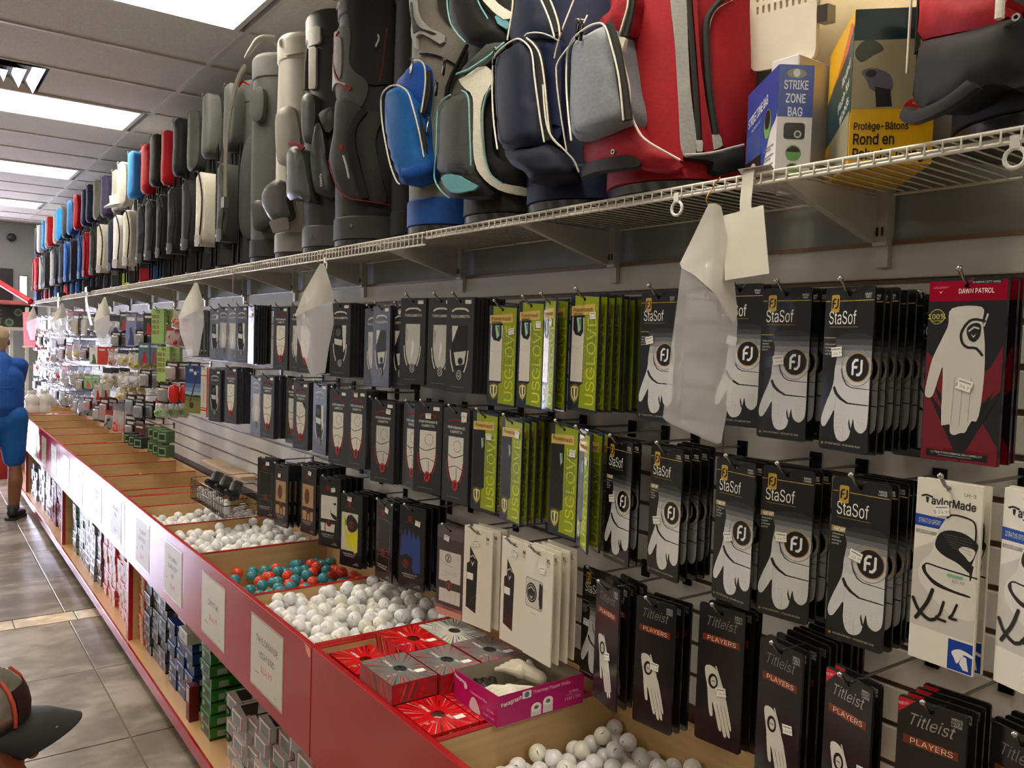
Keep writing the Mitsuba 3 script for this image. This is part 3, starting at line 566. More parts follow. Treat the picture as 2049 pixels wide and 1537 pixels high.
def make_cab(perf, v):
    """a black card with a long window that narrows to a round badge"""
    c = Card(.112, .27, .009).body((52, 52, 55), .002, mat='card')
    RM = (150, 26, 30) if perf else (206, 200, 186)
    win = [(.22, .70), (.80, .70), (.80, .45), (.76, .34), (.68, .25), (.60, .215), (.43, .215), (.34, .25), (.26, .34), (.22, .45)]
    c.new('window', 'film')
    for s in (-1, 1): c.line([(.5+s*.33, .44), (.5+s*.29, .32), (.5+s*.2, .22)], .0042, RM, 1, True)
    if v == 2: c.poly(win, (190, 190, 186), 1)
    else: c.poly(win, (214, 210, 200) if perf else (30, 30, 34), 1)
    if perf:
        c.ring(.56, .60, .017, .0012, (60, 58, 58), 2).line([(.24, .50), (.45, .475), (.79, .52)], .0022, (34, 33, 33), 2, True).line([(.25, .36), (.5, .39), (.76, .36)], .0018, (40, 38, 38), 2, True).line([(.55, .36), (.56, .25)], .0018, (40, 38, 38), 2)
        if v == 1: c.poly([(.6, .7), (.8, .7), (.8, .60)], (40, 38, 38), 2).line([(.3, .5), (.5, .42)], .002, (40, 38, 38), 2)
    elif v == 0:
        c.poly([(.60, .70), (.80, .70), (.79, .40), (.68, .33)], (208, 206, 198), 2).poly([(.22, .52), (.62, .50), (.60, .42), (.24, .44)], (204, 202, 194), 2)
        c.disc(.42, .60, .0125, (24, 24, 26), 3).ring(.42, .60, .0125, .0014, (150, 150, 148), 4).text('Q', .013, .42, .577, (160, 160, 156), 5)
    elif v == 1:
        c.poly([(.22, .70), (.45, .70), (.24, .52)], (206, 204, 198), 2).poly([(.3, .42), (.76, .44), (.7, .30), (.4, .28)], (196, 194, 188), 2).disc(.56, .33, .011, (26, 26, 28), 3).ring(.56, .33, .011, .0014, (150, 150, 148), 4)
    else: c.poly([(.50, .52), (.58, .46), (.5, .32), (.46, .30)], (232, 232, 230), 2).poly([(.24, .66), (.34, .62), (.30, .50), (.25, .5)], (160, 160, 158), 2)
    c.done()
    c.new('badge', 'film')
    if perf: c.disc(.52, .185, .0125, (156, 24, 30), 3, .0165).ring(.52, .185, .0105, .0009, (216, 110, 104), 4, .0145).line([(.57, .20), (.50, .205), (.54, .17), (.48, .165)], .0018, (40, 10, 12), 5, True)
    else: c.disc(.52, .185, .0125, (70, 68, 66), 3, .0155).ring(.52, .185, .0105, .0022, (178, 176, 168), 4, .0135).text('Q', .012, .52, .164, (190, 188, 180), 5)
    c.line([(.22, .855), (.36, .878), (.66, .878), (.80, .855)], .0055, (130, 26, 28) if perf else RM, 2, True); c.done()
    c.new('lettering', 'paper')
    if perf: c.text('PERFORMANCE', .0072, .51, .785, (206, 204, 198), bold=True, width=.074).text('CABRETTA', .0072, .51, .74, (206, 204, 198), bold=True, width=.052)
    else: c.text('TOUR CABRETTA', .0074, .51, .785, (206, 204, 198), bold=True, width=.078)
    c.line([(.2, .055), (.72, .055)], .0012, (124, 122, 120), 2).rect(.68, .93, .90, .97, (220, 218, 210), 1); c.done(); return c
def finger_glove(c, cx, cy, s, lean, col, l=2, thumb=-1):
    """a hand-down glove print: cuff at the top, four fingers down, thumb at the side"""
    pts = [(-.30, 1.0), (.22, 1.04), (.36, .62), (.46, .30), (.47, .0), (.44, -.55), (.40, -.72), (.33, -.70), (.30, -.5), (.29, -.86), (.22, -.96), (.14, -.9), (.12, -.55), (.08, -.92), (.0, -1.0), (-.08, -.92), (-.08, -.5), (-.12, -.80), (-.20, -.86), (-.27, -.78), (-.27, -.2), (-.32, -.05), (-.42, -.42), (-.52, -.50), (-.60, -.42), (-.52, 0), (-.42, .35)]
    k = math.sin(lean); (a, b), = c.P([(cx, cy)]); q = [(a+(x-y*k*.9)*s*.7, b+y*s) for x, y in pts]
    g = Polygon(smooth_poly(q)).buffer(0); g = max(getattr(g, 'geoms', [g]), key=lambda q_: q_.area); c.m.add(flat(g.intersection(c.outline), c.z(l)), col)
    for x in (-.08, .12, .30): c.m.add(flat(stroke([(a+(x-y*k*.9)*s*.7, b+y*s) for y in (-.05, -.9 if x < .2 else -.7)], .0011, 'flat'), c.z(l+1)), tuple(.62*np.array(col)))
    return a, b, k
def make_titl(v):
    c = Card(.1, .27, .005).body((33, 31, 32), .005)
    c.new('glove_picture', 'film'); s = .062; a, b, k = finger_glove(c, .50, .315, s, .5, (212, 208, 196))
    c.m.add(flat(stroke([(a+(.30-.9*k*1.1)*s*.7, b+1.1*s), (a+(.42-.5*.9*k)*s*.7, b+.5*s)], .0034), c.z(3)), (196, 192, 180))
    o = (a-.001-.9*k*.62*s*.7, b+.62*s); c.m.add(flat(circ(o[0], o[1], .0105, .0145), c.z(4)), (28, 26, 26)).add(flat(circ(o[0]+.0012, o[1], .0065, .0098), c.z(5)), (196, 194, 184)).add(flat(shapely.box(o[0]-.003, o[1]-.0004, o[0]+.005, o[1]+.0012), c.z(6)), (90, 88, 86)); c.done()
    c.new('band', 'film')
    for i in range(4): c.rect(.10+.2*i, .735, .30+.2*i, .785, [(112, 48, 28), (138, 58, 32), (140, 60, 34), (112, 48, 28)][i], 1)
    if v: c.poly([(.01, .99), (.26, .99), (.01, .90)], (196, 30, 40), 1)
    c.done()
    c.new('lettering', 'paper'); c.text('PLAYERS', .0085, .52, .745, (222, 208, 190), 3, width=.062).text('Titleist', .0185, .48, .85, (112, 108, 106) if not v else (150, 142, 138), 2, shear=.35, width=.066)
    for i, t in enumerate(("MEN'S", 'CADET', 'LARGE')): c.text(t, .0036, .86, .955-.018*i, (206, 204, 200))
    if v: c.text('NEW!', .0045, .09, .95, (240, 200, 200), 3, rot=.2)
    c.done(); return c
def make_tmade():
    c = Card(.098, .275, .005).body((226, 222, 208), .001, mat='card')
    c.new('glove_picture', 'card')
    c.poly([(0.0, .185), (0.0, .60), (.10, .62), (.30, .66), (.50, .82), (.9, .80), (.985, .72), (.985, .175)], (198, 194, 182), 1)
    c.poly([(.48, .80), (.58, .835), (.86, .825), (.95, .78), (.95, .60), (.985, .45), (.985, .30), (.6, .30), (.15, .42), (.12, .52), (.28, .60), (.34, .70)], (216, 212, 200), 2, True)
    K = (34, 33, 32)
    c.line([(.50, .805), (.60, .828), (.86, .818), (.93, .78), (.935, .69)], .0024, K, 4, True)
    c.poly([(.34, .665), (.40, .715), (.55, .742), (.78, .738), (.965, .70), (.96, .66), (.90, .58), (.90, .535), (.70, .575), (.48, .60), (.36, .63)], K, 3, True).poly([(.70, .65), (.78, .672), (.94, .66), (.88, .60), (.80, .62)], (210, 206, 194), 4, True)
    for i in range(6): c.line([(.45+.03*i, .715-.012*i), (.88, .715-.016*i)], .0008, (84, 84, 84), 4)
    c.poly([(.86, .58), (.93, .58), (.90, .50), (.885, .50)], K, 3)
    c.line([(.17, .50), (.22, .535), (.45, .53), (.985, .52)], .0022, K, 3, True).poly([(.15, .51), (.20, .53), (.23, .49), (.36, .455), (.60, .43), (.88, .42), (.88, .41), (.60, .415), (.36, .43), (.20, .475)], K, 3, True)
    c.line([(.04, .33), (.14, .27), (.30, .235), (.40, .245)], .0052, K, 4, True).line([(.34, .40), (.26, .32), (.10, .225)], .0055, K, 4, True).line([(.52, .35), (.47, .28), (.42, .255), (.56, .25)], .004, K, 4, True).line([(.72, .355), (.66, .295), (.62, .275), (.72, .275)], .0036, K, 4, True)
    c.done()
    c.new('colour_block', 'card'); c.poly([(0, .735), (0, .80), (.5, .795), (.44, .735)], (34, 70, 150), 1).rect(.02, .695, .36, .715, (150, 146, 138), 1).rect(.62, .005, .985, .165, (26, 62, 150), 1)
    c.m.add(flat(Polygon(smooth_poly(c.P([(.68, .10), (.80, .125), (.985, .11), (.985, .095), (.86, .10), (.80, .06), (.76, .045), (.72, .07)]))).buffer(0), c.z(2)), (226, 226, 222)).add(flat(Polygon(c.P([(.84, .095), (.90, .09), (.94, .02), (.86, .02), (.80, .05)])), c.z(2)), (226, 226, 222)); c.done()
    c.new('lettering', 'paper'); c.text('aylorMade', .0115, .24, .865, (40, 38, 38), 2, True, align='l', width=.066).line([(.09, .902), (.16, .91), (.25, .903)], .0026, (40, 38, 38), 2, True).poly([(.15, .90), (.20, .90), (.185, .865), (.16, .875)], (40, 38, 38), 2)
    c.text('STRATUS SPORT', .007, .06, .755, (220, 226, 236), 3, align='l', width=.034).text('LH-S', .005, .82, .935, (110, 108, 104)).text('LEATHER', .0035, .06, .70, (226, 222, 214), 3, align='l').rect(.55, .495, .78, .51, (120, 170, 130), 5).text('$21.99', .004, .72, .468, (120, 118, 112), 5); c.done(); return c
def make_dawn():
    c = Card(.112, .27, .006).body((30, 26, 34), .002); RD = (196, 28, 58)
    c.new('header', 'foil'); c.rect(0.003, .875, .997, .985, RD, 1).rect(.003, .004, .997, .07, (150, 24, 32), 1); c.done()
    c.new('glove_picture', 'film'); c.poly([(.01, .60), (.2, .52), (.50, .40), (.85, .52), (.985, .64), (.985, .40), (.7, .28), (.985, .10), (.985, .0), (.01, .0), (.01, .3)], (110, 20, 36), 1).poly([(.10, .44), (.52, .06), (.92, .40), (.52, .20)], (20, 18, 20), 2).poly([(.02, .40), (.52, .0), (.96, .36), (.52, .14)], (22, 18, 22), 2)
    c.poly([(.32, .835), (.70, .84), (.72, .76), (.76, .66), (.78, .50), (.76, .32), (.72, .235), (.66, .23), (.62, .20), (.58, .165), (.52, .16), (.44, .145), (.385, .16), (.375, .20), (.30, .195), (.26, .22), (.245, .50), (.20, .46), (.13, .355), (.06, .34), (.02, .365), (.045, .45), (.10, .56), (.20, .66), (.28, .74)], (200, 198, 190), 3, True)
    for pts in ([(.41, .46), (.39, .20)], [(.52, .46), (.50, .20)], [(.62, .46), (.61, .22)]): c.line(pts, .0009, (158, 154, 146), 4)
    c.line([(.78, .80), (.74, .74)], .003, (190, 188, 180), 4); c.done()
    c.new('emblem', 'film'); c.line([(.75, .765), (.62, .775), (.53, .755), (.46, .70), (.48, .65), (.55, .625), (.66, .62), (.74, .585)], .0036, (32, 30, 30), 5, True).poly([(.53, .725), (.62, .755), (.70, .745), (.70, .69), (.64, .655), (.56, .67)], (32, 30, 30), 5, True).poly([(.58, .70), (.62, .675), (.66, .70), (.62, .685)], (206, 204, 196), 6).line([(.56, .712), (.62, .733), (.68, .726)], .0024, (190, 188, 180), 6)
    c.disc(.13, .79, .0115, (160, 150, 76), 4).disc(.13, .79, .010, (44, 40, 30), 5).text('100%', .007, .13, .778, (196, 186, 100), 6, True).text('LEATHER', .0026, .13, .762, (196, 186, 100), 6); c.done()
    c.new('lettering', 'paper'); c.text('DAWN PATROL', .0068, .62, .915, (232, 224, 226), 3, True, width=.050).text('CALLAWAY', .003, .16, .945, (236, 140, 160), 3).poly([(.13, .935), (.16, .915), (.19, .935), (.16, .925)], (236, 150, 170), 3).rect(.56, .965, .93, .985, (30, 28, 30), 2).text("M MEN'S LEFT HAND", .0028, .74, .968, (210, 208, 206), 3)
    c.rect(.08, .016, .88, .055, (26, 22, 24), 2).text('ULTIMATE PERFORMANCE AND DURABILITY', .003, .48, .037, (200, 198, 190), 3, width=.075).line([(.24, .028), (.68, .028)], .0009, (130, 128, 124), 3); c.done(); return c
def make_white(sq):
    c = Card(.115, .27, .0035).body((226, 220, 204), .001, mat='card')
    c.new('window', 'film')
    if sq:
        c.m.add(flat(rrect(-.052, -.15, .020, -.078, .008), c.z(1)), (150, 148, 142)); c.m.add(flat(rrect(-.05, -.148, .018, -.08, .008), c.z(2)), (206, 202, 192))
        c.m.add(flat(circ(-.026, -.113, .022, .024), c.z(3)), (40, 40, 44)).add(flat(circ(-.026, -.113, .018, .02).difference(circ(-.026, -.113, .0165, .0185)), c.z(4)), (190, 188, 182)).add(flat(Polygon([(.006, -.082), (.018, -.086), (.018, -.14), (.010, -.146), (.004, -.12)]), c.z(3)), (34, 34, 38)).add(flat(Polygon([(-.034, -.118), (-.026, -.130), (-.018, -.118), (-.026, -.123)]), c.z(5)), (200, 198, 190)).add(flat(stroke([(-.038, -.106), (-.026, -.099), (-.014, -.106)], .0028), c.z(5)), (200, 198, 190))
    else:
        c.poly([(.22, .80), (.50, .665), (.47, .13), (.12, .17), (.12, .62), (.22, .64)], (30, 29, 30), 1).poly([(.26, .66), (.32, .60), (.40, .665), (.32, .63)], (196, 194, 188), 2).line([(.24, .69), (.33, .715), (.42, .69)], .003, (196, 194, 188), 2).rect(.14, .46, .36, .53, (232, 230, 224), 3).line([(.2, .3), (.3, .25), (.4, .3)], .001, (84, 60, 56), 2).line([(.2, .22), (.34, .2), (.44, .26)], .001, (84, 60, 56), 2)
    c.done(); c.new('lettering', 'paper'); c.text('XL' if sq else 'M', .0095, .83, .90, (44, 42, 40), 2, True).text("MEN'S", .003, .83, .878, (90, 88, 84)).text('LEFT', .003, .83, .862, (90, 88, 84)).poly([(.40, .945), (.48, .962), (.60, .945), (.5, .94)], (70, 66, 62), 2)
    if sq: c.line([(.28, .40), (.44, .40)], .0008, (120, 116, 108), 2)
    c.done(); return c
def make_z(col, base=BLACK, gl=(206, 203, 194), satin=False):
    c = Card(.11, .262, .006).body(base, .003)
    OR = (190, 40, 42)
    c.new('window', 'film')
    if satin:
        c.rect(0, .0, 1, .07, (200, 140, 128), 1).rect(0, .07, 1, .11, (140, 96, 92), 1).rect(0, .86, 1, .985, (96, 80, 92), 1)
        c.rect(.10, .385, .92, .72, (206, 204, 196), 2).rect(.12, .15, .92, .30, (206, 204, 196), 2).line([(.14, .62), (.4, .57), (.66, .56)], .0011, (150, 148, 142), 3, True).line([(.2, .50), (.8, .47)], .0009, (160, 158, 150), 3).line([(.3, .44), (.75, .5)], .0009, (160, 158, 150), 3)
        for x in (.33, .55, .75): c.line([(x, .155), (x, .295)], .0008, (160, 158, 150), 3)
        c.rect(0, .325, 1, .37, (70, 60, 58), 3); c.disc(.5, .345, .0125, (96, 46, 46), 4, .0165).ring(.5, .345, .0125, .0009, (150, 110, 104), 5, .0165)
    else:
        if gl is not None and col != 'black':
            c.rect(.06, .22, .82, .74, (196, 190, 176) if col in ('yellow', 'orange') else (30, 29, 29), 1)
            if col in ('yellow', 'orange'):
                c.poly([(.10, .70), (.22, .68), (.26, .50), (.40, .46), (.76, .52), (.82, .60), (.82, .34), (.76, .20), (.66, .20), (.62, .34), (.56, .22), (.46, .24), (.44, .36), (.36, .24), (.28, .26), (.28, .42), (.20, .48)], gl, 2).poly([(.30, .66), (.50, .72), (.74, .66), (.84, .58), (.70, .50), (.5, .48), (.36, .52)], (30, 30, 30), 3, True).poly([(.2, .66), (.30, .62), (.32, .56), (.24, .56)], (90, 150, 50), 3)
            elif col == 'blue':
                c.poly([(.06, .30), (.52, .28), (.60, .20), (.86, .22), (.84, .60), (.74, .70), (.66, .60), (.56, .72), (.48, .60), (.40, .74), (.30, .62), (.24, .72), (.14, .62), (.08, .70)], gl, 2).poly([(.06, .22), (.50, .20), (.56, .38), (.30, .42), (.06, .38)], (28, 28, 34), 3)
            elif col == 'white':
                c.poly([(.10, .74), (.86, .74), (.86, .40), (.10, .40)], gl, 2).poly([(.10, .34), (.78, .34), (.74, .22), (.12, .22)], gl, 2).rect(.30, .22, .34, .34, (34, 33, 33), 3).poly([(.55, .56), (.60, .50), (.86, .46), (.86, .40), (.70, .42), (.58, .47)], (34, 33, 33), 3).rect(.70, .62, .82, .65, (34, 33, 33), 3)
            else:
                c.poly([(.10, .74), (.84, .74), (.84, .40), (.10, .40)], gl, 2).disc(.42, .56, .018, (86, 52, 40), 3, .03).rect(.12, .20, .40, .34, gl, 2).rect(.45, .20, .60, .34, gl, 2).rect(.65, .20, .82, .34, gl, 2)
        else: c.m.add(flat(Polygon(c.P([(.12, .36), (.85, .38), (.85, .76), (.12, .77)])).exterior.buffer(.0007), c.z(1)), (110, 100, 92)); c.m.add(flat(Polygon(c.P([(.12, .14), (.85, .14), (.85, .30), (.12, .30)])).exterior.buffer(.0006), c.z(1)), (110, 100, 92))
    c.done()
    c.new('emblem', 'film')
    ex, ey = (.5, .345) if not (satin or col in ('yellow', 'orange', 'blue')) else ((.52, .58) if col in ('yellow', 'orange') else (.28, .30))
    if satin: c.ring(.45, .645, .0125, .0022, (40, 38, 38), 4).text('Z', .012, .45, .622, (40, 38, 38), 5, True).text('Z', .013, .5, .32, (150, 104, 96), 6, True)
    else: c.disc(ex, ey, .0125, (34, 24, 24), 4).ring(ex, ey, .0125, .0016, OR, 5).text('Z', .012, ex, ey-.022, OR, 6, True); c.ring(.42, .855, .0085, .0014, OR, 2).text('Z', .008, .42, .84, OR, 3, True)
    c.done()
    c.new('lettering', 'paper')
    if satin: c.text('ZERO FRICTION', .0042, .5, .10, (96, 66, 62), 3, width=.05).text('TECHNOLOGY', .0036, .5, .078, (96, 66, 62), 3, width=.045)
    else: c.text('ZERO FRICTION', .0042, .42, .80, (150, 36, 36), 2, width=.045).text('COMPRESSION-FIT', .0048, .44, .165, (200, 196, 188), 2, width=.066).text('TECHNOLOGY', .004, .44, .138, (200, 196, 188), 2, width=.05).text('MENS', .0036, .8, .055, (190, 186, 178)).text('LEFT HAND', .0036, .76, .035, (190, 186, 178))
    c.done(); return c
def make_misc(kind):
    if kind == 'blue':
        c = Card(.15, .27, .006).body((36, 62, 124), .002); c.new('picture', 'film')
        for i, col in enumerate([(150, 148, 84), (128, 128, 60), (112, 116, 52)]): c.rect(0, .13*i, 1, .13*(i+1), (120, 118, 52) if i < 2 else (98, 104, 50), 1)
        for i, col in enumerate([(150, 170, 190), (112, 142, 178), (78, 112, 164)]): c.rect(0, .36+.09*i, 1, .45+.09*i, col, 1)
        c.line([(.30, .26), (.42, .42), (.60, .70), (.68, .80)], .011, (54, 50, 38), 2, True).disc(.66, .80, .012, (60, 54, 40), 2, .016).disc(.38, .17, .019, (56, 50, 36), 2).poly([(0, .40), (.4, .37), (.7, .39), (1, .36), (1, .34), (0, .35)], (40, 48, 40), 2); c.done()
        c.new('lettering', 'paper'); c.text('SWING MASTER', .008, .5, .86, (170, 190, 220), 2, width=.09).rect(.25, .885, .45, .935, (214, 212, 190), 2); c.done(); return c
    if kind == 'redw':
        c = Card(.06, .265, .02).body((206, 200, 190), .002, mat='card'); c.new('stripe', 'card'); c.rect(.84, 0, 1, 1, (196, 44, 40), 1).rect(0, .12, 1, .15, (206, 50, 44), 1).rect(0, .17, 1, .19, (206, 50, 44), 1).rect(0, .82, 1, .84, (206, 50, 44), 1); c.done(); c.new('lettering', 'card'); c.text('ALIGNMENT STICK', .008, .52, .3, (190, 96, 84), 2, rot=math.pi/2, align='l'); c.done(); return c
    c = Card(.12, .258, .006).body((70, 70, 70), .002); c.new('grips', 'film'); c.rect(.22, .80, .72, .95, (150, 148, 142), 1).rect(.08, .06, .92, .76, (34, 34, 34), 1)
    for x in (.2, .45, .7): c.rect(x, .08, x+.1, .76, (92, 92, 90), 2).disc(x+.16, .14, .004, (190, 190, 186), 3)
    c.done(); return c
STICK = M().add(slab(shapely.box(-.011, -.008, .011, .008), .0004), (232, 230, 222)).add(text('$ 24.99', .005, 0, -.005, .0006), (120, 116, 112)).box(-.009, .003, .0004, .009, .0055, .0006, (150, 148, 144)).ply('paper')
STICKR = M().add(slab(shapely.box(-.008, -.006, .008, .006), .0004), (232, 64, 52)).ply('paper')
TY = {'dawn': [make_dawn()], 'stasof': [make_stasof()], 'stasofn': [make_stasof(True)], 'usg': [make_usg(False)], 'usgd': [make_usg(True)], 'tour': [make_cab(False, 0), make_cab(False, 1), make_cab(False, 2), make_cab(False, 2)], 'perf': [make_cab(True, 0), make_cab(True, 1), make_cab(True, 0), make_cab(True, 2)],
      'titl': [make_titl(False)], 'titln': [make_titl(True)], 'tmade': [make_tmade()], 'white': [make_white(False)], 'whitesq': [make_white(True)], 'zsatin': [make_z('white', (70, 62, 66), satin=True)], 'zblue': [make_z('blue', gl=(44, 64, 128))], 'zorange': [make_z('orange', gl=(222, 116, 40))],
      'zgrey': [make_z('black')], 'zyellow': [make_z('yellow', gl=(206, 196, 30))], 'zwhite': [make_z('white')], 'ztan': [make_z('tan', gl=(168, 132, 96))], 'zblack': [make_z('black')], 'blue': [make_misc('blue')], 'redw': [make_misc('redw')], 'grip': [make_misc('grip')]}
DESC = {'dawn': 'red and black glove pack', 'stasof': 'black gold-emblem glove pack', 'stasofn': 'black glove pack tagged NEW', 'usg': 'olive pale-window glove pack', 'usgd': 'olive dark-window glove pack', 'tour': 'black grey-badge glove pack', 'perf': 'black red-badge glove pack', 'titl': 'black orange-band glove pack', 'titln': 'black red-corner glove pack', 'tmade': 'white and blue glove pack', 'white': 'white slanted-window glove pack', 'whitesq': 'white square-window glove pack', 'zsatin': 'brown satin glove pack', 'zblue': 'black pack with blue glove', 'zorange': 'black pack with orange glove', 'zgrey': 'black pack with grey glove', 'zyellow': 'black pack with yellow glove', 'zwhite': 'black pack with white glove', 'ztan': 'black pack with tan glove', 'zblack': 'black pack with outlined panels', 'blue': 'blue and green trainer card', 'redw': 'narrow white and red box', 'grip': 'dark pack of club grips'}
PACKS = [('dawn', 1.248, 0.584, 1.866, 0.27, 3, 1.8), ('stasof', 1.241, 0.766, 1.859, 0.27, 7, 10.6), ('stasof', 1.261, 0.901, 1.863, 0.27, 3, -1.6), ('stasof', 1.274, 1.014, 1.875, 0.27, 3, -4.4), ('stasof', 1.26, 1.21, 1.866, 0.27, 2, 0.1), ('stasof', 1.4, 0.72, 1.846, 0.27, 2, 0),
         ('usg', 1.257, 1.437, 1.867, 0.27, 10, 2.8), ('usg', 1.25, 1.555, 1.859, 0.27, 2, 22.8), ('usg', 1.269, 1.654, 1.856, 0.27, 3, 0.8), ('usg', 1.279, 1.792, 1.849, 0.27, 3, -9.8), ('tour', 1.27, 1.984, 1.874, 0.27, 8, -10.6), ('tour', 1.282, 2.108, 1.877, 0.27, 3, -11.9),
         ('tour', 1.284, 2.281, 1.88, 0.27, 2, -14.6), ('tour', 1.31, 2.403, 1.858, 0.27, 3, -10.0), ('tour', 1.283, 2.49, 1.859, 0.27, 2, -2.9), ('tour', 1.306, 2.595, 1.853, 0.27, 3, -5.7), ('tour', 1.285, 2.823, 1.875, 0.27, 10, -15.5), ('perf', 1.291, 3.168, 1.872, 0.27, 6, -11.7),
         ('tour', 1.312, 3.306, 1.873, 0.27, 3, -12.2), ('perf', 1.291, 3.439, 1.872, 0.27, 6, -11.6), ('tour', 1.275, 3.769, 1.885, 0.27, 6, 5.2), ('tour', 1.289, 3.951, 1.883, 0.27, 3, -9.7), ('tour', 1.288, 4.082, 1.883, 0.27, 2, -8.3), ('tour', 1.3, 4.271, 1.886, 0.27, 2, -10.0),
         ('tour', 1.31, 4.444, 1.879, 0.27, 2, -9.9), ('grip', 1.307, 4.714, 1.873, 0.27, 2, -26.5), ('blue', 1.309, 4.839, 1.561, 0.27, 3, -23.1), ('redw', 1.28, 4.488, 1.569, 0.27, 2, -19.8), ('tour', 1.293, 4.378, 1.56, 0.27, 6, -13.8), ('perf', 1.251, 3.978, 1.59, 0.27, 6, -11.7),
         ('tour', 1.286, 3.719, 1.562, 0.27, 5, -6.3), ('perf', 1.25, 3.473, 1.576, 0.27, 7, -10.0), ('perf', 1.296, 3.303, 1.57, 0.27, 2, -6.4), ('perf', 1.269, 3.144, 1.567, 0.27, 4, -9.2), ('tour', 1.273, 2.964, 1.571, 0.27, 3, -3.4), ('perf', 1.26, 2.769, 1.56, 0.27, 6, -10.2),
         ('perf', 1.26, 2.617, 1.568, 0.27, 6, -9.8), ('perf', 1.293, 2.531, 1.541, 0.27, 4, -2.7), ('perf', 1.274, 2.447, 1.542, 0.27, 4, -15.0), ('perf', 1.302, 2.296, 1.546, 0.27, 4, -1.9), ('perf', 1.267, 2.143, 1.559, 0.27, 4, -17.9), ('perf', 1.269, 1.986, 1.557, 0.27, 5, -9.0),
         ('usgd', 1.265, 1.839, 1.559, 0.27, 4, -5.8), ('usgd', 1.254, 1.699, 1.556, 0.27, 6, 6.2), ('usgd', 1.27, 1.509, 1.559, 0.27, 3, 0.5), ('usgd', 1.235, 1.394, 1.557, 0.27, 3, 28.4), ('stasofn', 1.251, 1.299, 1.547, 0.27, 2, 10.9), ('stasofn', 1.253, 1.163, 1.547, 0.27, 5, 7.5),
         ('stasofn', 1.243, 0.98, 1.545, 0.27, 3, 7.5), ('stasofn', 1.257, 0.879, 1.544, 0.27, 3, -7.5), ('stasofn', 1.24, 0.729, 1.547, 0.27, 5, -0.3), ('tmade', 1.237, 0.588, 1.567, 0.27, 2, 3.4), ('tmade', 1.224, 0.466, 1.571, 0.27, 2, 18.8), ('zsatin', 1.261, 1.991, 1.216, 0.27, 2, -11.4),
         ('white', 1.248, 1.832, 1.244, 0.27, 3, -8.1), ('white', 1.24, 1.652, 1.251, 0.27, 2, 0.2), ('whitesq', 1.217, 1.525, 1.261, 0.27, 4, 2.8), ('stasof', 1.329, 1.442, 1.215, 0.27, 1, 1.2), ('titl', 1.239, 1.305, 1.229, 0.27, 4, 12.8), ('titl', 1.255, 1.178, 1.225, 0.27, 3, -6.2),
         ('titl', 1.256, 1.007, 1.258, 0.27, 3, -7.4), ('titl', 1.243, 0.863, 1.233, 0.27, 9, 8.3), ('titln', 1.228, 0.723, 1.229, 0.27, 2, 14.1), ('titln', 1.244, 0.598, 1.227, 0.27, 4, -4.5), ('titl', 1.264, 0.48, 1.222, 0.27, 4, 18.4), ('zblue', 1.276, 2.242, 1.227, 0.27, 4, -16.7),
         ('zorange', 1.302, 2.372, 1.198, 0.27, 4, -1.7), ('zgrey', 1.272, 2.419, 1.214, 0.27, 5, -1.8), ('zyellow', 1.277, 2.684, 1.192, 0.27, 5, -17.9), ('zwhite', 1.28, 2.88, 1.221, 0.27, 5, -20.8), ('ztan', 1.269, 3.055, 1.236, 0.27, 6, -8.9), ('ztan', 1.269, 3.347, 1.206, 0.27, 8, -9.2),
         ('zblack', 1.281, 3.567, 1.203, 0.27, 3, -22.8)]
def hook(x, y, z, lab, up=.020):
    k = thing('peg_hook', lab, 'hook')
    rod = TUBE([(1.492, 0, 0), (x-.012, 0, 0), (x-.022, 0, .004), (x-.022-up*.8, 0, up)], .0028, 7)
    part(k, 'rod', M().add(rod, (150, 150, 150), True).add(trimesh.creation.icosphere(2, .0046).apply_translation([x-.022-up*.8, 0, up]), (200, 200, 200), True), 'metal', Tm(0, y, z))
    part(k, 'back_plate', M().box(1.486, -.012, -.03, 1.492, .012, .012, (60, 60, 62)), 'metal', Tm(0, y, z))
ROWN = {1: 'top', 2: 'middle', 3: 'bottom'}
cnt = {1: 0, 2: 0, 3: 0}
g = np.random.default_rng(77)
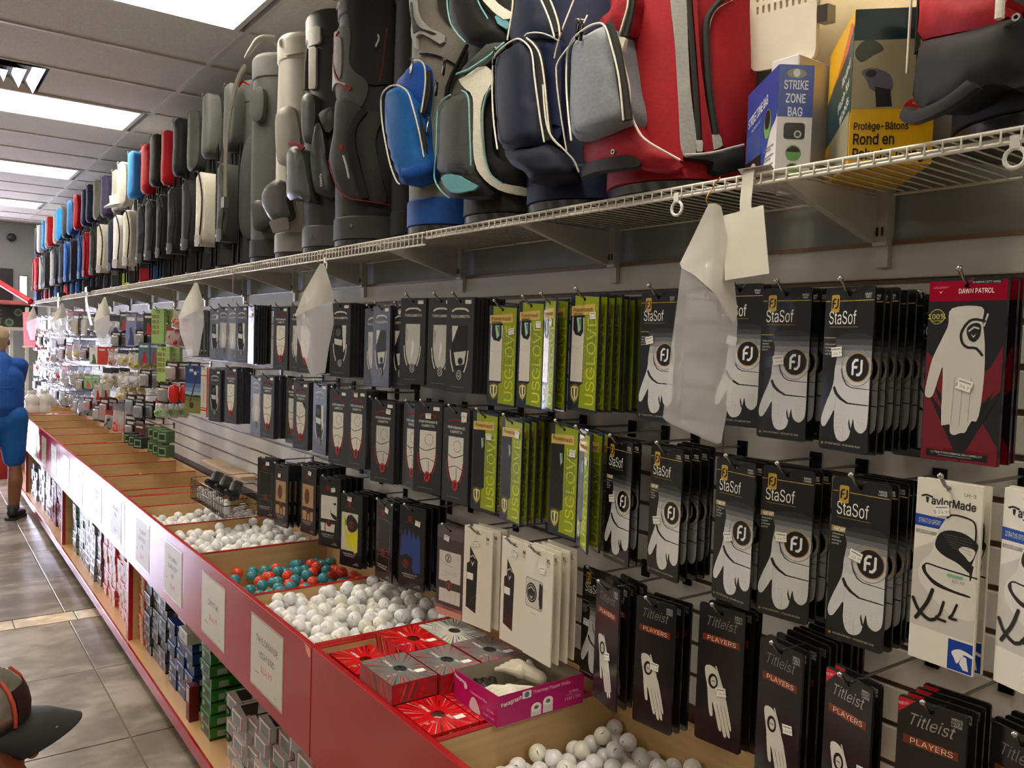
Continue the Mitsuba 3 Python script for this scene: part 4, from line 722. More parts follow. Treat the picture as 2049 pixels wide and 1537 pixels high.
for row in sorted(PACKS, key=lambda r: r[2]):
    ty, x, y, zt, h, n, yaw = row
    r = 1 if zt > 1.75 else 2 if zt > 1.4 else 3; cnt[r] += 1; yw = math.radians(yaw); place = f'{ROWN[r]} row, {ORD[cnt[r]-1] if cnt[r] <= len(ORD) else cnt[r]} from the right'
    cs = TY[ty]; v = int(g.integers(len(cs))); zt2 = zt
    zh = zt2-.012+.003; hook(x+.004, y, zh, f'peg hook holding the {DESC[ty]}, {place}')
    dx = min(.024, (1.478-x)/max(n, 1)) if ty not in ('tour', 'perf') else min(.014, (1.478-x)/max(n, 1))
    for i in range(n):
        vi = v if i == 0 else int(g.integers(len(cs))); c = cs[vi]
        gap = 0 if i == 0 else dx*i+g.uniform(-.002, .002)
        T = frame(x+gap, y+(0 if i == 0 else g.uniform(-.003, .003)), zt2+(0 if i == 0 else g.uniform(-.002, .002)), yw*(1 if i == 0 else (.55 if abs(yw) > .3 else 1))+(0 if i == 0 else g.uniform(-.03, .03)), 0, 0 if i == 0 else g.uniform(-.008, .008))
        lab = f'front {DESC[ty]}, {place}' if i == 0 else f'{DESC[ty]} behind the front one, {place}'
        k = thing('glove_pack' if ty not in ('blue', 'redw', 'grip') else 'accessory_pack', lab, 'glove pack' if ty not in ('blue', 'redw', 'grip') else 'pack', None if i == 0 else f'packs behind, {place}')
        for pn, d in c.parts:
            if i > 0 and pn == 'lettering' and i > 3: continue
            part(k, pn, d, T=T)
        if i == 0 and ty not in ('tour', 'perf', 'redw', 'dawnx') or (i == 0 and g.random() < .4):
            sx, sy = {'dawn': (.006, -.14), 'stasof': (-.02, -.12), 'stasofn': (-.012, -.135), 'titl': (.016, -.155), 'titln': (.03, -.14), 'usg': (.026, -.05), 'usgd': (.026, -.05)}.get(ty, (g.uniform(-.01, .03), -.03))
            part(k, 'price_sticker', STICK, T=T @ Tm(sx+g.uniform(-.012, .012), sy+g.uniform(-.02, .02), c.t+.0024, rz=g.uniform(-.3, .3)))
# ================================================================ golf bags on the wire shelf
BC = {'REDD': (152, 24, 36), 'RED2': (140, 22, 34), 'GREY': (116, 122, 128), 'WHT': (222, 218, 206), 'ZIP': (42, 42, 40), 'GREYL': (150, 150, 146), 'SILV': (176, 176, 168), 'BLKC': (26, 26, 27), 'NAVY': (28, 34, 54), 'NAVYD': (23, 28, 46), 'NAVYS': (32, 40, 72), 'CHAR': (66, 68, 66), 'CHARD': (50, 50, 49), 'CHARB': (44, 42, 40),
      'TEAL': (120, 178, 180), 'TEAL2': (96, 150, 158), 'CREAM': (212, 208, 194), 'BLUE': (28, 76, 158), 'BLUE2': (26, 88, 154), 'BLUE3': (22, 74, 150), 'DRED': (124, 28, 34), 'GREYM': (104, 98, 98), 'LEAT': (58, 62, 60), 'LEATG': (74, 78, 76), 'LEATS': (66, 66, 64), 'SILVM': (136, 134, 126), 'SILVL': (172, 168, 156)}
NEAR = {
 'red': ((1.315,1.225,0.155,0.15),[
  ('body','trim_panel','REDD',0.0,0.004,0,[(-40,2.349),(-41,2.399),(-42,2.446),(-43,2.482),(32,2.419),(38,2.295),(45,2.113),(43,2.112),(19,2.153),(9,2.179),(2,2.221),(-5,2.294),(-20,2.371),(-43,2.43),(-41,2.419)]),
  ('pocket','lower_flap','RED2',0.049,0.053,0,[(-40,2.18),(-11,2.182),(14,2.185),(19,2.162),(27,2.137),(43,2.1),(43,2.086),(23,2.092),(2,2.113),(-24,2.119),(-41,2.153)]),
  ('pocket','side_pocket','GREY',0.083,0.087,0,[(-3,2.373),(-15,2.378),(-32,2.38),(-40,2.362),(-40,2.316),(-37,2.244),(-25,2.168),(16,2.175),(12,2.257),(8,2.309),(3,2.36)]),
  ('zip','zipper','ZIP',0.083,0.006,0.012,[(5,2.364),(10,2.317),(14,2.251),(18,2.175)]),
  ('pipe','piping','WHT',0.091,0.0022,0,[(-19,2.163),(-26,2.231),(-34,2.307),(-34,2.354),(-24,2.368),(-11,2.371),(-1,2.37),(5,2.358),(10,2.308),(14,2.252),(17,2.173)]),
  ('pipe','piping','WHT',0.066,0.0022,0,[(2,2.371),(8,2.339),(12,2.291),(16,2.24),(17,2.198),(21,2.162),(27,2.135),(43,2.098)]),
  ('pocket','upper_pocket','RED2',0.049,0.053,0,[(-19,2.406),(-4,2.414),(-3,2.444),(12,2.428),(10,2.401),(8,2.358),(3,2.363)]),
  ('zip','zipper','ZIP',0.058,0.005,0.012,[(14,2.424),(13,2.385),(10,2.343)]),
  ('pipe','piping','WHT',0.066,0.002,0,[(13,2.421),(13,2.393),(9,2.347)]),
  ('body','zip_tab','WHT',0.058,0.006,0,[(7,2.345),(12,2.339),(10,2.314)]),
  ('body','stripe','GREYL',0.0,0.006,0,[(31,2.439),(41,2.436),(45,2.331),(48,2.245),(54,2.129),(44,2.123),(40,2.22),(36,2.332)]),
  ('zip','zipper','ZIP',0.0,0.007,0.01,[(43,2.436),(47,2.343),(52,2.232),(55,2.151)]),
  ('body','zip_tab','SILV',0.0,0.008,0,[(53,2.15),(58,2.15),(58,2.128),(54,2.128)]),
  ('body','welt','RED2',0.0,0.008,0,[(46,2.436),(49,2.435),(53,2.318),(59,2.221),(66,2.132),(59,2.128),(56,2.196),(51,2.318)]),
  ('pocket','long_pocket','REDD',0.0,0.004,0,[(78,2.443),(67,2.414),(61,2.388),(60,2.344),(63,2.271),(67,2.198),(72,2.144),(94,2.157),(109,2.268),(111,2.397),(107,2.465)]),
  ('zip','zipper','ZIP',0.0,0.012,0.011,[(73,2.435),(61,2.398),(57,2.368),(58,2.319),(61,2.246),(67,2.163)]),
  ('pipe','piping','WHT',0.0,0.0022,0,[(78,2.423),(65,2.401),(60,2.378),(59,2.339),(62,2.27),(67,2.197),(71,2.144)]),
  ('body','zip_tab','SILV',0.0,0.012,0,[(64,2.161),(70,2.161),(72,2.141),(66,2.132)]),
  ('pocket','corner_pocket','BLKC',0.033,0.037,0,[(45,2.112),(64,2.121),(82,2.142),(85,2.103),(81,2.094),(64,2.084),(63,2.106)]),
  ('pipe','piping','SILV',0.049,0.0025,0,[(45,2.111),(55,2.114),(62,2.119),(69,2.127),(78,2.137)]),
  ('body','handle','BLKC',0.033,0.02,0,[(-42,2.129),(-1,2.119),(17,2.119),(24,2.094),(8,2.095),(-35,2.103)]),
 ]),
 'navy': ((1.315,1.52,0.145,0.145),[
  ('pocket','front_pocket','NAVY',0.083,0.087,0,[(-34,2.396),(-34,2.423),(-14,2.419),(-1,2.42),(5,2.416),(11,2.401),(14,2.377),(17,2.325),(21,2.24),(24,2.186),(9,2.185),(-14,2.193),(-25,2.277),(-34,2.355)]),
  ('zip','zipper','ZIP',0.074,0.005,0.012,[(5,2.421),(13,2.402),(18,2.373),(20,2.326),(24,2.241),(27,2.19)]),
  ('pipe','piping','WHT',0.091,0.0022,0,[(-10,2.188),(-18,2.268),(-23,2.341),(-23,2.386),(-19,2.406),(-8,2.412),(2,2.416),(8,2.413),(14,2.394),(17,2.371),(19,2.322),(23,2.237),(26,2.182)]),
  ('pipe','piping','WHT',0.083,0.0022,0,[(11,2.415),(17,2.394),(21,2.366),(24,2.311),(27,2.227),(29,2.195),(34,2.173)]),
  ('pipe','piping','WHT',0.083,0.0022,0,[(23,2.307),(25,2.244),(27,2.211),(30,2.191),(37,2.163),(42,2.142),(45,2.117)]),
  ('pocket','lower_flap','NAVYD',0.083,0.087,0,[(-13,2.189),(10,2.18),(25,2.184),(27,2.183),(36,2.153),(45,2.116),(35,2.111),(18,2.101),(14,2.107),(9,2.13),(-2,2.149)]),
  ('pocket','upper_pocket','NAVY',0.049,0.053,0,[(-22,2.516),(-18,2.552),(12,2.519),(16,2.491),(21,2.45),(24,2.418),(5,2.432),(-35,2.469)]),
  ('pipe','piping','WHT',0.083,0.0022,0,[(-1,2.522),(-2,2.483),(-4,2.454),(-6,2.428)]),
  ('pipe','piping','WHT',0.083,0.0022,0,[(18,2.502),(22,2.474),(26,2.439),(29,2.403)]),
  ('zip','zipper','ZIP',0.074,0.004,0.011,[(20,2.504),(24,2.476),(28,2.445),(30,2.418)]),
  ('pipe','piping','WHT',0.083,0.0022,0,[(24,2.498),(28,2.464),(31,2.43),(32,2.404)]),
  ('pocket','side_pocket','NAVYS',0.033,0.037,0,[(-9,2.446),(3,2.445),(14,2.436),(26,2.417),(28,2.292),(29,2.207),(22,2.213),(18,2.274),(15,2.329),(10,2.394),(3,2.423)]),
  ('pipe','piping','WHT',0.066,0.002,0,[(4,2.427),(8,2.432),(17,2.426),(24,2.415),(30,2.401)]),
  ('pipe','piping','WHT',0.049,0.002,0,[(46,2.458),(39,2.411),(28,2.365),(27,2.333),(30,2.266),(36,2.165)]),
  ('pipe','piping','WHT',0.049,0.002,0,[(37,2.492),(34,2.466),(28,2.414),(25,2.372)]),
 ]),
 'teal': ((1.315,1.8,0.145,0.145),[
  ('pocket','side_pocket','CHAR',0.07,0.074,0,[(-24,2.358),(-15,2.363),(-1,2.366),(12,2.367),(17,2.358),(19,2.331),(21,2.259),(22,2.176),(20,2.146),(9,2.169),(-7,2.172),(-31,2.196),(-31,2.27),(-31,2.321)]),
  ('pipe','piping','TEAL',0.077,0.0022,0,[(5,2.106),(-7,2.132),(-23,2.175),(-23,2.2),(-19,2.235),(-19,2.31),(-17,2.345),(-9,2.357),(3,2.362)]),
  ('pipe','piping','TEAL',0.084,0.002,0,[(15,2.362),(19,2.352),(21,2.331),(22,2.279),(23,2.231),(24,2.177)]),
  ('body','teal_panel','TEAL2',0.084,0.006,0,[(-2,2.158),(3,2.164),(13,2.159),(22,2.141),(31,2.122),(19,2.114),(9,2.117)]),
  ('pocket','lower_pocket','BLKC',0.063,0.067,0,[(-31,2.191),(-16,2.177),(18,2.176),(24,2.176),(30,2.144),(37,2.12),(36,2.107),(19,2.109),(3,2.111),(-11,2.128)]),
  ('body','white_stripe','CREAM',0.056,0.012,0,[(7,2.399),(15,2.403),(23,2.417),(33,2.413),(34,2.368),(31,2.358),(28,2.335),(27,2.302),(29,2.224),(32,2.181),(36,2.154),(44,2.135),(63,2.123),(63,2.108),(47,2.114),(37,2.128),(28,2.158),(24,2.185),(22,2.226),(21,2.333),(18,2.361),(13,2.373)]),
  ('pipe','piping','TEAL',0.077,0.0018,0,[(36,2.362),(33,2.351),(31,2.328),(30,2.296),(31,2.219),(34,2.176),(38,2.15),(45,2.131)]),
  ('pocket','side_panel','BLKC',0.042,0.046,0,[(32,2.371),(29,2.36),(26,2.337),(25,2.306),(27,2.228),(30,2.184),(35,2.16),(43,2.14),(60,2.127),(63,2.192),(50,2.19),(34,2.214),(32,2.309)]),
  ('pocket','upper_pocket','BLKC',0.056,0.06,0,[(-21,2.629),(-17,2.586),(-7,2.541),(3,2.506),(10,2.489),(21,2.486),(41,2.478),(44,2.499),(36,2.521),(27,2.553),(20,2.585),(18,2.605),(-22,2.65)]),
  ('pipe','piping','TEAL',0.07,0.002,0,[(-10,2.626),(-8,2.589),(-3,2.547),(5,2.513),(14,2.482)]),
  ('pocket','mid_pocket','CHAR',0.056,0.06,0,[(1,2.422),(18,2.455),(26,2.476),(33,2.479),(41,2.477),(41,2.464),(33,2.441),(22,2.422)]),
  ('pipe','piping','TEAL',0.077,0.0026,0,[(8,2.408),(18,2.411),(25,2.421),(32,2.434),(38,2.451),(43,2.466)]),
  ('body','teal_panel','TEAL2',0.056,0.01,0,[(35,2.533),(36,2.539),(45,2.519),(44,2.501),(37,2.516)]),
  ('body','white_stripe','CREAM',0.056,0.012,0,[(20,2.604),(28,2.598),(34,2.577),(39,2.557),(46,2.542),(44,2.52),(36,2.539),(30,2.56)]),
  ('pipe','piping','TEAL',0.07,0.002,0,[(21,2.593),(25,2.562),(29,2.539),(31,2.527)]),
 ]),
 'grey': ((1.315,2.11,0.145,0.145),[
  ('body','trim_y','GREYL',0.0,0.008,0,[(-29,2.756),(-7,2.736),(0,2.681),(13,2.64),(27,2.615),(42,2.595),(39,2.57),(25,2.591),(13,2.609),(4,2.61),(2,2.595),(3,2.57),(-3,2.593),(-11,2.632),(-10,2.667)]),
  ('body','trim_slot','CHARB',0.0,0.01,0,[(-14,2.714),(-8,2.71),(-3,2.667),(10,2.628),(31,2.603),(30,2.596),(16,2.614),(6,2.622),(-1,2.616),(-5,2.649)]),
  ('body','dark_panel','CHARB',0.0,0.006,0,[(31,2.712),(43,2.709),(45,2.653),(50,2.616),(40,2.641),(33,2.669)]),
  ('zip','seam','BLKC',0.0,0.007,0.004,[(9,2.557),(21,2.551),(34,2.541),(46,2.526),(55,2.513)]),
  ('zip','zipper','BLKC',0.014,0.01,0.009,[(65,2.566),(60,2.535),(52,2.487),(47,2.449),(46,2.423)]),
  ('pocket','upper_pocket','BLUE',0.041,0.045,0,[(-28,2.493),(-6,2.499),(5,2.513),(16,2.522),(22,2.517),(27,2.498),(28,2.46),(27,2.424),(24,2.377),(19,2.377),(6,2.442)]),
  ('pipe','piping','CREAM',0.061,0.0025,0,[(21,2.514),(27,2.511),(31,2.492),(32,2.453),(31,2.417),(29,2.371)]),
  ('zip','zipper','ZIP',0.041,0.004,0.01,[(31,2.489),(32,2.447),(30,2.405),(27,2.374)]),
  ('pocket','side_pocket','BLUE2',0.068,0.072,0,[(-27,2.453),(-16,2.463),(-3,2.461),(7,2.454),(15,2.435),(22,2.399),(27,2.353),(30,2.278),(38,2.243),(38,2.198),(23,2.189),(12,2.18),(6,2.195),(-3,2.243),(-15,2.315),(-27,2.39)]),
  ('pipe','piping','CREAM',0.081,0.0025,0,[(15,2.177),(11,2.191),(4,2.234),(-5,2.306),(-16,2.39),(-20,2.44),(-5,2.453),(6,2.453),(14,2.443),(21,2.421),(26,2.374),(31,2.312),(35,2.245)]),
  ('zip','zipper','ZIP',0.054,0.004,0.012,[(22,2.383),(29,2.311),(32,2.256)]),
  ('pocket','flap','BLUE3',0.074,0.078,0,[(9,2.235),(24,2.237),(39,2.242),(39,2.198),(24,2.188),(13,2.18),(10,2.202)]),
 ]),
 'black': ((1.315,2.62,0.155,0.15),[
  ('body','side_panel','CHAR',0,0.006,0,[(-7,2.777),(21,2.762),(21,2.665),(28,2.624),(48,2.577),(39,2.501),(25,2.528),(-4,2.545),(-10,2.609),(-13,2.702)]),
  ('body','white_trim','GREYL',0,0.012,0,[(-24,2.772),(-24,2.764),(-24,2.74),(-24,2.679),(-24,2.635),(-24,2.586),(-6,2.597),(7,2.592),(18,2.576),(17,2.586),(0,2.605),(-14,2.648),(-24,2.711)]),
  ('body','red_trim','DRED',0,0.01,0,[(-24,2.772),(2,2.764),(-12,2.752),(-15,2.673),(-3,2.619),(17,2.581),(26,2.575),(25,2.557),(8,2.583),(-10,2.615),(-24,2.68)]),
  ('body','mesh_panel','GREYM',0,0.01,0,[(3,2.746),(-15,2.752),(-15,2.679),(2,2.615),(7,2.613),(9,2.671),(7,2.731)]),
  ('body','black_panel','BLKC',0,0.005,0,[(20,2.874),(99,2.886),(106,2.771),(111,2.701),(84,2.594),(66,2.579),(48,2.577),(28,2.624),(21,2.668),(22,2.753)]),
  ('pocket','apparel_pocket','CHARD',0.02,0.024,0,[(4,2.533),(30,2.521),(42,2.49),(32,2.448),(30,2.389),(36,2.315),(46,2.209),(31,2.206),(18,2.23),(3,2.276),(-13,2.345),(1,2.43)]),
  ('zip','zipper','BLKC',0.03,0.008,0.022,[(47,2.487),(36,2.439),(34,2.386),(39,2.313),(50,2.204)]),
  ('pocket','long_pocket','CHARD',0.02,0.024,0,[(47,2.484),(37,2.438),(35,2.389),(43,2.314),(50,2.209),(72,2.197),(65,2.287),(59,2.374),(60,2.418),(66,2.475)]),
  ('pipe','piping','DRED',0.035,0.0022,0,[(2,2.335),(8,2.296),(16,2.249),(25,2.22),(36,2.2),(51,2.194),(64,2.189),(77,2.186),(88,2.2),(99,2.235)]),
  ('zip','badge','DRED',0.045,0.004,0.01,[(25,2.373),(25,2.359)]),
  ('zip','badge_bar','SILV',0.045,0.004,0.003,[(27,2.341),(31,2.305),(34,2.266)]),
  ('zip','zip_pull','SILV',0.03,0.008,0.004,[(59,2.726),(60,2.713),(57,2.688)]),
  ('zip','zip_line','DRED',0.0,0.006,0.004,[(69,2.761),(67,2.711),(65,2.646),(61,2.587)]),
 ]),
 'leather': ((1.315,2.93,0.14,0.14),[
  ('body','collar_band','SILV',0.0,0.006,0,[(5,2.859),(30,2.861),(31,2.798),(6,2.796)]),
  ('body','side_strip','SILVM',0.0,0.006,0,[(7,2.794),(24,2.791),(25,2.639),(16,2.642),(9,2.645)]),
  ('zip','strap','CHAR',0.0,0.01,0.014,[(3,2.792),(-3,2.727),(-3,2.648)]),
  ('pocket','upper_pocket','LEAT',0.034,0.038,0,[(6,2.584),(9,2.611),(19,2.619),(28,2.61),(32,2.573),(32,2.509),(32,2.45),(12,2.456)]),
  ('pocket','small_pocket','LEATG',0.046,0.05,0,[(39,2.537),(46,2.552),(55,2.565),(58,2.553),(58,2.506),(51,2.47),(46,2.483)]),
  ('pocket','long_pocket','LEAT',0.057,0.061,0,[(37,2.5),(43,2.496),(48,2.42),(51,2.357),(61,2.247),(46,2.252),(39,2.261),(33,2.326),(31,2.406)]),
  ('pocket','side_pocket','LEATG',0.057,0.061,0,[(-20,2.423),(2,2.433),(18,2.413),(26,2.327),(32,2.23),(15,2.246),(-10,2.246),(-21,2.281),(-20,2.347)]),
  ('zip','red_band','DRED',0.069,0.006,0.012,[(5,2.439),(17,2.433),(27,2.411)]),
 ]),
 'silver': ((1.315,3.22,0.14,0.14),[
  ('body','collar_band','SILVL',0,0.008,0,[(23,2.896),(42,2.9),(61,2.902),(62,2.841),(23,2.83)]),
  ('pocket','front_pocket','SILVM',0.03,0.034,0,[(11,2.573),(15,2.613),(29,2.629),(40,2.631),(46,2.603),(51,2.548),(53,2.501),(50,2.41),(22,2.413),(14,2.485)]),
  ('pocket','lower_pocket','LEATS',0.05,0.054,0,[(-19,2.295),(14,2.344),(29,2.347),(37,2.312),(39,2.26),(44,2.208),(23,2.189),(7,2.213)]),
  ('body','label','GREYM',0.055,0.008,0,[(18,2.187),(43,2.204),(47,2.155),(25,2.141)]),
 ]),
 'strap': ((1.315,3.52,0.14,0.14),[
  ('pocket','side_panel','CHAR',0.02,0.024,0,[(7,2.751),(34,2.772),(35,2.656),(20,2.635),(9,2.664)]),
  ('pocket','lower_pocket','LEATS',0.04,0.044,0,[(21,2.295),(33,2.308),(40,2.304),(48,2.26),(54,2.219),(40,2.188),(29,2.185),(24,2.235)]),
 ]),
 'hood': ((1.33,0.5,0.15,0.15),[
  ('pocket','front_panel','REDD',0.05,0.054,0,[(-59,2.298),(-59,2.252),(-59,2.22),(-59,2.211),(-61,2.224),(-28,2.195),(-3,2.181),(-4,2.209),(-5,2.217)]),
  ('pipe','piping','WHT',0.06,0.0024,0,[(-59,2.299),(-59,2.265),(-59,2.228),(-59,2.213),(-59,2.21)]),
  ('pipe','piping','WHT',0.06,0.0024,0,[(-59,2.299),(-59,2.265),(-59,2.221),(-59,2.176)]),
  ('zip','piping_b','WHT',0.06,0.005,0.006,[(-2,2.211),(-2,2.181)]),
  ('pocket','lower_flap','BLKC',0.05,0.054,0,[(-59,2.206),(-61,2.221),(-23,2.189),(1,2.183),(5,2.18),(7,2.092),(-6,2.108),(-21,2.092),(-37,2.093),(-61,2.135),(-60,2.157),(-59,2.176)]),
  ('zip','handle','BLKC',0.07,0.012,0.016,[(-7,2.101),(-15,2.087),(-24,2.082),(-34,2.085),(-41,2.1)]),
  ('zip','zipper','ZIP',0.05,0.004,0.01,[(-59,2.299),(-59,2.265),(-59,2.226),(-59,2.205)]),
 ]),
}
class Bag:
    """an upright bag: an oval tube with patches laid on its wall at (degrees from the aisle side, height)"""
    def __init__(s, cx, cy, a, b, H=0.86): s.cx, s.cy, s.a, s.b, s.H = cx, cy, a, b, H
    def S(s, th, z, o=0.0):
        th = np.radians(th); o = np.asarray(o); return np.stack([s.cx-(s.b+o)*np.cos(th), s.cy-(s.a+o)*np.sin(th), np.asarray(z)+0*th], -1)
    def ring(s, z, k, o=0.0, n=36): return s.S(np.arange(n)*360/n, np.full(n, z), (k-1)*s.a+o)
    def tube(s, prof, n=36): return LOFT([s.ring(DECK+z, k, 0, n)[::-1] for z, k in prof])
    def patch(s, pts, off, t, dome, dens=.016, smooth=True):
        """a piece of cloth over the outline; dome: it swells from the wall by up to t, else a flat piece at off with thickness t"""
        k = math.radians(1)*s.a; q = np.array(pts, float)*[k, 1]
        p = Polygon(smooth_poly(q) if smooth else q).buffer(0); p = max(getattr(p, 'geoms', [p]), key=lambda g_: g_.area)
        bd = p.exterior; nb = max(12, int(bd.length/dens)); B = np.array([bd.interpolate(i/nb, normalized=True).coords[0] for i in range(nb)])
        x0, y0, x1, y1 = p.bounds; gx, gy = np.meshgrid(np.arange(x0, x1, dens)+.003, np.arange(y0, y1, dens)+.003); G = np.c_[gx.ravel(), gy.ravel()]
        ins = shapely.contains_xy(p.buffer(-dens*.45), G[:, 0], G[:, 1]); I = G[ins]
        rim = [] if not dome else B
        P = np.vstack([B, I]) if len(I) else B; tri = Delaunay(P).simplices; cen = P[tri].mean(1); tri = tri[shapely.contains_xy(p, cen[:, 0], cen[:, 1])]
        d = shapely.distance(shapely.points(P), bd); e = .022
        if dome: o = t*np.clip(.80+.20*np.sqrt(1-(1-np.clip(d/e, 0, 1))**2), 0, 1)+.006*(meshkit.noise(np.c_[P*9, np.full(len(P), t*50)])-.5)
        else: o = off+t+0*d
        a_, b_ = P[tri[:, 1]]-P[tri[:, 0]], P[tri[:, 2]]-P[tri[:, 0]]; sg = a_[:, 0]*b_[:, 1]-a_[:, 1]*b_[:, 0]; tri = np.where((sg < 0)[:, None], tri[:, ::-1], tri)
        n = len(B); V = s.S(P[:, 0]/k, P[:, 1], o); low = s.S(B[:, 0]/k, B[:, 1], -.004 if dome else off-.004)
        sd = np.array([[i, (i+1) % n, len(P)+(i+1) % n, len(P)+i] for i in range(n)]); ccw = shapely.is_ccw(bd)
        if not ccw: sd = sd[:, ::-1]
        sd = sd[:, ::-1]
        F = np.vstack([tri, sd[:, [0, 1, 2]], sd[:, [0, 2, 3]]]); return np.vstack([V, low]), F
    def line(s, pts, off, r, n=6):
        q = smooth_poly(pts, closed=False); return TUBE(s.S(q[:, 0], q[:, 1], off), r, n)
    def strip(s, pts, off, w, t):
        k = math.radians(1)*s.a; q = smooth_poly(np.array(pts, float)*[k, 1], closed=False); t_ = np.gradient(q, axis=0); t_ /= np.linalg.norm(t_, axis=1, keepdims=True); nn = np.c_[-t_[:, 1], t_[:, 0]]*w/2
        L, R_ = q+nn, q-nn; rings = np.stack([s.S(L[:, 0]/k, L[:, 1], off-.004), s.S(L[:, 0]/k, L[:, 1], off+t*.8), s.S(q[:, 0]/k, q[:, 1], off+t), s.S(R_[:, 0]/k, R_[:, 1], off+t*.8), s.S(R_[:, 0]/k, R_[:, 1], off-.004)], 1)
        return LOFT(rings)
def bag_basics(k, B, body, base, foot=(34, 33, 32), collar=None, mat='cloth', H=None, bk=1.0):
    H = H or B.H; collar = collar or body
    part(k, 'foot', M().add(B.tube([(0.002, .90*bk), (.004, .96*bk), (.022, .96*bk), (.024, .93*bk)]), foot, 35), 'plastic')
    part(k, 'base_band', M().add(B.tube([(.024, .965*bk), (.026, .985*bk), (.095, .985*bk), (.1, .96*bk)]), base, 35), mat)
    part(k, 'body', M().add(B.tube([(.09, .95), (.2, .97), (.4, .98), (.6, .97), (H-.09, .95)]), body, 35), mat)
    part(k, 'collar', M().add(B.tube([(H-.1, .96), (H-.095, .99), (H-.02, 1.0), (H-.01, .98), (H, .93)]), collar, 35), mat)
    m = M()
    for th in (0, 90): 
        p, q = B.S(th, DECK+H-.004, -.03), B.S(th+180, DECK+H-.004, -.03); m.add(TUBE([p, q], .009, 6), (40, 40, 40), True)
    part(k, 'divider_top', m, 'plastic')
BAGD = {'hood': ('black and red golf bag cut by the right edge of the picture', (30, 29, 30), (30, 29, 30), 'cloth'), 'red': ('red golf bag with a grey side pocket and white piping', (148, 24, 36), (150, 24, 34), 'cloth'), 'navy': ('navy golf bag with white piping, left of the red bag', (30, 36, 60), (26, 34, 60), 'cloth'), 'teal': ('black golf bag with a white Y stripe and teal piping', (34, 34, 33), (46, 42, 38), 'cloth'),
        'grey': ('grey golf bag with bright blue pockets', (120, 116, 108), (30, 78, 150), 'cloth'), 'black': ('big black golf bag with red piping along its bottom', (40, 40, 40), (62, 62, 62), 'cloth'), 'leather': ('black leather golf bag with a silver collar band', (36, 37, 37), (72, 72, 70), 'leather'), 'silver': ('silver grey golf bag with an upright pale tube and long front pocket', (164, 160, 150), (120, 118, 112), 'leather'), 'strap': ('dark grey golf bag with a long pale shoulder strap', (70, 72, 70), (44, 44, 44), 'cloth')}
KEY = {}
for key, ((cx_, cy_, a, b), items) in NEAR.items():
    lab, body, base, mat = BAGD[key]; k = KEY[key] = thing('golf_bag', lab, 'golf bag', None); B = Bag(cx_, cy_, a, b, .87)
    bag_basics(k, B, body, base, mat=mat, collar={'silver': (184, 180, 168), 'black': (44, 44, 43), 'red': (150, 24, 34)}.get(key))
    for kind, pn, col, off, t, w, pts in items:
        c = BC[col]; pm = {'pipe': 'paper', 'zip': 'cloth'}.get(kind, mat)
        if key == 'leather' or key == 'strap': pm = 'leather' if col.startswith('LEA') else pm
        if kind == 'pocket': part(k, pn, M().add(B.patch(pts, off, t, True), c, 40), pm)
        elif kind == 'body': part(k, pn, M().add(B.patch(pts, off, t, False, smooth=len(pts) > 6), c, 40), pm)
        elif kind == 'pipe': part(k, pn, M().add(B.line(pts, off+.002, t), c, True), pm)
        else: part(k, pn, M().add(B.strip(pts, off, w, t), c, 40), pm)
def pull(k, B, th, z, off, col=(40, 40, 40)):
    p = B.S(th, z, off); m = M().add(TUBE([p, p+[-.004, -.004, -.016], p+[-.006, -.004, -.036]], [.003, .004, .0035], 6), col, True).add(TUBE([p+[0, .006, .004], p+[-.006, .0, .006], p+[0, -.006, .004]], .0022, 5), (170, 170, 165), True)
    part(k, 'zip_pull', m, 'metal')
def logo(k, B, s_, th, z, off, h, col, rot=0):
    """raised lettering bent round the bag's wall"""
    v, f = text(s_, h, 0, 0, 0, True, rot=rot); kk = math.radians(1)*B.a; part(k, 'lettering', M().add((B.S(th+v[:, 0]/kk, z+v[:, 1], off), f), col), 'paper')
NB = {q: Bag(*NEAR[q][0], .87) for q in NEAR}
pull(KEY['red'], NB['red'], -14, 2.39, .088); pull(KEY['red'], NB['red'], -20, 2.40, .086); pull(KEY['navy'], NB['navy'], -22, 2.425, .09); pull(KEY['teal'], NB['teal'], -24, 2.42, .078); pull(KEY['teal'], NB['teal'], -12, 2.46, .07); pull(KEY['grey'], NB['grey'], 30, 2.36, .03, (190, 186, 176)); pull(KEY['grey'], NB['grey'], 16, 2.52, .05, (190, 186, 176))
logo(KEY['black'], NB['black'], 'ALLEN', -12, DECK+.80, .004, .012, (190, 188, 180)); logo(KEY['black'], NB['black'], 'OGIO', -6, 2.27, .055, .012, (176, 174, 168), rot=-1.35)
# grommets on the red and the right hand bag
for q, th, z, o in (('red', 5, 2.128, .055), ('hood', 4, 2.175, .064), ('hood', 44, 2.185, .064), ('black', 30, 2.12, .004), ('leather', 20, 2.11, .004)):
    p = NB[q].S(th, z, o); n_ = NB[q].S(th, z, o+.003)-p; part(KEY[q], 'grommet', M().add(TUBE([p, p+n_], .0052, 12), (170, 168, 160), 30).add(TUBE([p+n_, p+1.15*n_], .0026, 8), (30, 30, 30), 30), 'metal')
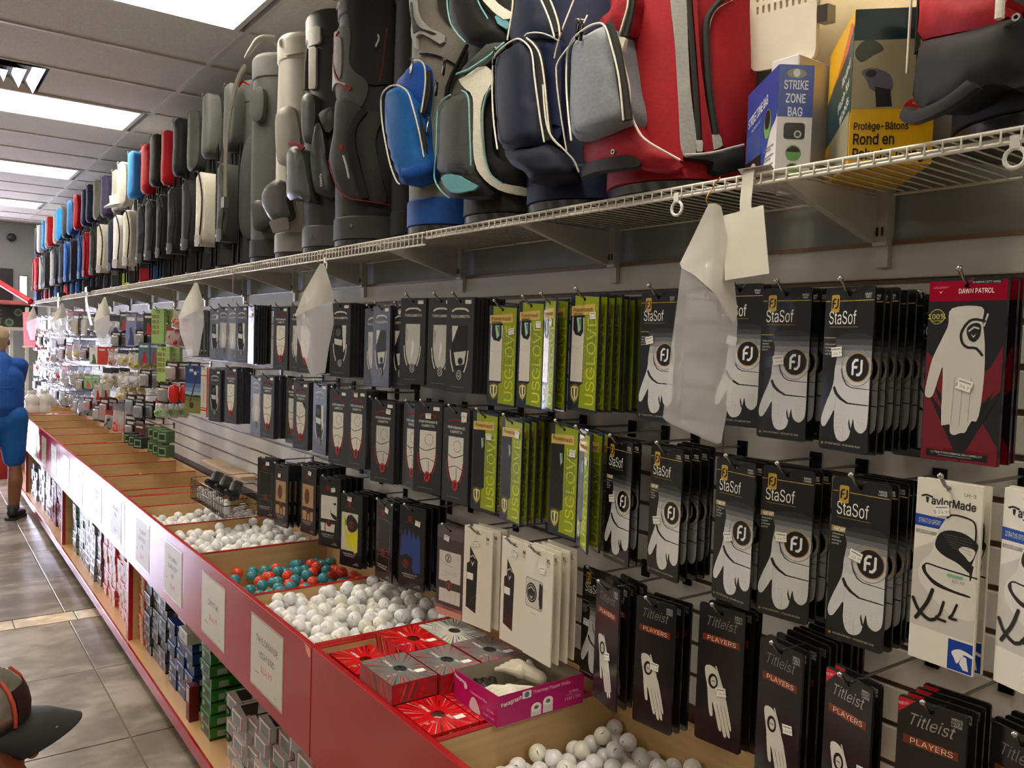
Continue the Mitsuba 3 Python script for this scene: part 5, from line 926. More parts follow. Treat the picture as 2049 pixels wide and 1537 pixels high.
# white handle loop of the silver bag, the long strap of the grey one
B = NB['strap']; sp = [(10, 2.86, .05), (2, 2.80, .07), (-6, 2.70, .085), (-12, 2.60, .095), (-16, 2.50, .10), (-20, 2.40, .10), (-22, 2.33, .10)]
L_ = np.array([B.S(t, z, o) for t, z, o in sp]); q = smooth_poly(L_, closed=False); rings = []
for i, p in enumerate(q):
    u = np.array([-.35, -.94, 0]); n_ = np.array([-.94, .35, 0]); w_, t_ = .024, .006
    rings.append([p+u*w_+n_*t_, p-u*w_+n_*t_, p-u*w_-n_*t_, p+u*w_-n_*t_])
part(KEY['strap'], 'shoulder_strap', M().add(LOFT(rings), (140, 138, 128), 50), 'cloth'); e = L_[-1]
part(KEY['strap'], 'buckle', M().box(e[0]-.012, e[1]-.022, e[2]-.045, e[0]+.008, e[1]+.022, e[2], (70, 70, 70)), 'plastic')
part(KEY['strap'], 'pull_cord', M().add(TUBE(smooth_poly([B.S(10, 2.79, .03), B.S(4, 2.80, .05), B.S(-4, 2.785, .055)], closed=False), .004, 6), (206, 40, 36), True), 'paper')
B = NB['silver']
part(KEY['silver'], 'carry_strap', M().add(TUBE(smooth_poly([B.S(0, 2.90, .01), B.S(-6, 2.90, .07), B.S(-14, 2.86, .10), B.S(-18, 2.83, .12)], closed=False), [.02, .018, .016, .014, .012, .012, .012, .011, .011, .01, .008, .007, .006], 8), (188, 186, 176), True), 'leather')
# ---- the long row of stand bags beyond
D1, D2 = (40, 41, 41), (52, 54, 53)
W1, N1, R1, B1, G1c = (196, 192, 180), (34, 38, 64), (186, 30, 40), (32, 96, 176), (104, 104, 98)
far = [  # y, body, upper pocket, lower pocket, base, words
 (3.83, D2, (62, 64, 62), (58, 59, 58), D1, 'dark grey stand bag with a rounded grey hood, right of the white pocket'), (4.12, D1, (84, 86, 84), W1, D1, 'black stand bag with one long white pocket'), (4.40, (48, 56, 52), (74, 78, 74), (44, 45, 45), D1, 'dark stand bag with a green tinged grey top pocket'), (4.68, D1, D1, (40, 41, 42), D1, 'black stand bag, first to the right of the red topped one'),
 (4.97, D1, R1, (42, 43, 44), D1, 'black stand bag with a red top pocket, right hand of two'), (5.24, D1, (36, 36, 36), (44, 45, 46), D1, 'black stand bag between the two red topped ones'), (5.50, D1, R1, (40, 40, 42), (36, 92, 170), 'black stand bag with a red top pocket and a blue foot'), (5.80, (60, 60, 60), (60, 140, 214), W1, (190, 40, 50), 'white stand bag with a blue and white top'),
 (6.10, (150, 150, 146), (180, 178, 170), (206, 206, 204), D1, 'white and grey stand bag with a hat shaped flap'), (6.42, N1, (160, 158, 150), N1, (196, 206, 40), 'navy stand bag on a lime yellow leg'), (6.74, (70, 80, 64), (66, 60, 90), W1, D1, 'stand bag with a green strap and an ivory pocket'), (7.06, D1, (110, 110, 104), (52, 56, 48), D1, 'stand bag with an olive grey lower pocket'),
 (7.38, N1, N1, R1, D1, 'navy stand bag with a red lower pocket'), (7.70, N1, (34, 46, 80), B1, D1, 'navy stand bag with a blue lower pocket'), (8.02, D1, R1, (40, 42, 50), D1, 'stand bag with a small red top pocket over a dark pocket'), (8.34, (36, 70, 130), (34, 92, 150), (34, 98, 178), B1, 'bright blue stand bag'), (8.66, D1, D1, N1, (40, 90, 170), 'dark stand bag with a navy pocket beside the bright blue one'),
 (8.98, D1, (38, 130, 200), (44, 46, 56), (200, 40, 50), 'dark stand bag with a sky blue top and red foot'), (9.30, (120, 118, 112), (160, 156, 150), (176, 170, 160), D1, 'stand bag with a beige lower pocket'), (9.62, D1, R1, (48, 48, 46), (30, 70, 140), 'stand bag with a red top near the far end'), (9.94, N1, (170, 166, 158), (70, 74, 72), D1, 'grey and navy stand bag near the far end'), (10.24, (60, 60, 64), (54, 140, 210), (186, 184, 178), (180, 34, 44), 'light blue topped stand bag near the far end'),
 (10.52, D1, (196, 194, 188), R1, (170, 34, 44), 'red and white stand bag, last but one'), (10.78, D1, (48, 50, 54), R1, D1, 'black and red stand bag, last before the back wall')]
gr = np.random.default_rng(12)
for y, body, up, lo, base, lab in far:
    a = .118+gr.uniform(-.006, .006); B = Bag(1.325+gr.uniform(-.01, .01), y, a, a, .85+gr.uniform(-.015, .02)); k = thing('golf_bag', lab, 'golf bag')
    H = B.H; bag_basics(k, B, body, base, base if base[0] > 150 else (40, 40, 40))
    t0 = gr.uniform(-8, 8)
    z0, z1 = DECK+H-.30, DECK+H-.02
    part(k, 'upper_pocket', M().add(B.patch([(-34+t0, z0+.02), (-8+t0, z0-.02), (20+t0, z0), (26+t0, z0+.12), (22+t0, z1-.02), (0+t0, z1), (-30+t0, z1-.02), (-38+t0, z0+.15)], .055, .065, True, .022), up, 40), 'cloth')
    part(k, 'pocket_trim', M().add(B.line([(-32+t0, z0+.01), (-36+t0, z0+.14), (-28+t0, z1-.02), (0+t0, z1)], .066, .0025, 5), tuple(min(255, c*1.5+12) for c in up), True), 'paper')
    l0, l1 = DECK+.13, DECK+.47
    part(k, 'lower_pocket', M().add(B.patch([(-40+t0, l0+.02), (-12+t0, l0-.01), (14+t0, l0), (20+t0, l0+.2), (10+t0, l1-.02), (-8+t0, l1), (-30+t0, l1-.03), (-40+t0, l0+.18)], .075, .088, True, .022), lo, 40), 'cloth')
    part(k, 'side_pocket', M().add(B.patch([(30+t0, l0+.04), (70+t0, l0), (84+t0, l0+.1), (80+t0, l1+.10), (52+t0, l1+.12), (30+t0, l1)], .025, .03, True, .024), body, 40), 'cloth')
    part(k, 'pocket_cuff', M().add(B.patch([(-40+t0, l0+.05), (-40+t0, l0-.005), (16+t0, l0-.025), (17+t0, l0+.035)], .088, .004, False, .02, smooth=False), tuple(.62*c+22 for c in lo), 40), 'cloth')
    part(k, 'cuff_label', M().add(B.patch([(-20+t0, l0+.022), (-20+t0, l0+.008), (0+t0, l0), (0+t0, l0+.014)], .0925, .001, False, .02, smooth=False), (150, 150, 148)), 'paper')
    part(k, 'zipper', M().add(B.line([(14+t0, l0+.02), (20+t0, l0+.2), (9+t0, l1-.02), (-8+t0, l1+.004)], .085, .004, 5), (30, 30, 30), True), 'cloth')
    for s_ in (-1, 1): part(k, 'stand_leg', M().add(TUBE([B.S(s_*16, DECK+H-.12, .012), B.S(s_*16, DECK+.02, .012)], .006, 6), (60, 60, 62), True), 'metal')
    hs = smooth_poly([B.S(-60, DECK+.62, .0), B.S(-52, DECK+.60, .045), B.S(-48, DECK+.50, .05), B.S(-54, DECK+.42, .0)], closed=False)
    part(k, 'handle', M().add(TUBE(hs, .008, 6), D1, True), 'cloth')
    if abs(y-6.1) < .01: part(k, 'hat_flap', M().add(LATHE([(.001, .07), (.05, .065), (.06, .02), (.105, .0), (.1, -.006), (.02, -.006)], 18), (196, 196, 192), 40, Tm(*(B.S(-20, DECK+.55, .05))) @ Tm(ry=-.3)), 'cloth')
# black bag between the grey and the big black one
B = Bag(1.34, 2.36, .1, .1, .86); k = thing('golf_bag', 'plain black golf bag squeezed between the blue pocketed and the big black bag', 'golf bag'); bag_basics(k, B, (26, 26, 26), (30, 30, 30))
# ================================================================ small accessories on the far hooks
ACC = [('pouch', 11.787, 1.894, 0.16, 0.248, (214, 204, 196), 'white topped pouch with red tips, leftmost of the top row'),
 ('pouch', 10.989, 1.888, 0.16, 0.22, (206, 60, 58), 'pouch of white and red tees beside the leftmost pouch'),
 ('pouch', 10.281, 1.883, 0.16, 0.197, (220, 212, 204), 'third white topped pouch of the top row'),
 ('pouch', 9.017, 1.922, 0.16, 0.203, (232, 230, 226), 'bag of white loops on the top row'),
 ('blister', 8.675, 1.89, 0.16, 0.225, (190, 160, 80), 'gold bottle pack with a black foot'),
 ('blister', 8.164, 1.885, 0.16, 0.212, (210, 206, 196), 'white and gold bottle pack with a black foot'),
 ('pouch', 11.687, 1.58, 0.16, 0.117, (206, 40, 44), 'red ball pouch near the far end, upper'),
 ('pouch', 11.493, 1.347, 0.16, 0.121, (214, 44, 48), 'red ball pouch near the far end, middle'),
 ('pouch', 11.346, 1.052, 0.16, 0.132, (206, 40, 46), 'red ball pouch near the far end, lowest'),
 ('pouch', 10.458, 1.596, 0.16, 0.211, (124, 62, 44), 'pouch of brown and red balls'),
 ('blister', 9.574, 1.571, 0.16, 0.154, (170, 110, 70), 'copper coloured tube pack'),
 ('pouch', 9.085, 1.591, 0.16, 0.156, (190, 150, 90), 'pouch of tan tees below the gold bottles'),
 ('pouch', 8.651, 1.647, 0.16, 0.178, (206, 172, 50), 'yellow stick pouch'),
 ('blister', 8.232, 1.587, 0.16, 0.099, (112, 40, 48), 'maroon and tan blister pack'),
 ('card', 7.768, 1.602, 0.16, 0.153, (226, 222, 216), 'white card with a crimson stripe'),
 ('card', 7.399, 1.61, 0.16, 0.146, (200, 62, 48), 'orange red card below the blue pouch'),
 ('pouch', 6.933, 1.59, 0.16, 0.1, (160, 64, 40), 'rust coloured pouch'),
 ('pouch', 6.92, 1.858, 0.16, 0.168, (40, 62, 120), 'big pouch of blue balls with an orange top'),
 ('blister', 6.825, 1.737, 0.16, 0.099, (74, 82, 48), 'olive green pack under the blue pouch'),
 ('pouch', 6.587, 1.607, 0.16, 0.118, (216, 190, 30), 'upper pouch of yellow balls'),
 ('pouch', 6.2, 1.596, 0.16, 0.091, (190, 166, 40), 'darker yellow ball pouch beside the upper one'),
 ('pouch', 6.605, 1.356, 0.16, 0.11, (214, 190, 32), 'lower pouch of yellow balls'),
 ('card', 6.314, 1.871, 0.16, 0.236, (128, 132, 168), 'lilac card with a red figure'),
 ('grid', 5.478, 1.891, 0.16, 0.218, (150, 184, 112), 'upper pale green card with a grid of pictures'),
 ('grid', 5.328, 1.658, 0.16, 0.214, (162, 190, 112), 'lower pale green card with a grid of pictures'),
 ('pouch', 5.165, 1.786, 0.127, 0.125, (196, 44, 44), 'red pouch beside the upper green card'),
 ('pouch', 5.04, 1.885, 0.103, 0.093, (196, 112, 84), 'orange pouch near the white plastic sleeve'),
 ('card', 5.905, 1.671, 0.16, 0.14, (78, 104, 120), 'blue grey card with an orange foot'),
 ('capsule', 5.071, 1.452, 0.124, 0.106, (202, 44, 44), 'red capsule pouch beside the swing trainer card'),
 ('blister', 5.167, 1.572, 0.128, 0.12, (170, 128, 110), 'pink and clear blister pack'),
 ('pouch', 9.931, 1.351, 0.16, 0.138, (208, 48, 50), 'red tee pouch in the second row'),
 ('pouch', 9.403, 1.372, 0.16, 0.202, (196, 184, 150), 'pouch of cream tees'),
 ('pouch', 8.837, 1.396, 0.16, 0.191, (190, 176, 140), 'second pouch of cream tees'),
 ('pouch', 9.53, 1.111, 0.16, 0.175, (150, 146, 130), 'navy topped pouch of mottled tees'),
 ('pouch', 8.861, 1.155, 0.16, 0.163, (150, 150, 132), 'second navy topped pouch of mottled tees'),
 ('blister', 8.033, 1.147, 0.16, 0.096, (190, 50, 56), 'small red blister pack'),
 ('blister', 7.278, 1.203, 0.16, 0.202, (196, 40, 84), 'magenta pack with a pale round top'),
 ('pouch', 6.725, 1.199, 0.16, 0.217, (206, 60, 64), 'clear bag with red tees at its bottom, lowest row'),
 ('blister', 8.435, 1.302, 0.16, 0.101, (170, 150, 70), 'olive and yellow tin pack'),
 ('card', 8.041, 1.349, 0.16, 0.114, (120, 170, 90), 'green and white card'),
 ('pouch', 7.162, 1.449, 0.16, 0.174, (206, 196, 160), 'pouch of cream balls'),
 ('pouch', 6.543, 1.447, 0.16, 0.088, (200, 198, 194), 'pouch of clear and white balls'),
 ('pouch', 5.414, 1.332, 0.16, 0.087, (120, 170, 80), 'bunch of light green mesh pouches'),
 ('blister', 6.022, 1.267, 0.16, 0.102, (40, 44, 62), 'dark navy blister pack with chrome tips'),
 ('blister', 5.341, 1.43, 0.148, 0.086, (60, 60, 64), 'charcoal blister pack left of the red capsule'),
 ('blister', 5.848, 1.493, 0.16, 0.099, (70, 66, 62), 'dark brown blister pack beside the lower green card'),
 ('blister', 5.995, 1.757, 0.16, 0.101, (50, 48, 60), 'dark blister pack under the lilac card')]
def lump_cluster(n, w, h, r, seed, squash=1.0, stick=False):
    g_ = np.random.default_rng(seed); out = []
    for i in range(n):
        x, z = g_.uniform(-w/2+r, w/2-r), -h+r+abs(g_.normal(0, .35))*h*.6; y = g_.uniform(-.012, .012)
        if stick: out.append(CYL((x, y, max(z, -h+.02)-.018), (x+g_.uniform(-.01, .01), y, max(z, -h+.02)+.03), r*.45, 5))
        else: q = trimesh.creation.icosphere(1, r); q.apply_translation([x, z, y]); out.append((np.array(q.vertices), np.array(q.faces)))
    return out
def acc_parts(t, w, h, col, seed):
    g_ = np.random.default_rng(seed); ps = []; dk = tuple(.35*np.array(col)); head = .26*h
    if t == 'pouch':
        ps.append(('header', M().add(slab(shapely.box(-w/2, -head, w/2, 0).difference(circ(0, -.01, .004)), .004), tuple(g_.choice([(190, 186, 178), (60, 60, 70), (150, 60, 58), (120, 122, 130)]))), 'card'))
        m = M()
        for q in lump_cluster(9, w*.95, h-head*.4, .018, seed): m.add(q, tuple(np.clip(np.array(col)*g_.uniform(.8, 1.1), 0, 255)), True, Tm(0, -head*.4, .004))
        ps.append(('contents', m, 'plastic', 'stuff'))
        s = LOFT([[(x*w/2*k, -head*.9-(h-head*.9)*f, y*.028*b+.002) for x, y in ((-1, 0), (-.7, .8), (.7, .8), (1, 0), (.7, -.8), (-.7, -.8))] for f, k, b in ((0, .98, .1), (.35, 1, .75), (.85, 1.0, 1.0), (1, .96, .2))])
        ps.append(('film_bag', M().add(s, (236, 236, 240), 50), 'clear'))
    elif t == 'capsule':
        ps.append(('header', M().add(slab(shapely.box(-w*.3, -.02, w*.3, 0), .004), (180, 170, 160)), 'card'))
        ps.append(('capsule', M().add(LATHE([(.001, 0), (.02, -.004), (.03, -.02), (.032, -h*.6), (.022, -h*.86), (.001, -h*.9)], 14), col, True, Tm(0, -.015, .02) @ Tm(rx=-math.pi/2) @ Tm(rx=math.pi/2) @ Tm(rx=-math.pi/2) if False else Tm(0, -.012, .02) @ np.array([[1, 0, 0, 0], [0, 0, 1, 0], [0, -1, 0, 0], [0, 0, 0, 1.0]])), 'plastic'))
    elif t == 'grid':
        ps.append(('card', M().add(slab(shapely.box(-w/2, -h, w/2, 0).difference(circ(0, -.01, .004)), .02), col), 'card')); m = M()
        for i in range(4):
            m.add(flat(shapely.box(-w*.44, -h*.28-i*h*.15, -w*.1, -h*.17-i*h*.15), .0205), (120, 130, 74)); m.add(flat(shapely.box(-w*.05, -h*.28-i*h*.15, w*.12, -h*.17-i*h*.15), .0205), (140, 120, 90)); m.add(flat(shapely.box(w*.16, -h*.22-i*h*.15, w*.42, -h*.21-i*h*.15), .0205), (110, 140, 90))
        m.add(text('TEES', h*.07, 0, -h*.12, .0206, True), (50, 90, 40)); ps.append(('print', m, 'card'))
    elif t == 'card':
        ps.append(('card', M().add(slab(shapely.box(-w/2, -h, w/2, 0).difference(circ(0, -.01, .004)), .004), col), 'card'))
        a = tuple(g_.choice([(170, 40, 44), (190, 60, 46), (60, 100, 60), (60, 70, 120)])); m = M().add(flat(Polygon([(-w*.3, -h*.95), (w*.35, -h*.95), (w*.2, -h*.6), (w*.05, -h*.4), (-w*.12, -h*.45), (-w*.1, -h*.7)]), .0045), a).add(flat(shapely.box(-w*.35, -h*.22, w*.35, -h*.12), .0045), (210, 208, 204)); ps.append(('print', m, 'card'))
    else:
        ps.append(('card', M().add(slab(shapely.box(-w/2, -h, w/2, 0).difference(circ(0, -.01, .004)), .004), dk), 'card'))
        ps.append(('insert', M().add(RBOX(-w*.3, -h*.82, .004, w*.3, -h*.30, .022, .008), col, 40), 'plastic'))
        ps.append(('blister', M().add(RBOX(-w*.38, -h*.9, .004, w*.38, -h*.24, .028, .01), (230, 232, 236), 40), 'clear'))
        ps.append(('label', M().add(flat(shapely.box(-w*.36, -h*.2, w*.36, -h*.09), .0045), (200, 198, 192)), 'card'))
    return [(p[0], p[1].ply(p[2]), p[3] if len(p) > 3 else None) for p in ps]
ga = np.random.default_rng(31)
def hang(t, y, z, w, h, col, lab, n, x=1.27, yaw=-.35):
    ps = acc_parts(t, min(w, .13), h, col, int(y*1000+z*77)); hook(x+.004, y, z-.009, f'peg hook holding the {lab}')
    for i in range(n):
        k = thing('accessory_pack', ('front ' if n > 1 and not i else '')+lab+('' if not i else ', behind the front one'), 'pack', None if not i else f'{lab}, hanging behind')
        T = frame(x+.062*i, y+(ga.uniform(-.004, .004) if i else 0), z, yaw+(ga.uniform(-.08, .08) if i else 0))
        for pn, d, kd in ps: part(k, pn, d, T=T, kind=kd)
for t, y, z, w, h, col, lab in ACC: hang(t, y, z, w, max(h, .12), col, lab, 3 if t in ('pouch', 'blister') else 2)
cols = [(60, 60, 64), (180, 178, 172), (90, 84, 76), (40, 46, 66), (150, 146, 140), (120, 118, 112), (86, 40, 40), (196, 194, 190), (70, 74, 60), (54, 52, 50), (140, 130, 100), (110, 60, 66)]
cn = ['charcoal', 'silver white', 'brown grey', 'navy', 'pale grey', 'mid grey', 'maroon', 'white', 'olive', 'black', 'straw coloured', 'dull red']
rn = ['top', 'second', 'third', 'fourth', 'lowest']
for r, z in enumerate((1.875, 1.68, 1.49, 1.30, 1.12)):
    j = 0
    for y in np.arange(4.98, 11.9, .262):
        if r >= 3 and y < 5.9: continue
        if any(abs(y-a[1]) < .19 and z-.19 < a[2] and a[2]-max(a[4], .12) < z for a in ACC): continue
        j += 1; i = int(ga.integers(len(cols))); t = str(ga.choice(['blister', 'pouch', 'blister', 'card']))
        hang(t, y+ga.uniform(-.03, .03), z+ga.uniform(-.01, .01), .11, ga.uniform(.13, .17), cols[i], f'{cn[i]} {dict(pouch="clear pouch", blister="blister pack", card="carded pack")[t]}, {ORD[j-1] if j <= len(ORD) else "last"} plain pack from right, {rn[r]} row', 2)
# green boxes hanging low, and the dark ones over the empty bins
for (n, y0, z0, lab, col) in ((6, 4.99, 1.17, 'small green box with a framed picture', (70, 96, 62)), (3, 5.72, 1.06, 'dark green box hanging low over the empty bins', (34, 44, 36))):
    for i in range(n):
        c_, r_ = i % 3, i//3; k = thing('small_box', f'{lab}, {ORD[c_]} from the left'+(', upper row' if n == 6 and r_ == 0 else ', lower row' if n == 6 else ''), 'box', 'small boxes low on the hooks')
        T = frame(1.24, y0+.34-.12*c_ if n == 6 else y0+.30-.15*c_, z0-.085*r_, -.5)
        part(k, 'carton', M().add(RBOX(-.04, -.07, 0, .04, 0, .06, .002), col), 'card', T); part(k, 'picture', M().add(flat(shapely.box(-.03, -.06, .03, -.012), .0606), (130, 160, 116)).add(flat(shapely.box(-.024, -.052, .024, -.02), .0609), (40, 56, 40)), 'card', T)
# basket of small packs over the bins
k = thing('wire_basket', 'black wire basket with white packs hanging over the half empty bin', 'basket'); bx0, bx1, by0, by1, bz0, bz1 = 1.13, 1.44, 3.70, 4.22, .925, 1.03
m = M()
for z in (bz0, (bz0+bz1)/2, bz1): m.add(TUBE([(bx0, by0, z), (bx0, by1, z), (bx1, by1, z), (bx1, by0, z)], .0022, 5, closed=True), (30, 30, 30), True)
for y in np.arange(by0, by1+.001, .026):
    m.add(CYL((bx0, y, bz0), (bx0, y, bz1), .0014, 4), (30, 30, 30), True); m.add(CYL((bx0, y, bz0), (bx1, y, bz0), .0014, 4), (30, 30, 30), True)
part(k, 'wires', m, 'metal', kind='stuff')
part(k, 'hanger', M().box(bx1, by0+.1, bz0, 1.49, by0+.13, bz1+.04, (34, 34, 34)).box(bx1, by1-.13, bz0, 1.49, by1-.1, bz1+.04, (34, 34, 34)), 'metal')
for i in range(9):
    y = by0+.05+.05*i; k = thing('small_pouch', f'white pouch in the wire basket, {ORD[i]} from the right', 'pack', 'white pouches in the wire basket')
    part(k, 'bag', M().add(RBOX(1.145, y-.021, bz0+.006, 1.17+.02*(i % 2), y+.021, bz0+.055+.006*(i % 3), .006), (206, 206, 202), 40), 'film')
for i in range(3):
    y = by0+.08+.15*i; k = thing('loose_glove', f'black glove thrown over the wire basket, {ORD[i]} from the right', 'glove'); put(k, M().add(blob([((1.20, y, bz1-.02, .03), (1.24, y+.09, bz1+.006, .026)), ((1.24, y+.09, bz1+.006, .02), (1.28, y+.15, bz1, .014)), ((1.20, y, bz1-.02, .02), (1.16, y-.03, bz1+.004, .014))], .012), (24, 24, 25), True).ply('leather'))
single('slat_ledge', M().add(RBOX(1.40, 4.30, .985, 1.485, 5.0, 1.0, .002), (196, 170, 140)), 'wood', 'short pale ledge on the slat wall above the tan bins', 'ledge')
# ================================================================ clear plastic sleeves, strips and cards that hang from the shelf
def sheet(pts, nrm, bow, thick, dens=.012, seed=0, crease=.004):
    """a limp sheet over the outline pts (along, up) in the upright plane with horizontal normal nrm"""
    p = Polygon(pts); bd = p.exterior; nb = max(16, int(bd.length/dens)); B = np.array([bd.interpolate(i/nb, normalized=True).coords[0] for i in range(nb)]); x0, y0, x1, y1 = p.bounds
    gx, gy = np.meshgrid(np.arange(x0, x1, dens)+.003, np.arange(y0, y1, dens)+.003); G = np.c_[gx.ravel(), gy.ravel()]; I = G[shapely.contains_xy(p.buffer(-dens*.5), G[:, 0], G[:, 1])]
    P = np.vstack([B, I]); tri = Delaunay(P).simplices; cen = P[tri].mean(1); tri = tri[shapely.contains_xy(p, cen[:, 0], cen[:, 1])]
    f = (P[:, 0]-x0)/(x1-x0); o = bow*np.sin(f*math.pi)+crease*(meshkit.fbm(np.c_[P*22, np.full(len(P), seed)], 3)-.5)*2+crease*2*(meshkit.noise(np.c_[P*6, np.full(len(P), seed+9)])-.5)
    n_ = np.array([math.cos(nrm), math.sin(nrm), 0]); a_ = np.array([-math.sin(nrm), math.cos(nrm), 0]); V = P[:, :1]*a_+np.c_[0*P[:, :1], 0*P[:, :1], P[:, 1:]]+o[:, None]*n_
    return V, tri
def sleeve(x, y, z, k_, lab, rise, ws=1.0, tall=.40, up=True):
    """poly bag hung by one corner: the near corner folds over in a white flap"""
    nrm = math.atan2(-y, -x); kk = thing('plastic_sleeve', lab, 'plastic bag')
    s = ws
    if rise:
        body = [(-.05*s, -.10), (.05*s, -.19), (.05*s, -.28), (.031*s, -tall), (-.073*s, -tall+.04), (-.062*s, -.24)]
        flap = [(-.008*s, 0), (.012*s, 0), (.035*s, -.09), (.05*s, -.19), (.044*s, -.205), (.01*s, -.155), (-.03*s, -.12), (-.056*s, -.105), (-.03*s, -.05)]
    else:
        body = [(-.07*s, -.16), (.03*s, -.115), (.036*s, -.2), (.024*s, -.28), (.014*s, -tall), (-.028*s, -tall-.004), (-.066*s, -.25)]
        flap = [(-.006*s, 0), (.006*s, 0), (.034*s, -.10), (.032*s, -.125), (-.02*s, -.15), (-.075*s, -.185), (-.05*s, -.10)]
    for n_, off in (('back_sheet', -.006), ('front_sheet', .006)):
        v, f = sheet(body, nrm, .02 if off > 0 else -.012, 0, seed=k_+(off > 0), crease=.006); v = v+[x, y, z]; part(kk, n_, M().add(v+off*np.array([math.cos(nrm), math.sin(nrm), 0]), f and 0 or (0, 0, 0), True) if False else M().add((v+off*np.array([math.cos(nrm), math.sin(nrm), 0]), f), (228, 228, 228), True), 'milky')
    v, f = sheet(flap, nrm, .03, 0, seed=k_+5, crease=.004); part(kk, 'folded_flap', M().add((v+[x, y, z]+.014*np.array([math.cos(nrm), math.sin(nrm), 0]), f), (224, 222, 214), True), 'film')
    e = [np.array([x, y, z+.004])+q for q in (np.array([0, 0, -.012]), np.array([-.012, .006, .01]), np.array([0, .004, .03]), np.array([.008, -.006, .05]))]
    part(kk, 'wire_hook', M().add(TUBE(smooth_poly(e, closed=False), .0014, 5), (186, 140, 80), True), 'metal')
sleeve(1.15, .985, 2.0, 3, 'large clear plastic sleeve hanging in front of the black glove packs', 1, 1.0, .42)
sleeve(1.15, 2.70, 1.998, 11, 'milky plastic sleeve hanging between the black window packs', 0, 1.2, .375)
sleeve(1.15, 4.25, 1.995, 21, 'long white plastic sleeve beside the grip packs', 0, 1.1, .36)
sleeve(1.15, 6.62, 1.985, 31, 'clear plastic sleeve above the blue pouch', 0, 1.0, .34)
sleeve(1.15, 8.7, 1.985, 41, 'white plastic sleeve between two pale straps', 0, 1.15, .38)
sleeve(1.15, 10.9, 1.985, 51, 'plastic sleeve beside the red folder at the far end', 0, 1.0, .38)
k = thing('hang_tag', 'blank white card on a curling strap from the shelf, right of the large sleeve', 'card')
T = frame(1.148, .915, 1.985, .0, -.12, .04)
part(k, 'card', M().add(slab(Polygon([(-.045, 0), (.038, .006), (.062, -.112), (-.028, -.116)]), .0006), (208, 204, 192)), 'card', T)
st = [(1.20, .93, 2.062), (1.165, .922, 2.06), (1.158, .92, 2.03), (1.152, .917, 2.0), (1.150, .913, 1.975)]; q = smooth_poly(st, closed=False); u = np.array([0, -1, 0])*.012
part(k, 'strap', M().add(LOFT([[p+u, p-u, p-u+[.0008, 0, 0], p+u+[.0008, 0, 0]] for p in q]), (206, 202, 190), 50), 'card')
part(k, 'top_card', M().add(slab(Polygon([(-.05, -.02), (.04, -.03), (.06, .03), (-.02, .035)]), .0006), (190, 188, 178), False, Tm(1.19, .92, 2.0605, rz=.6)), 'card')
for y, y2, lab in ((8.9, 8.66, 'pale strap clipped to the far shelf edge, left of two'), (7.36, 7.1, 'pale strap clipped to the far shelf edge, right of two')):
    k = thing('clip_strip', lab, 'strap'); q = smooth_poly([(1.155, y, 2.06), (1.14, y-.01, 1.99), (1.135, (y+y2)/2, 1.90), (1.14, y2, 1.78)], closed=False)
    part(k, 'strip', M().add(LOFT([[p+[0, .05, 0], p-[0, .05, 0], p-[0, .05, 0]+[.003, 0, 0], p+[0, .05, 0]+[.003, 0, 0]] for p in q]), (206, 200, 184), 50), 'card'); part(k, 'clip', M().add(RBOX(1.14, y-.06, 2.045, 1.20, y+.06, 2.09, .006), (26, 26, 26)), 'plastic')
k = thing('hang_tag', 'narrow pink strip hanging from the shelf left of the milky sleeve', 'card'); T = frame(1.16, 3.70, 2.02, .3, 0, .12)
part(k, 'strip', M().add(slab(shapely.box(-.024, -.125, .024, 0), .002), (172, 110, 140)), 'card', T); part(k, 'print', M().add(flat(shapely.box(-.016, -.115, .0, -.02), .0024), (150, 50, 80)).add(flat(shapely.box(.006, -.11, .014, -.02), .0024), (206, 170, 190)), 'card', T)
# ================================================================ cartons on the shelf at the right
def solid(n, lab, cx_, cy_, ang, lx, ly, z0, h, col, mat='card', roll=0):
    """a carton with its near corner at (cx, cy): side A runs lx along ang, side B runs ly along ang-90 degrees"""
    k = thing(n, lab, 'box'); a = np.array([math.cos(ang), math.sin(ang), 0]); b = np.array([math.sin(ang), -math.cos(ang), 0]); c0 = np.array([cx_, cy_, z0])
    A = np.eye(4); A[:3, 0], A[:3, 1], A[:3, 2], A[:3, 3] = -a, [0, 0, 1], np.cross(-a, [0, 0, 1]), c0+a*lx      # side A: u runs from its far end to the corner
    Bm = np.eye(4); Bm[:3, 0], Bm[:3, 1], Bm[:3, 2], Bm[:3, 3] = b, [0, 0, 1], np.cross(b, [0, 0, 1]), c0          # side B: u runs away from the corner
    v, f = BOX(0, 0, 0, lx, ly, h); part(k, 'carton', M().add((v @ np.array([a, b, [0, 0, 1]])+c0, f), col), mat); return k, A, Bm
LX, LY, HH = .176, .06, .182
k, A, Bf = solid('strike_bag_box', 'blue and white STRIKE ZONE BAG carton on the wire shelf', 1.195, .893, math.radians(54.5), LX, LY, DECK+.001, HH, (214, 214, 216))
m = M(); m.add(flat(Polygon([(.0, .0), (0, HH), (LY, HH), (LY, HH*.50), (0, HH*.50)]).intersection(shapely.box(0, HH*.52, LY, HH)), .0004), (46, 72, 150), T=Bf)
m.add(flat(Polygon(smooth_poly([(0, .11), (0, HH), (LX, HH), (LX, HH*.56), (LX*.8, HH*.42), (LX*.62, HH*.12), (LX*.5, .0), (LX*.3, .0)])).intersection(shapely.box(0, 0, LX, HH)).buffer(0), .0004), (52, 74, 156), T=A).add(flat(shapely.box(0, .10, LX, HH), .0005), (50, 72, 154), T=A)
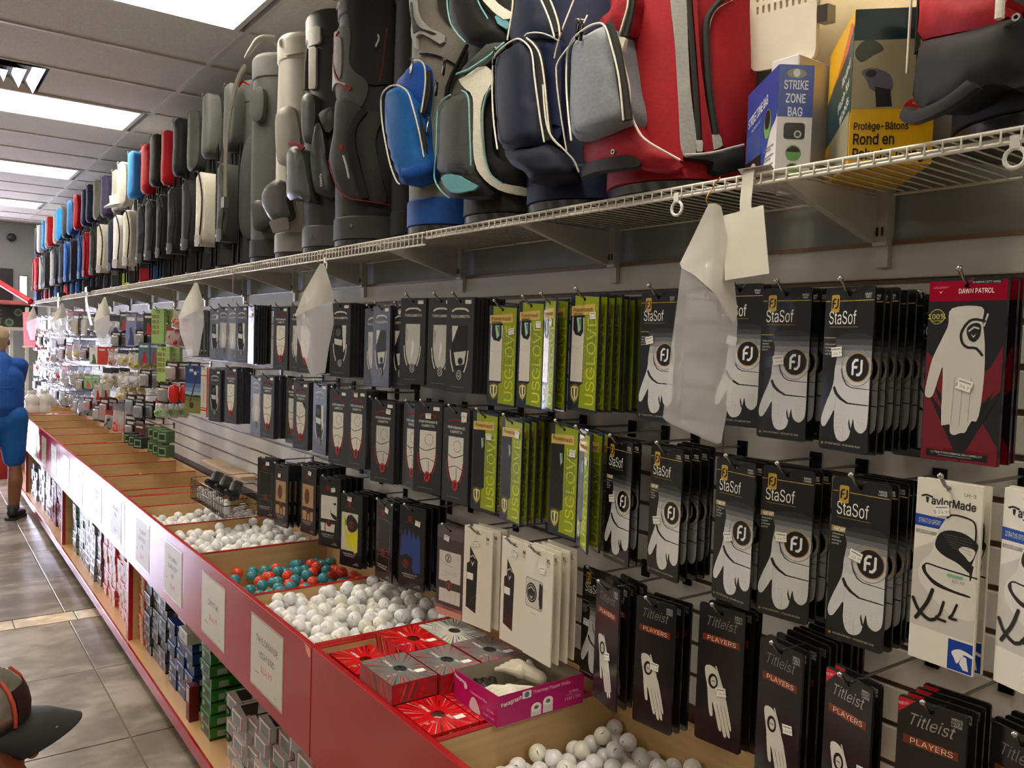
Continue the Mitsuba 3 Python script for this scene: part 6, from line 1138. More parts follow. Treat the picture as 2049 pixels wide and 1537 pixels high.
m.add(flat(shapely.box(.0, .03, LX*.5, .1), .0006), (66, 84, 150), T=A).add(flat(shapely.box(0, 0, LX*.55, .05), .0007), (52, 42, 40), T=A).add(flat(circ(.05, .02, .022), .0009), (190, 190, 192), T=A).add(flat(circ(.05, .02, .016), .0011), (30, 30, 32), T=A).add(flat(circ(LX*.72, HH*.52, .019, .026), .0008), (110, 160, 84), T=A).add(flat(circ(LX*.72, HH*.56, .015, .017), .001), (40, 40, 44), T=A)
for i in range(3): m.add(flat(shapely.box(LX*.64, .05-.016*i, LX*.94, .052-.016*i), .0008), (120, 120, 126), T=A).add(flat(shapely.box(LX*.64, .045-.016*i, LX*.86, .047-.016*i), .0008), (120, 120, 126), T=A)
part(k, 'artwork', m, 'card')
m = M()
for i, t in enumerate(('STRIKE', 'ZONE', 'BAG')): m.add(text(t, .0145, LY/2, HH*.775-.0225*i, .0008, True, width=(.041, .034, .025)[i]), (222, 224, 232), T=Bf)
m.add(text('STRIKE ZONE BAG', .017, .012, HH*.62, .001, True, align='l', rot=.16, width=.115), (220, 222, 234), T=A).add(text('TRAINING AID', .006, .03, HH*.55, .001, align='l', rot=.16), (206, 210, 226), T=A)
part(k, 'lettering', m, 'paper')
m = M().add(flat(circ(LY/2, HH*.92, .017, .008), .0007), (130, 126, 112), T=Bf).add(flat(circ(LY/2, HH*.925, .006, .007), .0009), (206, 206, 206), T=Bf)
m.add(flat(rrect(.012, HH*.315, .048, HH*.465, .005), .0006), (40, 40, 42), T=Bf).add(flat(circ(.036, HH*.36, .0065), .0008), (190, 190, 190), T=Bf).add(flat(circ(.036, HH*.36, .004), .001), (60, 60, 62), T=Bf)
for z_ in (.185, .02): m.add(flat(circ(LY/2, HH*z_, .0135), .0006), (100, 150, 80), T=Bf).add(flat(Polygon([(LY/2-.011, HH*z_+.006), (LY/2-.002, HH*z_+.012), (LY/2+.008, HH*z_+.009), (LY/2+.012, HH*z_+.002), (LY/2-.012, HH*z_+.002)]), .0008), (36, 36, 40), T=Bf)
part(k, 'pictures', m, 'card')
LX, LY, HH = .215, .125, .245
k, A, Bf = solid('cover_box', 'yellow club cover carton with a photo of a golf bag', 1.225, .775, math.radians(43), LX, LY, DECK+.001, HH, (212, 164, 30))
m = M().add(flat(shapely.box(0, HH*.36, LY, HH*.80), .0005), (150, 140, 112), T=Bf).add(flat(shapely.box(0, HH*.80, LY, HH), .0005), (24, 50, 52), T=Bf).add(flat(Polygon(smooth_poly([(.002, HH*.72), (.012, HH*.79), (.03, HH*.80), (.045, HH*.74), (.03, HH*.70), (.012, HH*.66)])), .0007), (58, 62, 48), T=Bf)
m.add(flat(Polygon(smooth_poly([(.014, HH*.60), (.03, HH*.62), (.055, HH*.58), (.062, HH*.50), (.055, HH*.46), (.03, HH*.48), (.022, HH*.54)])), .0008), (90, 88, 104), T=Bf).add(flat(Polygon([(.035, HH*.5), (.058, HH*.48), (.062, HH*.37), (.038, HH*.37)]), .0009), (34, 34, 36), T=Bf).add(flat(circ(.028, HH*.585, .008, .006), .001), (30, 30, 34), T=Bf)
m.add(flat(Polygon([(0, HH*.30), (0, HH*.62), (LX, HH*.9), (LX, HH*.34)]), .0005), (30, 66, 74), T=A).add(flat(Polygon([(LX*.2, .01), (LX*.2, HH*.3), (LX*.97, HH*.36), (LX*.97, .01)]), .0007), (150, 146, 124), T=A).add(flat(Polygon([(LX*.3, HH*.68), (LX*.6, HH*.80), (LX*.9, HH*.95), (LX, HH*.9), (LX*.8, HH*.78)]), .0008), (196, 90, 50), T=A)
part(k, 'artwork', m, 'card')
m = M().add(text('Protège-Bâtons', .011, .006, HH*.225, .0008, True, align='l', width=.082), (44, 40, 30), T=Bf).add(text('Rond en', .0165, .006, HH*.13, .0008, True, align='l', width=.062), (36, 34, 28), T=Bf).add(text('Peluche (Long)', .0165, .006, HH*.035, .0008, True, align='l', width=.112), (36, 34, 28), T=Bf)
for i, t in enumerate(('Round', 'Plush for', 'Woods')): m.add(text(t, .016, LX*.93, HH*(.66-.12*i), .0009, True, align='r', rot=.30), (206, 208, 200), T=A)
part(k, 'lettering', m, 'paper')
m = M().add(flat(circ(.098, HH*.335, .021), .0008), (190, 40, 40), T=Bf)
for i, t in enumerate(('Visit', 'Risk-Free', 'benefits of', 'Golf Glove')): m.add(text(t, .0044, .098, HH*.38-.0095*i, .001, width=.012+.006*min(i, 2)), (236, 200, 196), T=Bf)
part(k, 'sticker', m, 'card')
k = thing('slotted_board', 'white slotted plastic board leaning on the wall above the blue carton', 'board'); T = frame(1.36, 1.0, 2.30, -.1, .14, -.05)
sl = rrect(-.075, -.005, .065, .19, .02)
for i in range(9):
    for j in range(3): sl = sl.difference(shapely.box(-.06+.0125*i, .10+.022*j, -.055+.0125*i, .114+.022*j))
part(k, 'panel', M().add(slab(sl, .012), (222, 216, 200)), 'plastic', T); part(k, 'foot', M().box(-.02, -.245, -.012, .02, -.0, -.004, (206, 202, 190)), 'plastic', T); part(k, 'bracket', M().box(.065, .06, -.02, .085, .09, .01, (120, 116, 108)), 'metal', T)
single('cream_board', M().add(RBOX(1.462, .72, DECK+.23, 1.486, 1.04, 2.9, .004), (222, 210, 170)), 'card', 'cream coloured board on the wall behind the cartons', 'board')
single('white_carton', M().add(RBOX(1.30, .93, DECK+.001, 1.40, .99, DECK+.235, .002), (200, 200, 204)), 'card', 'tall white carton standing behind the blue and white one', 'box')
# ================================================================ dozen cartons under the counter
def dozen(kind):
    w, d, h = .128, .17, .0505
    col, band, lab, mat = {'white': ((190, 190, 186), (150, 64, 60), (60, 90, 120), 'film'), 'green': ((40, 112, 36), (20, 44, 20), (150, 156, 140), 'film'), 'blue': ((34, 62, 110), (20, 24, 34), (170, 172, 172), 'card'), 'tp': ((186, 184, 172), (60, 60, 60), (40, 40, 42), 'card'), 'grey': ((70, 72, 70), (26, 26, 28), (150, 150, 146), 'film'), 'orange': ((206, 96, 50), (190, 160, 140), (150, 60, 40), 'card'), 'redw': ((196, 66, 56), (204, 180, 170), (60, 40, 40), 'card'), 'silver': ((150, 152, 160), (90, 94, 104), (220, 222, 226), 'foil'), 'sgreen': ((150, 160, 156), (20, 74, 40), (206, 210, 210), 'foil'), 'magenta': ((120, 30, 62), (70, 16, 36), (206, 196, 206), 'film'), 'pearl': ((176, 176, 186), (120, 70, 80), (90, 90, 100), 'foil')}[kind]
    bd = M().add(RBOX(0, 0, 0, d, w-.002, h, .0015), col); q = M()
    def fr(y0, z0, y1, z1, c, o=.0004): q.add((np.array([[-o, y0, z0], [-o, y1, z0], [-o, y1, z1], [-o, y0, z1]]), np.array([[0, 3, 2, 1]])), c)
    def sd(x0, z0, x1, z1, c, o=.0004): q.add((np.array([[x0, -o, z0], [x1, -o, z0], [x1, -o, z1], [x0, -o, z1]]), np.array([[0, 1, 2, 3]])), c)
    if kind == 'white':
        fr(.0, .0, .01, h, band); fr(w-.014, 0, w-.008, h, band); fr(w-.008, 0, w-.004, h, lab); fr(.02, .004, .1, h-.008, (120, 122, 120))
        for i in range(3): sd(.02+.05*i, .0, .026+.05*i, h, (band, lab, band)[i])
        q.add((np.array([[.02, .01, h+.0004], [.06, .01, h+.0004], [.10, .11, h+.0004], [.03, .11, h+.0004]]), np.array([[0, 1, 2, 3]])), (60, 56, 52)).add((np.array([[.0, .01, h+.0004], [.012, .01, h+.0004], [.012, .12, h+.0004], [.0, .12, h+.0004]]), np.array([[0, 1, 2, 3]])), (206, 170, 164))
    elif kind == 'tp': q.add(text('TP', .02, w*.5, h*.25, 0, True, shear=.3), lab, T=frame(-.0005, 0, 0) @ Tm(-w, 0, 0)); q.add(text('TP', .02, .08, h*.25, 0, True, shear=.3), lab, T=np.array([[1, 0, 0, 0], [0, 0, -1, -.0006], [0, 1, 0, 0], [0, 0, 0, 1.0]]))
    else:
        fr(.012, .008, w-.02, h-.008, band); fr(w-.045, .014, w-.02, h-.018, lab, .0007); fr(0, h-.005, w-.002, h-.001, tuple(min(255, 1.35*c) for c in col)); sd(.03, .012, .07, h-.014, lab); sd(.0, .0, .17, .008, band)
        if kind in ('redw', 'orange'): q.add((np.array([[-.0007, .02, .0], [-.0007, .06, .0], [-.0007, .09, h], [-.0007, .05, h]]), np.array([[0, 3, 2, 1]])), (214, 200, 190))
    return [('carton', bd.ply(mat)), ('print', q.ply('card' if kind != 'white' else 'film'))]
DZ = {}
zones = [('white', 2.26, 5, 7), ('white', 2.90, 2, 5), ('green', 3.305, 1, 8), ('green', 3.17, 1, 4), ('blue', 3.60, 3, 7), ('grey', 4.085, 3, 8), ('orange', 4.515, 1, 8), ('redw', 4.83, 6, 8), ('silver', 5.72, 5, 8), ('sgreen', 6.36, 4, 8), ('magenta', 7.12, 6, 8), ('pearl', 8.0, 5, 7), ('silver', 8.75, 4, 6), ('magenta', 9.5, 4, 6)]
CN = {'white': 'white carton with red and blue stripes', 'green': 'bright green ball carton', 'blue': 'dark blue ball carton', 'grey': 'charcoal ball carton', 'orange': 'orange ball carton', 'redw': 'red and white ball carton', 'silver': 'silver ball carton', 'sgreen': 'silver and green ball carton', 'magenta': 'wine red ball carton', 'pearl': 'pearl grey ball carton', 'tp': 'white carton printed TP'}
gz = np.random.default_rng(8)
for zi, (kd, y0, nc, nr) in enumerate(zones):
    DZ.setdefault(kd, dozen(kd))
    for c_ in range(nc):
        x0 = .962+(gz.uniform(0, .02) if kd != 'white' else .012*((c_*2) % 3)); rows_ = nr-int(gz.integers(0, 2)) if kd != 'green' else nr
        if kd == 'white': rows_ = [8, 7, 6, 6, 5, 5, 4][min(c_, 6)] if zi == 0 else nr
        for r_ in range(rows_):
            jx = gz.uniform(0, .012)+(.02*(r_ % 2) if kd == 'white' else 0)
            lab = f'{CN[kd]}, {"top of" if r_ == rows_-1 else "in"} {ORD[c_]} stack from right'+(', farthest group' if zi in (12, 13) else ', beside green ones' if zi == 1 else ', at the back' if zi == 3 else '')
            k = thing('ball_carton', lab, 'box', f'{CN[kd]}s in stack {c_+1}, group {zi+1}' if r_ < rows_-1 else None)
            T = Tm(x0+jx+(.05 if zi == 3 else 0), y0+.1345*c_+gz.uniform(-.002, .002), .1085+.051*r_)
            for pn, d in DZ[kd]: part(k, pn, d, T=T)
DZ['tp'] = dozen('tp')
for i, (x, y, z) in enumerate(((.95, 3.60, .1085+.051*6.02), (.97, 3.70, .1085+.051*7.05))):
    k = thing('ball_carton', f'white carton printed TP on the dark blue stack, {"lower" if not i else "upper"} of two', 'box')
    for pn, d in DZ['tp']: part(k, pn, d, T=Tm(x, y-.02, z))
single('ball_sleeve', M().add(RBOX(.945, 3.515, .1085, .985, 3.565, .26, .002), (96, 26, 30)), 'card', 'dark red upright ball sleeve between the green and blue cartons', 'box')
k = _N and 'ball_sleeve'; part(k, 'label', M().box(.9445, 3.52, .19, .9452, 3.56, .25, (176, 160, 150)), 'card')
# ================================================================ people
def body_mesh(bones, edge=.018, it=10):
    s = m3.Manifold()
    for a, b in bones: s += m3.Manifold.hull(m3.Manifold.sphere(a[3], 16).translate(a[:3])+m3.Manifold.sphere(b[3], 16).translate(b[:3]))
    v, f = vf(s.refine_to_length(edge)); t = trimesh.Trimesh(v, f); trimesh.smoothing.filter_taubin(t, iterations=it); return t
def ell(c, r, n=3):
    q = trimesh.creation.icosphere(n); q.apply_transform(Tm(*c, s=r)); return q
def hand_bones(w, d, up, s=1.0):
    """a relaxed hand from the wrist w along d; up: the side the thumb leaves towards"""
    w, d, up = (np.array(q, float) for q in (w, d, up)); d /= np.linalg.norm(d); sd = np.cross(d, up); sd /= np.linalg.norm(sd); up = np.cross(sd, d); B_ = []
    P = lambda a, b, c, r: (*(w+s*(a*d+b*up+c*sd)), r*s)
    for b in (-.022, -.007, .008, .022): B_.append((P(.01, b*.6, 0, .017), P(.085, b, .0, .012)))
    for b, L in ((-.026, .055), (-.009, .07), (.009, .075), (.026, .068)): B_ += [(P(.085, b, 0, .0095), P(.085+L*.5, b*1.15, .008, .0088)), (P(.085+L*.5, b*1.15, .008, .0088), P(.085+L*.86, b*1.2, .026, .0075))]
    B_ += [(P(.02, .02, 0, .013), P(.05, .048, .012, .0105)), (P(.05, .048, .012, .0105), P(.085, .056, .02, .009))]
    return B_
SK = (126, 84, 62)
# ---- man in blue, seen from behind, reaching over the bins
k = thing('person', 'person in blue shirt and shorts seen from behind at the far bins', 'person')
ox, oy = .655, 8.66
def J(x, y, z, r): return (ox+x, oy+y, z, r)
rk, ra, rh = J(.115, .04, .50, .06), J(.105, .0, .10, .042), J(.095, .0, .93, .10)
lk, la, lh = J(-.13, .10, .50, .06), J(-.14, .16, .10, .042), J(-.095, .02, .93, .10)
bones = [(rh, rk), (J(.118, .03, .47, .055), J(.118, -.015, .36, .062)), (J(.118, -.015, .36, .062), ra), (lh, lk), (J(-.13, .1, .47, .055), J(-.135, .09, .36, .062)), (J(-.135, .09, .36, .062), la), (rh, lh), (J(0, .02, .98, .13), J(0, .05, 1.25, .135)), (J(0, .05, 1.25, .135), J(0, .10, 1.40, .11)),
         (J(.15, .10, 1.40, .062), J(-.15, .10, 1.40, .062)), (J(0, .10, 1.42, .07), J(0, .15, 1.53, .055)), (J(.165, .11, 1.40, .055), J(.16, .30, 1.20, .043)), (J(.16, .30, 1.20, .043), J(.19, .52, 1.08, .03)), (J(-.165, .11, 1.40, .055), J(-.20, .26, 1.15, .043)), (J(-.20, .26, 1.15, .043), J(-.10, .46, 1.04, .03)),
         (J(.105, .0, .07, .036), J(.11, .13, .05, .034)), (J(-.14, .16, .07, .036), J(-.14, .29, .05, .034))]
bones += hand_bones(J(.19, .52, 1.08, 0)[:3], (.2, 1, -.4), (-1, .2, .2)) + hand_bones(J(-.10, .46, 1.04, 0)[:3], (.4, 1, -.3), (1, 0, .2))
hd = J(0, .19, 1.62, 0)[:3]
bones += [((*(np.array(hd)+[0, -.01, .03]), .085), (*(np.array(hd)+[0, .03, -.02]), .072)), ((*(np.array(hd)+[0, .03, -.02]), .07), (*(np.array(hd)+[0, .06, -.075]), .045)), ((*(np.array(hd)+[0, .10, .0]), .012), (*(np.array(hd)+[0, .115, -.025]), .014))]
for s_ in (-1, 1): bones.append(((*(np.array(hd)+[s_*.08, .01, .0]), .014), (*(np.array(hd)+[s_*.082, .005, -.03]), .012)))
part(k, 'body', M().add(body_mesh(bones), SK, True), 'skin')
BL1, BL2 = (28, 72, 146), (26, 88, 158)
sh = [(J(0, .01, 1.03, .162), J(0, .04, 1.22, .152)), (J(.06, .02, 1.0, .13), J(.07, .05, 1.28, .125)), (J(-.06, .02, 1.0, .13), J(-.07, .05, 1.28, .125)), (J(0, .04, 1.22, .15), J(0, .09, 1.40, .12)), (J(.15, .095, 1.395, .078), J(-.15, .095, 1.395, .078)), (J(.165, .11, 1.395, .07), J(.162, .235, 1.27, .062)), (J(-.165, .11, 1.395, .07), J(-.188, .21, 1.24, .062)), (J(0, .1, 1.42, .08), J(0, .115, 1.475, .066))]
part(k, 'shirt', M().add(body_mesh(sh), BL1, True), 'cloth')
m = M()
for z_, dy in ((1.13, -.108), (1.08, -.118), (1.2, -.105)): m.add(TUBE(smooth_poly([J(-.12, dy+.05, z_-.01, 0)[:3], J(-.04, dy, z_+.006, 0)[:3], J(.05, dy+.002, z_, 0)[:3], J(.12, dy+.05, z_+.02, 0)[:3]], closed=False), .008, 6), BL1, True)
part(k, 'shirt_crease', m, 'cloth', kind='stuff')
so = [(J(.09, -.005, .93, .135), J(.105, .02, .70, .105)), (J(.105, .02, .70, .105), J(.112, .035, .56, .093)), (J(-.09, .01, .93, .135), J(-.11, .06, .70, .105)), (J(-.11, .06, .70, .105), J(-.125, .085, .56, .093)), (J(.06, .01, .98, .125), J(-.06, .01, .98, .125)), (J(.07, -.02, .90, .118), J(-.07, -.01, .90, .118))]
part(k, 'shorts', M().add(body_mesh(so), BL2, True), 'cloth')
hair = body_mesh([((*(np.array(hd)+[0, -.02, .05]), .088), (*(np.array(hd)+[0, .03, .06]), .08)), ((*(np.array(hd)+[0, -.035, .03]), .082), (*(np.array(hd)+[0, -.045, -.055]), .058)), ((*(np.array(hd)+[.03, -.05, -.04]), .04), (*(np.array(hd)+[-.03, -.05, -.05]), .04))], .014)
part(k, 'hair', M().add(hair, (150, 132, 104), True), 'cloth')
for s_ in (-1, 1): part(k, 'eye', M().add(ell(np.array(hd)+[s_*.03, .094, .005], (.011, .008, .008), 2), (230, 228, 224), True).add(ell(np.array(hd)+[s_*.03, .101, .005], (.005, .003, .005), 2), (50, 40, 34), True), 'plastic')
part(k, 'mouth', M().add(ell(np.array(hd)+[0, .098, -.058], (.02, .008, .006), 2), (150, 84, 76), True), 'skin')
def shoe(k, x, y, rz, col, s=1.0):
    up = body_mesh([((0, -.02, .055, .045), (0, .05, .05, .044)), ((0, .05, .05, .044), (.005, .15, .038, .038)), ((0, -.03, .06, .042), (0, -.01, .105, .044))], .014); T = Tm(x, y, 0, rz=rz, s=s)
    part(k, 'shoe', M().add(up, col, True), 'leather', T)
    part(k, 'shoe_sole', M().add(slab(Polygon(smooth_poly([(-.045, -.07), (.045, -.07), (.05, .05), (.05, .16), (.005, .195), (-.042, .16), (-.046, .05)])), .024), (46, 46, 44), 30), 'plastic', T)
    part(k, 'sock', M().add(TUBE([(0, -.005, .09), (0, -.005, .135)], [.05, .05], 14), (60, 64, 66), True), 'cloth', T)
shoe(k, ra[0], ra[1], -.5, (34, 36, 36)); shoe(k, la[0], la[1], .1, (34, 36, 36))
# ---- child at the lower left under a silver and black cap
k = thing('person', 'child in a silver and black peaked cap at the lower left corner', 'person')
cxh, cyh, czh = .088, 1.70, 1.005; turn = -.28
def C_(x, y, z, r): c, s = math.cos(turn), math.sin(turn); return (cxh+c*x-s*y, cyh+s*x+c*y, czh+z, r)
def Cp(x, y, z): return np.array(C_(x, y, z, 0)[:3])
bones = [(C_(-.015, 0, .035, .072), C_(.012, 0, .0, .066)), (C_(.012, 0, .0, .066), C_(.045, 0, -.062, .036)), (C_(.078, 0, .0, .009), C_(.092, 0, -.022, .012)), (C_(-.005, 0, -.05, .04), C_(-.012, 0, -.14, .036)),
         (C_(.0, .066, .0, .012), C_(-.005, .069, -.025, .010)), (C_(.0, -.066, .0, .012), C_(-.005, -.069, -.025, .010)), (C_(.058, .026, -.03, .018), C_(.05, -.026, -.03, .018)),
         (C_(-.015, 0, -.19, .075), C_(-.01, 0, -.42, .08)), (C_(-.015, .10, -.17, .04), C_(-.015, -.10, -.17, .04)), (C_(-.01, 0, -.42, .08), C_(-.01, 0, -.50, .09))]
for s_ in (-1, 1):
    bones += [(C_(-.015, s_*.115, -.175, .036), C_(-.02, s_*.135, -.35, .029)), (C_(-.02, s_*.135, -.35, .029), C_(.02, s_*.135, -.50, .021)), (C_(-.01, s_*.055, -.52, .065), C_(.0, s_*.06, -.76, .042)), (C_(.0, s_*.06, -.76, .042), C_(-.01, s_*.06, -.945, .03)), (C_(-.01, s_*.06, -.96, .028), C_(.07, s_*.065, -.975, .026))]
    bones += hand_bones(C_(.02, s_*.135, -.50, 0)[:3], np.array(Cp(.3, 0, -1))-Cp(0, 0, 0), np.array(Cp(1, 0, 0))-Cp(0, 0, 0), .72)
part(k, 'body', M().add(body_mesh(bones, .012), (150, 98, 72), True), 'skin')
crown = []
for zf, kf in ((-.005, 1.0), (.02, 1.0), (.045, .955), (.068, .86), (.088, .70), (.102, .48), (.109, .24), (.111, .02)):
    crown.append([Cp(-.012+.1*kf*math.cos(a), .088*kf*math.sin(a), zf+.025+.03*math.cos(a)*(1-zf*6)) for a in np.arange(32)*math.pi/16])
part(k, 'cap_crown', M().add(LOFT(crown), (164, 160, 148), True), 'foil')
part(k, 'cap_front', M().add(LOFT([[Cp(-.012+(.1*kf+.0015)*math.cos(a), (.088*kf+.0015)*math.sin(a), zf+.025+.03*math.cos(a)*(1-zf*6)) for a in np.linspace(-.5, .5, 13)] for zf, kf in ((-.006, 1.0), (.02, 1.005), (.045, .96), (.066, .87))], cap=False), (46, 24, 22), True), 'cloth')
def band(z0, dz, col, n_, kr=1.008, a0=0, a1=2*math.pi, mat='cloth'):
    aa = np.linspace(a0, a1, 40); R0 = [[Cp(-.012+.1*kr*math.cos(a), .088*kr*math.sin(a), z0+.025+.03*math.cos(a)+q) for a in aa] for q in (0, dz)]; part(k, n_, M().add(LOFT(R0, cap=False), col, True), mat)
band(-.012, .012, (28, 27, 28), 'cap_band')
m = M()
for a in (.56, -.56): m.add(TUBE([Cp(-.012+(.1*kf+.003)*math.cos(a), (.088*kf+.003)*math.sin(a), zf+.025+.03*math.cos(a)*(1-zf*6)) for zf, kf in ((-.004, 1.0), (.02, 1.0), (.045, .955), (.068, .86), (.088, .70))], .0035, 7), (176, 70, 54), True)
part(k, 'cap_piping', m, 'leather')
br = []
for a in np.linspace(-1.15, 1.15, 21):
    r0 = Cp(-.012+.1*math.cos(a), .088*math.sin(a), .022+.026*math.cos(a)); e = .085*max(0, math.cos(a*.92))**.55; r1 = Cp(-.012+(.1+e)*math.cos(a*.72)*1.0, (.088)*math.sin(a*.95)*1.02, .02+.024*math.cos(a)-.10*e-.022*math.sin(a)**2); mid = (r0+r1)/2+[0, 0, .006]; br.append([r0, mid, r1, r1-[0, 0, .003], mid-[0, 0, .003], r0-[0, 0, .003]])
part(k, 'cap_brim', M().add(LOFT(br), (22, 22, 23), 60), 'cloth')
part(k, 'brim_logo', M().add(ell(Cp(.135, -.030, .036), (.004, .011, .0012), 2), (150, 148, 142), True, None).add(ell(Cp(.118, -.050, .030), (.002, .004, .0012), 2), (130, 130, 126), True), 'paper')
hr = [(C_(-.03, .0, .0, .078), C_(-.055, 0, -.06, .052))]
for s_ in (-1, 1): hr += [(C_(-.01, s_*.06, .01, .026), C_(.03, s_*.064, -.02, .012)), (C_(-.03, s_*.055, .0, .034), C_(-.03, s_*.058, -.065, .018))]
hr += [(C_(.066, -.02, .006, .02), C_(.082, -.028, -.012, .010)), (C_(.066, .02, .006, .02), C_(.082, .022, -.012, .010))]
part(k, 'hair', M().add(body_mesh(hr, .01, 5), (34, 24, 20), True), 'cloth')
for s_ in (-1, 1): part(k, 'eye', M().add(ell(Cp(.070, s_*.026, -.005), (.006, .009, .007), 2), (228, 226, 222), True).add(ell(Cp(.0755, s_*.026, -.005), (.002, .0045, .0045), 2), (40, 30, 26), True), 'plastic')
part(k, 'mouth', M().add(ell(Cp(.078, 0, -.052), (.006, .016, .004), 2), (150, 80, 72), True), 'skin')
sh = [(C_(-.015, 0, -.20, .083), C_(-.01, 0, -.44, .092)), (C_(-.015, .10, -.175, .048), C_(-.015, -.10, -.175, .048)), (C_(-.01, .03, -.44, .085), C_(-.01, -.03, -.46, .085)), (C_(-.015, .115, -.18, .045), C_(-.018, .128, -.27, .04)), (C_(-.015, -.115, -.18, .045), C_(-.018, -.128, -.27, .04))]
part(k, 'shirt', M().add(body_mesh(sh, .012), (40, 42, 50), True), 'cloth')
so = [(C_(-.01, s_*.05, -.50, .078), C_(.0, s_*.06, -.72, .062)) for s_ in (-1, 1)]+[(C_(-.01, .04, -.48, .085), C_(-.01, -.04, -.48, .085))]
part(k, 'shorts', M().add(body_mesh(so, .012), (52, 56, 64), True), 'cloth')
for s_ in (-1, 1): q = C_(-.01, s_*.06, 0, 0); shoe(k, q[0], q[1], turn-math.pi/2, (70, 70, 74), .7)
# ================================================================ the far end of the shop
for i, (x, y) in enumerate(((.99, 9.52), (1.10, 9.56))):
    k = thing('white_jug', f'milky white plastic jug at the far end of the bins, {"left" if not i else "right"} of two', 'jug')
    part(k, 'bottle', M().add(LATHE([(.001, 0), (.062, .004), (.07, .03), (.066, .075), (.056, .10), (.066, .125), (.062, .17), (.045, .195), (.03, .205), (.03, .225), (.001, .226)], 22), (222, 218, 204), True, Tm(x, y, .8765)), 'plastic'); part(k, 'lid', M().add(LATHE([(.034, .21), (.034, .236), (.001, .238)], 16), (206, 204, 196), 40, Tm(x, y, .8765)), 'plastic')
single('paper_bag', M().add(blob([((1.06, 9.66, .92, .04), (1.14, 9.66, 1.03, .05)), ((1.14, 9.66, 1.03, .05), (1.20, 9.68, .98, .04))], .02, 3), (190, 196, 190), True), 'film', 'crumpled pale plastic bag behind the white jugs', 'bag')
k = thing('red_folder', 'red sheet with a lilac grey sleeve hanging at the far end of the slat wall', 'folder'); T = frame(1.15, 11.35, 1.93, -.55, 0, .05)
part(k, 'sheet', M().add(slab(shapely.box(-.10, -.40, .10, 0), .004), (196, 36, 36)), 'card', T); part(k, 'foot', M().box(-.105, -.42, -.004, .105, -.40, .02, (170, 110, 80)), 'card', T)
k = thing('shelf_upright', 'white slotted upright standing at the far end of the slat wall', 'post'); m = M().add(RBOX(1.18, 12.02, 0, 1.22, 12.06, 2.0, .003), (190, 184, 168)); part(k, 'post', m, 'plastic'); m = M()
for z in np.arange(.9, 1.95, .05): m.box(1.176, 12.032, z, 1.1805, 12.048, z+.025, (70, 66, 60))
part(k, 'slots', m, 'plastic', kind='stuff')
k = thing('display_rack', 'rack with a dark poster board and white posts in front of the back wall', 'rack')
for x in (.62, 1.03): part(k, 'post', M().add(RBOX(x, 12.30, 0, x+.045, 12.345, 1.72, .003), (186, 182, 170)), 'plastic')
part(k, 'shelf', M().add(RBOX(.3, 12.18, 1.70, 1.30, 12.5, 1.745, .003), (176, 172, 160)), 'plastic'); part(k, 'lower_shelf', M().add(RBOX(.3, 12.2, 1.22, 1.30, 12.5, 1.24, .003), (150, 120, 112)), 'plastic')
part(k, 'poster_board', M().box(.3, 12.42, 1.745, 1.36, 12.45, 2.03, (44, 48, 42)), 'card'); m = M()
m.add(flat(circ(.28, .19, .05), .0), (90, 120, 84), T=frame(12.419, 0, 0)) if False else None
TB = np.array([[1, 0, 0, .3], [0, 0, -1, 12.418], [0, 1, 0, 1.745], [0, 0, 0, 1.0]])
for cx_, cz_, r_ in ((.60, .06, .05), (.74, .06, .05), (.84, .19, .05)): m.add(flat(circ(cx_, cz_, r_), .0), (104, 124, 96), T=TB).add(flat(circ(cx_, cz_, r_*.55), .001), (60, 80, 56), T=TB)
for i in range(6): m.add(flat(shapely.box(.4, .10+.026*i, .66-.03*(i % 2), .108+.026*i), 0), (150, 150, 140), T=TB)
part(k, 'poster_print', m, 'card'); part(k, 'pink_cloth', M().add(RBOX(.3, 12.2, 2.03, 1.30, 12.48, 2.08, .01), (176, 96, 88)), 'cloth')
single('store_pole', M().add(TUBE([(.4, 12.2, 2.62), (1.13, 10.98, 2.045)], .034, 12), (200, 30, 34), True), 'plastic', 'red padded pole slanting onto the far end of the wire shelf', 'pole')
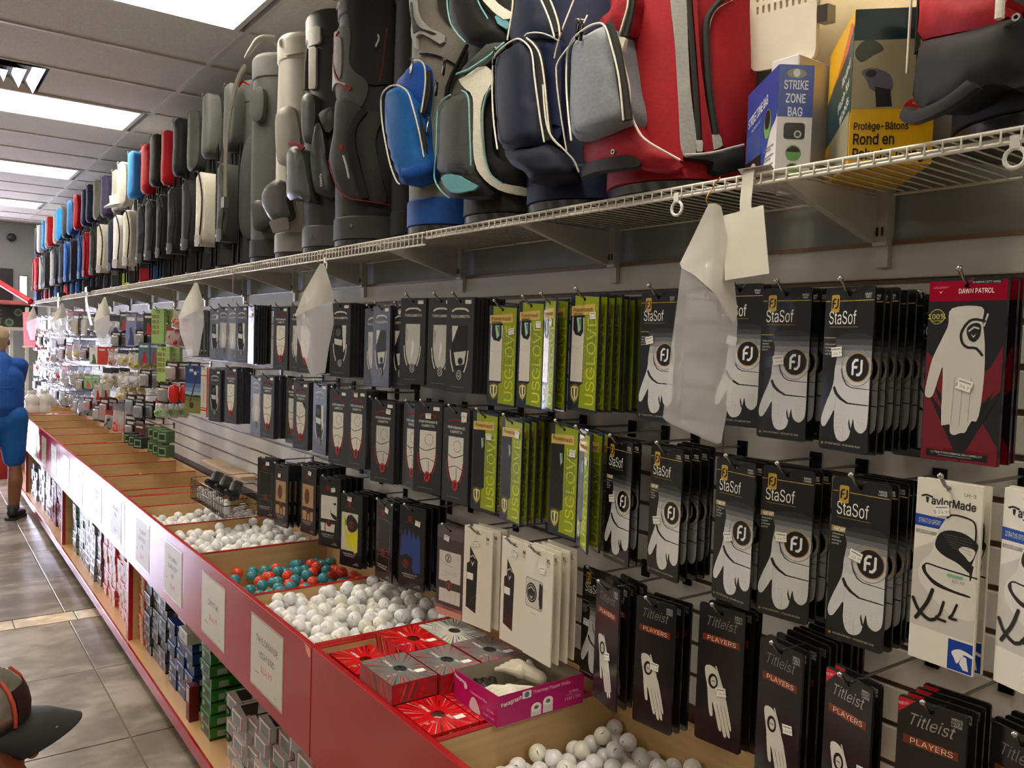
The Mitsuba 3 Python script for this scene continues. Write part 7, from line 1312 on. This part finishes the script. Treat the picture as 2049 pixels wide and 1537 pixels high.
for x0, y0, x1, y1, z0, z1, c, lab in ((.66, 11.5, .98, 12.1, .005, .5, (34, 32, 34), 'dark floor bin beyond the person'), (.70, 11.0, .95, 11.4, .005, .32, (150, 40, 36), 'red floor bin beyond the person')):
    k = thing('floor_bin', lab, 'bin'); m = M()
    for bx in ((x0, y0, x0+.02, y1), (x1-.02, y0, x1, y1), (x0, y0, x1, y0+.02), (x0, y1-.02, x1, y1)): m.box(bx[0], bx[1], z0, bx[2], bx[3], z1, c)
    m.box(x0, y0, z0, x1, y1, z0+.02, c); part(k, 'shell', m, 'plastic'); part(k, 'rim', M().add(TUBE([(x0, y0, z1), (x1, y0, z1), (x1, y1, z1), (x0, y1, z1)], .012, 8, closed=True), tuple(1.3*np.array(c)), True), 'plastic')
k = thing('tall_carton', 'dark blue tall carton with pale lettering at the far end of the wire shelf', 'box'); part(k, 'carton', M().add(RBOX(1.19, 11.0, 2.02, 1.40, 11.26, 2.62, .003), (50, 50, 92)), 'card')
part(k, 'lettering', M().add(text('DELTA', .07, 0, 0, 0, True), (176, 176, 200), T=frame(1.1895, 11.13, 2.46)).add(text('TRAY', .05, 0, -.08, 0, True), (150, 150, 180), T=frame(1.1895, 11.13, 2.46)), 'card'); single('support_shelf', M().add(RBOX(1.17, 10.92, 2.0, 1.485, 11.4, 2.02, .003), (170, 166, 156)), 'plastic', 'short plain shelf board carrying the dark blue carton', 'shelf')
k = thing('wall_window', 'dark framed window high in the back wall with a bright pane', 'window'); part(k, 'frame', M().box(.70, YF-.03, 2.02, 1.12, YF, 2.52, (40, 38, 38)), 'plastic'); tag(k, cat='window')
d = M().add((np.array([[1.20, YF-.02, 2.16], [1.28, YF-.02, 2.16], [1.28, YF-.02, 2.43], [1.20, YF-.02, 2.43]]), np.array([[0, 1, 2], [0, 2, 3]])), (240, 240, 250)).ply('paper')
k = thing('wall_lamp', 'bright narrow lit window strip in the back wall', 'window'); part(k, 'pane', {**d, 'emitter': {'type': 'area', 'radiance': {'type': 'rgb', 'value': [5.0, 5.2, 5.8]}}}); part(k, 'frame', M().box(1.185, YF-.018, 2.14, 1.295, YF, 2.45, (120, 118, 114)), 'plastic')
single('camera_dome', M().add(LATHE([(.001, -.05), (.035, -.04), (.05, -.01), (.055, .0), (.055, .012), (.001, .012)], 18), (30, 30, 32), True, Tm(1.10, YF-.06, 2.93) @ Tm(rx=math.pi/2)), 'plastic', 'small black dome camera high on the back wall', 'camera')
scene = {k_: v_ for k_, v_ in scene.items()}
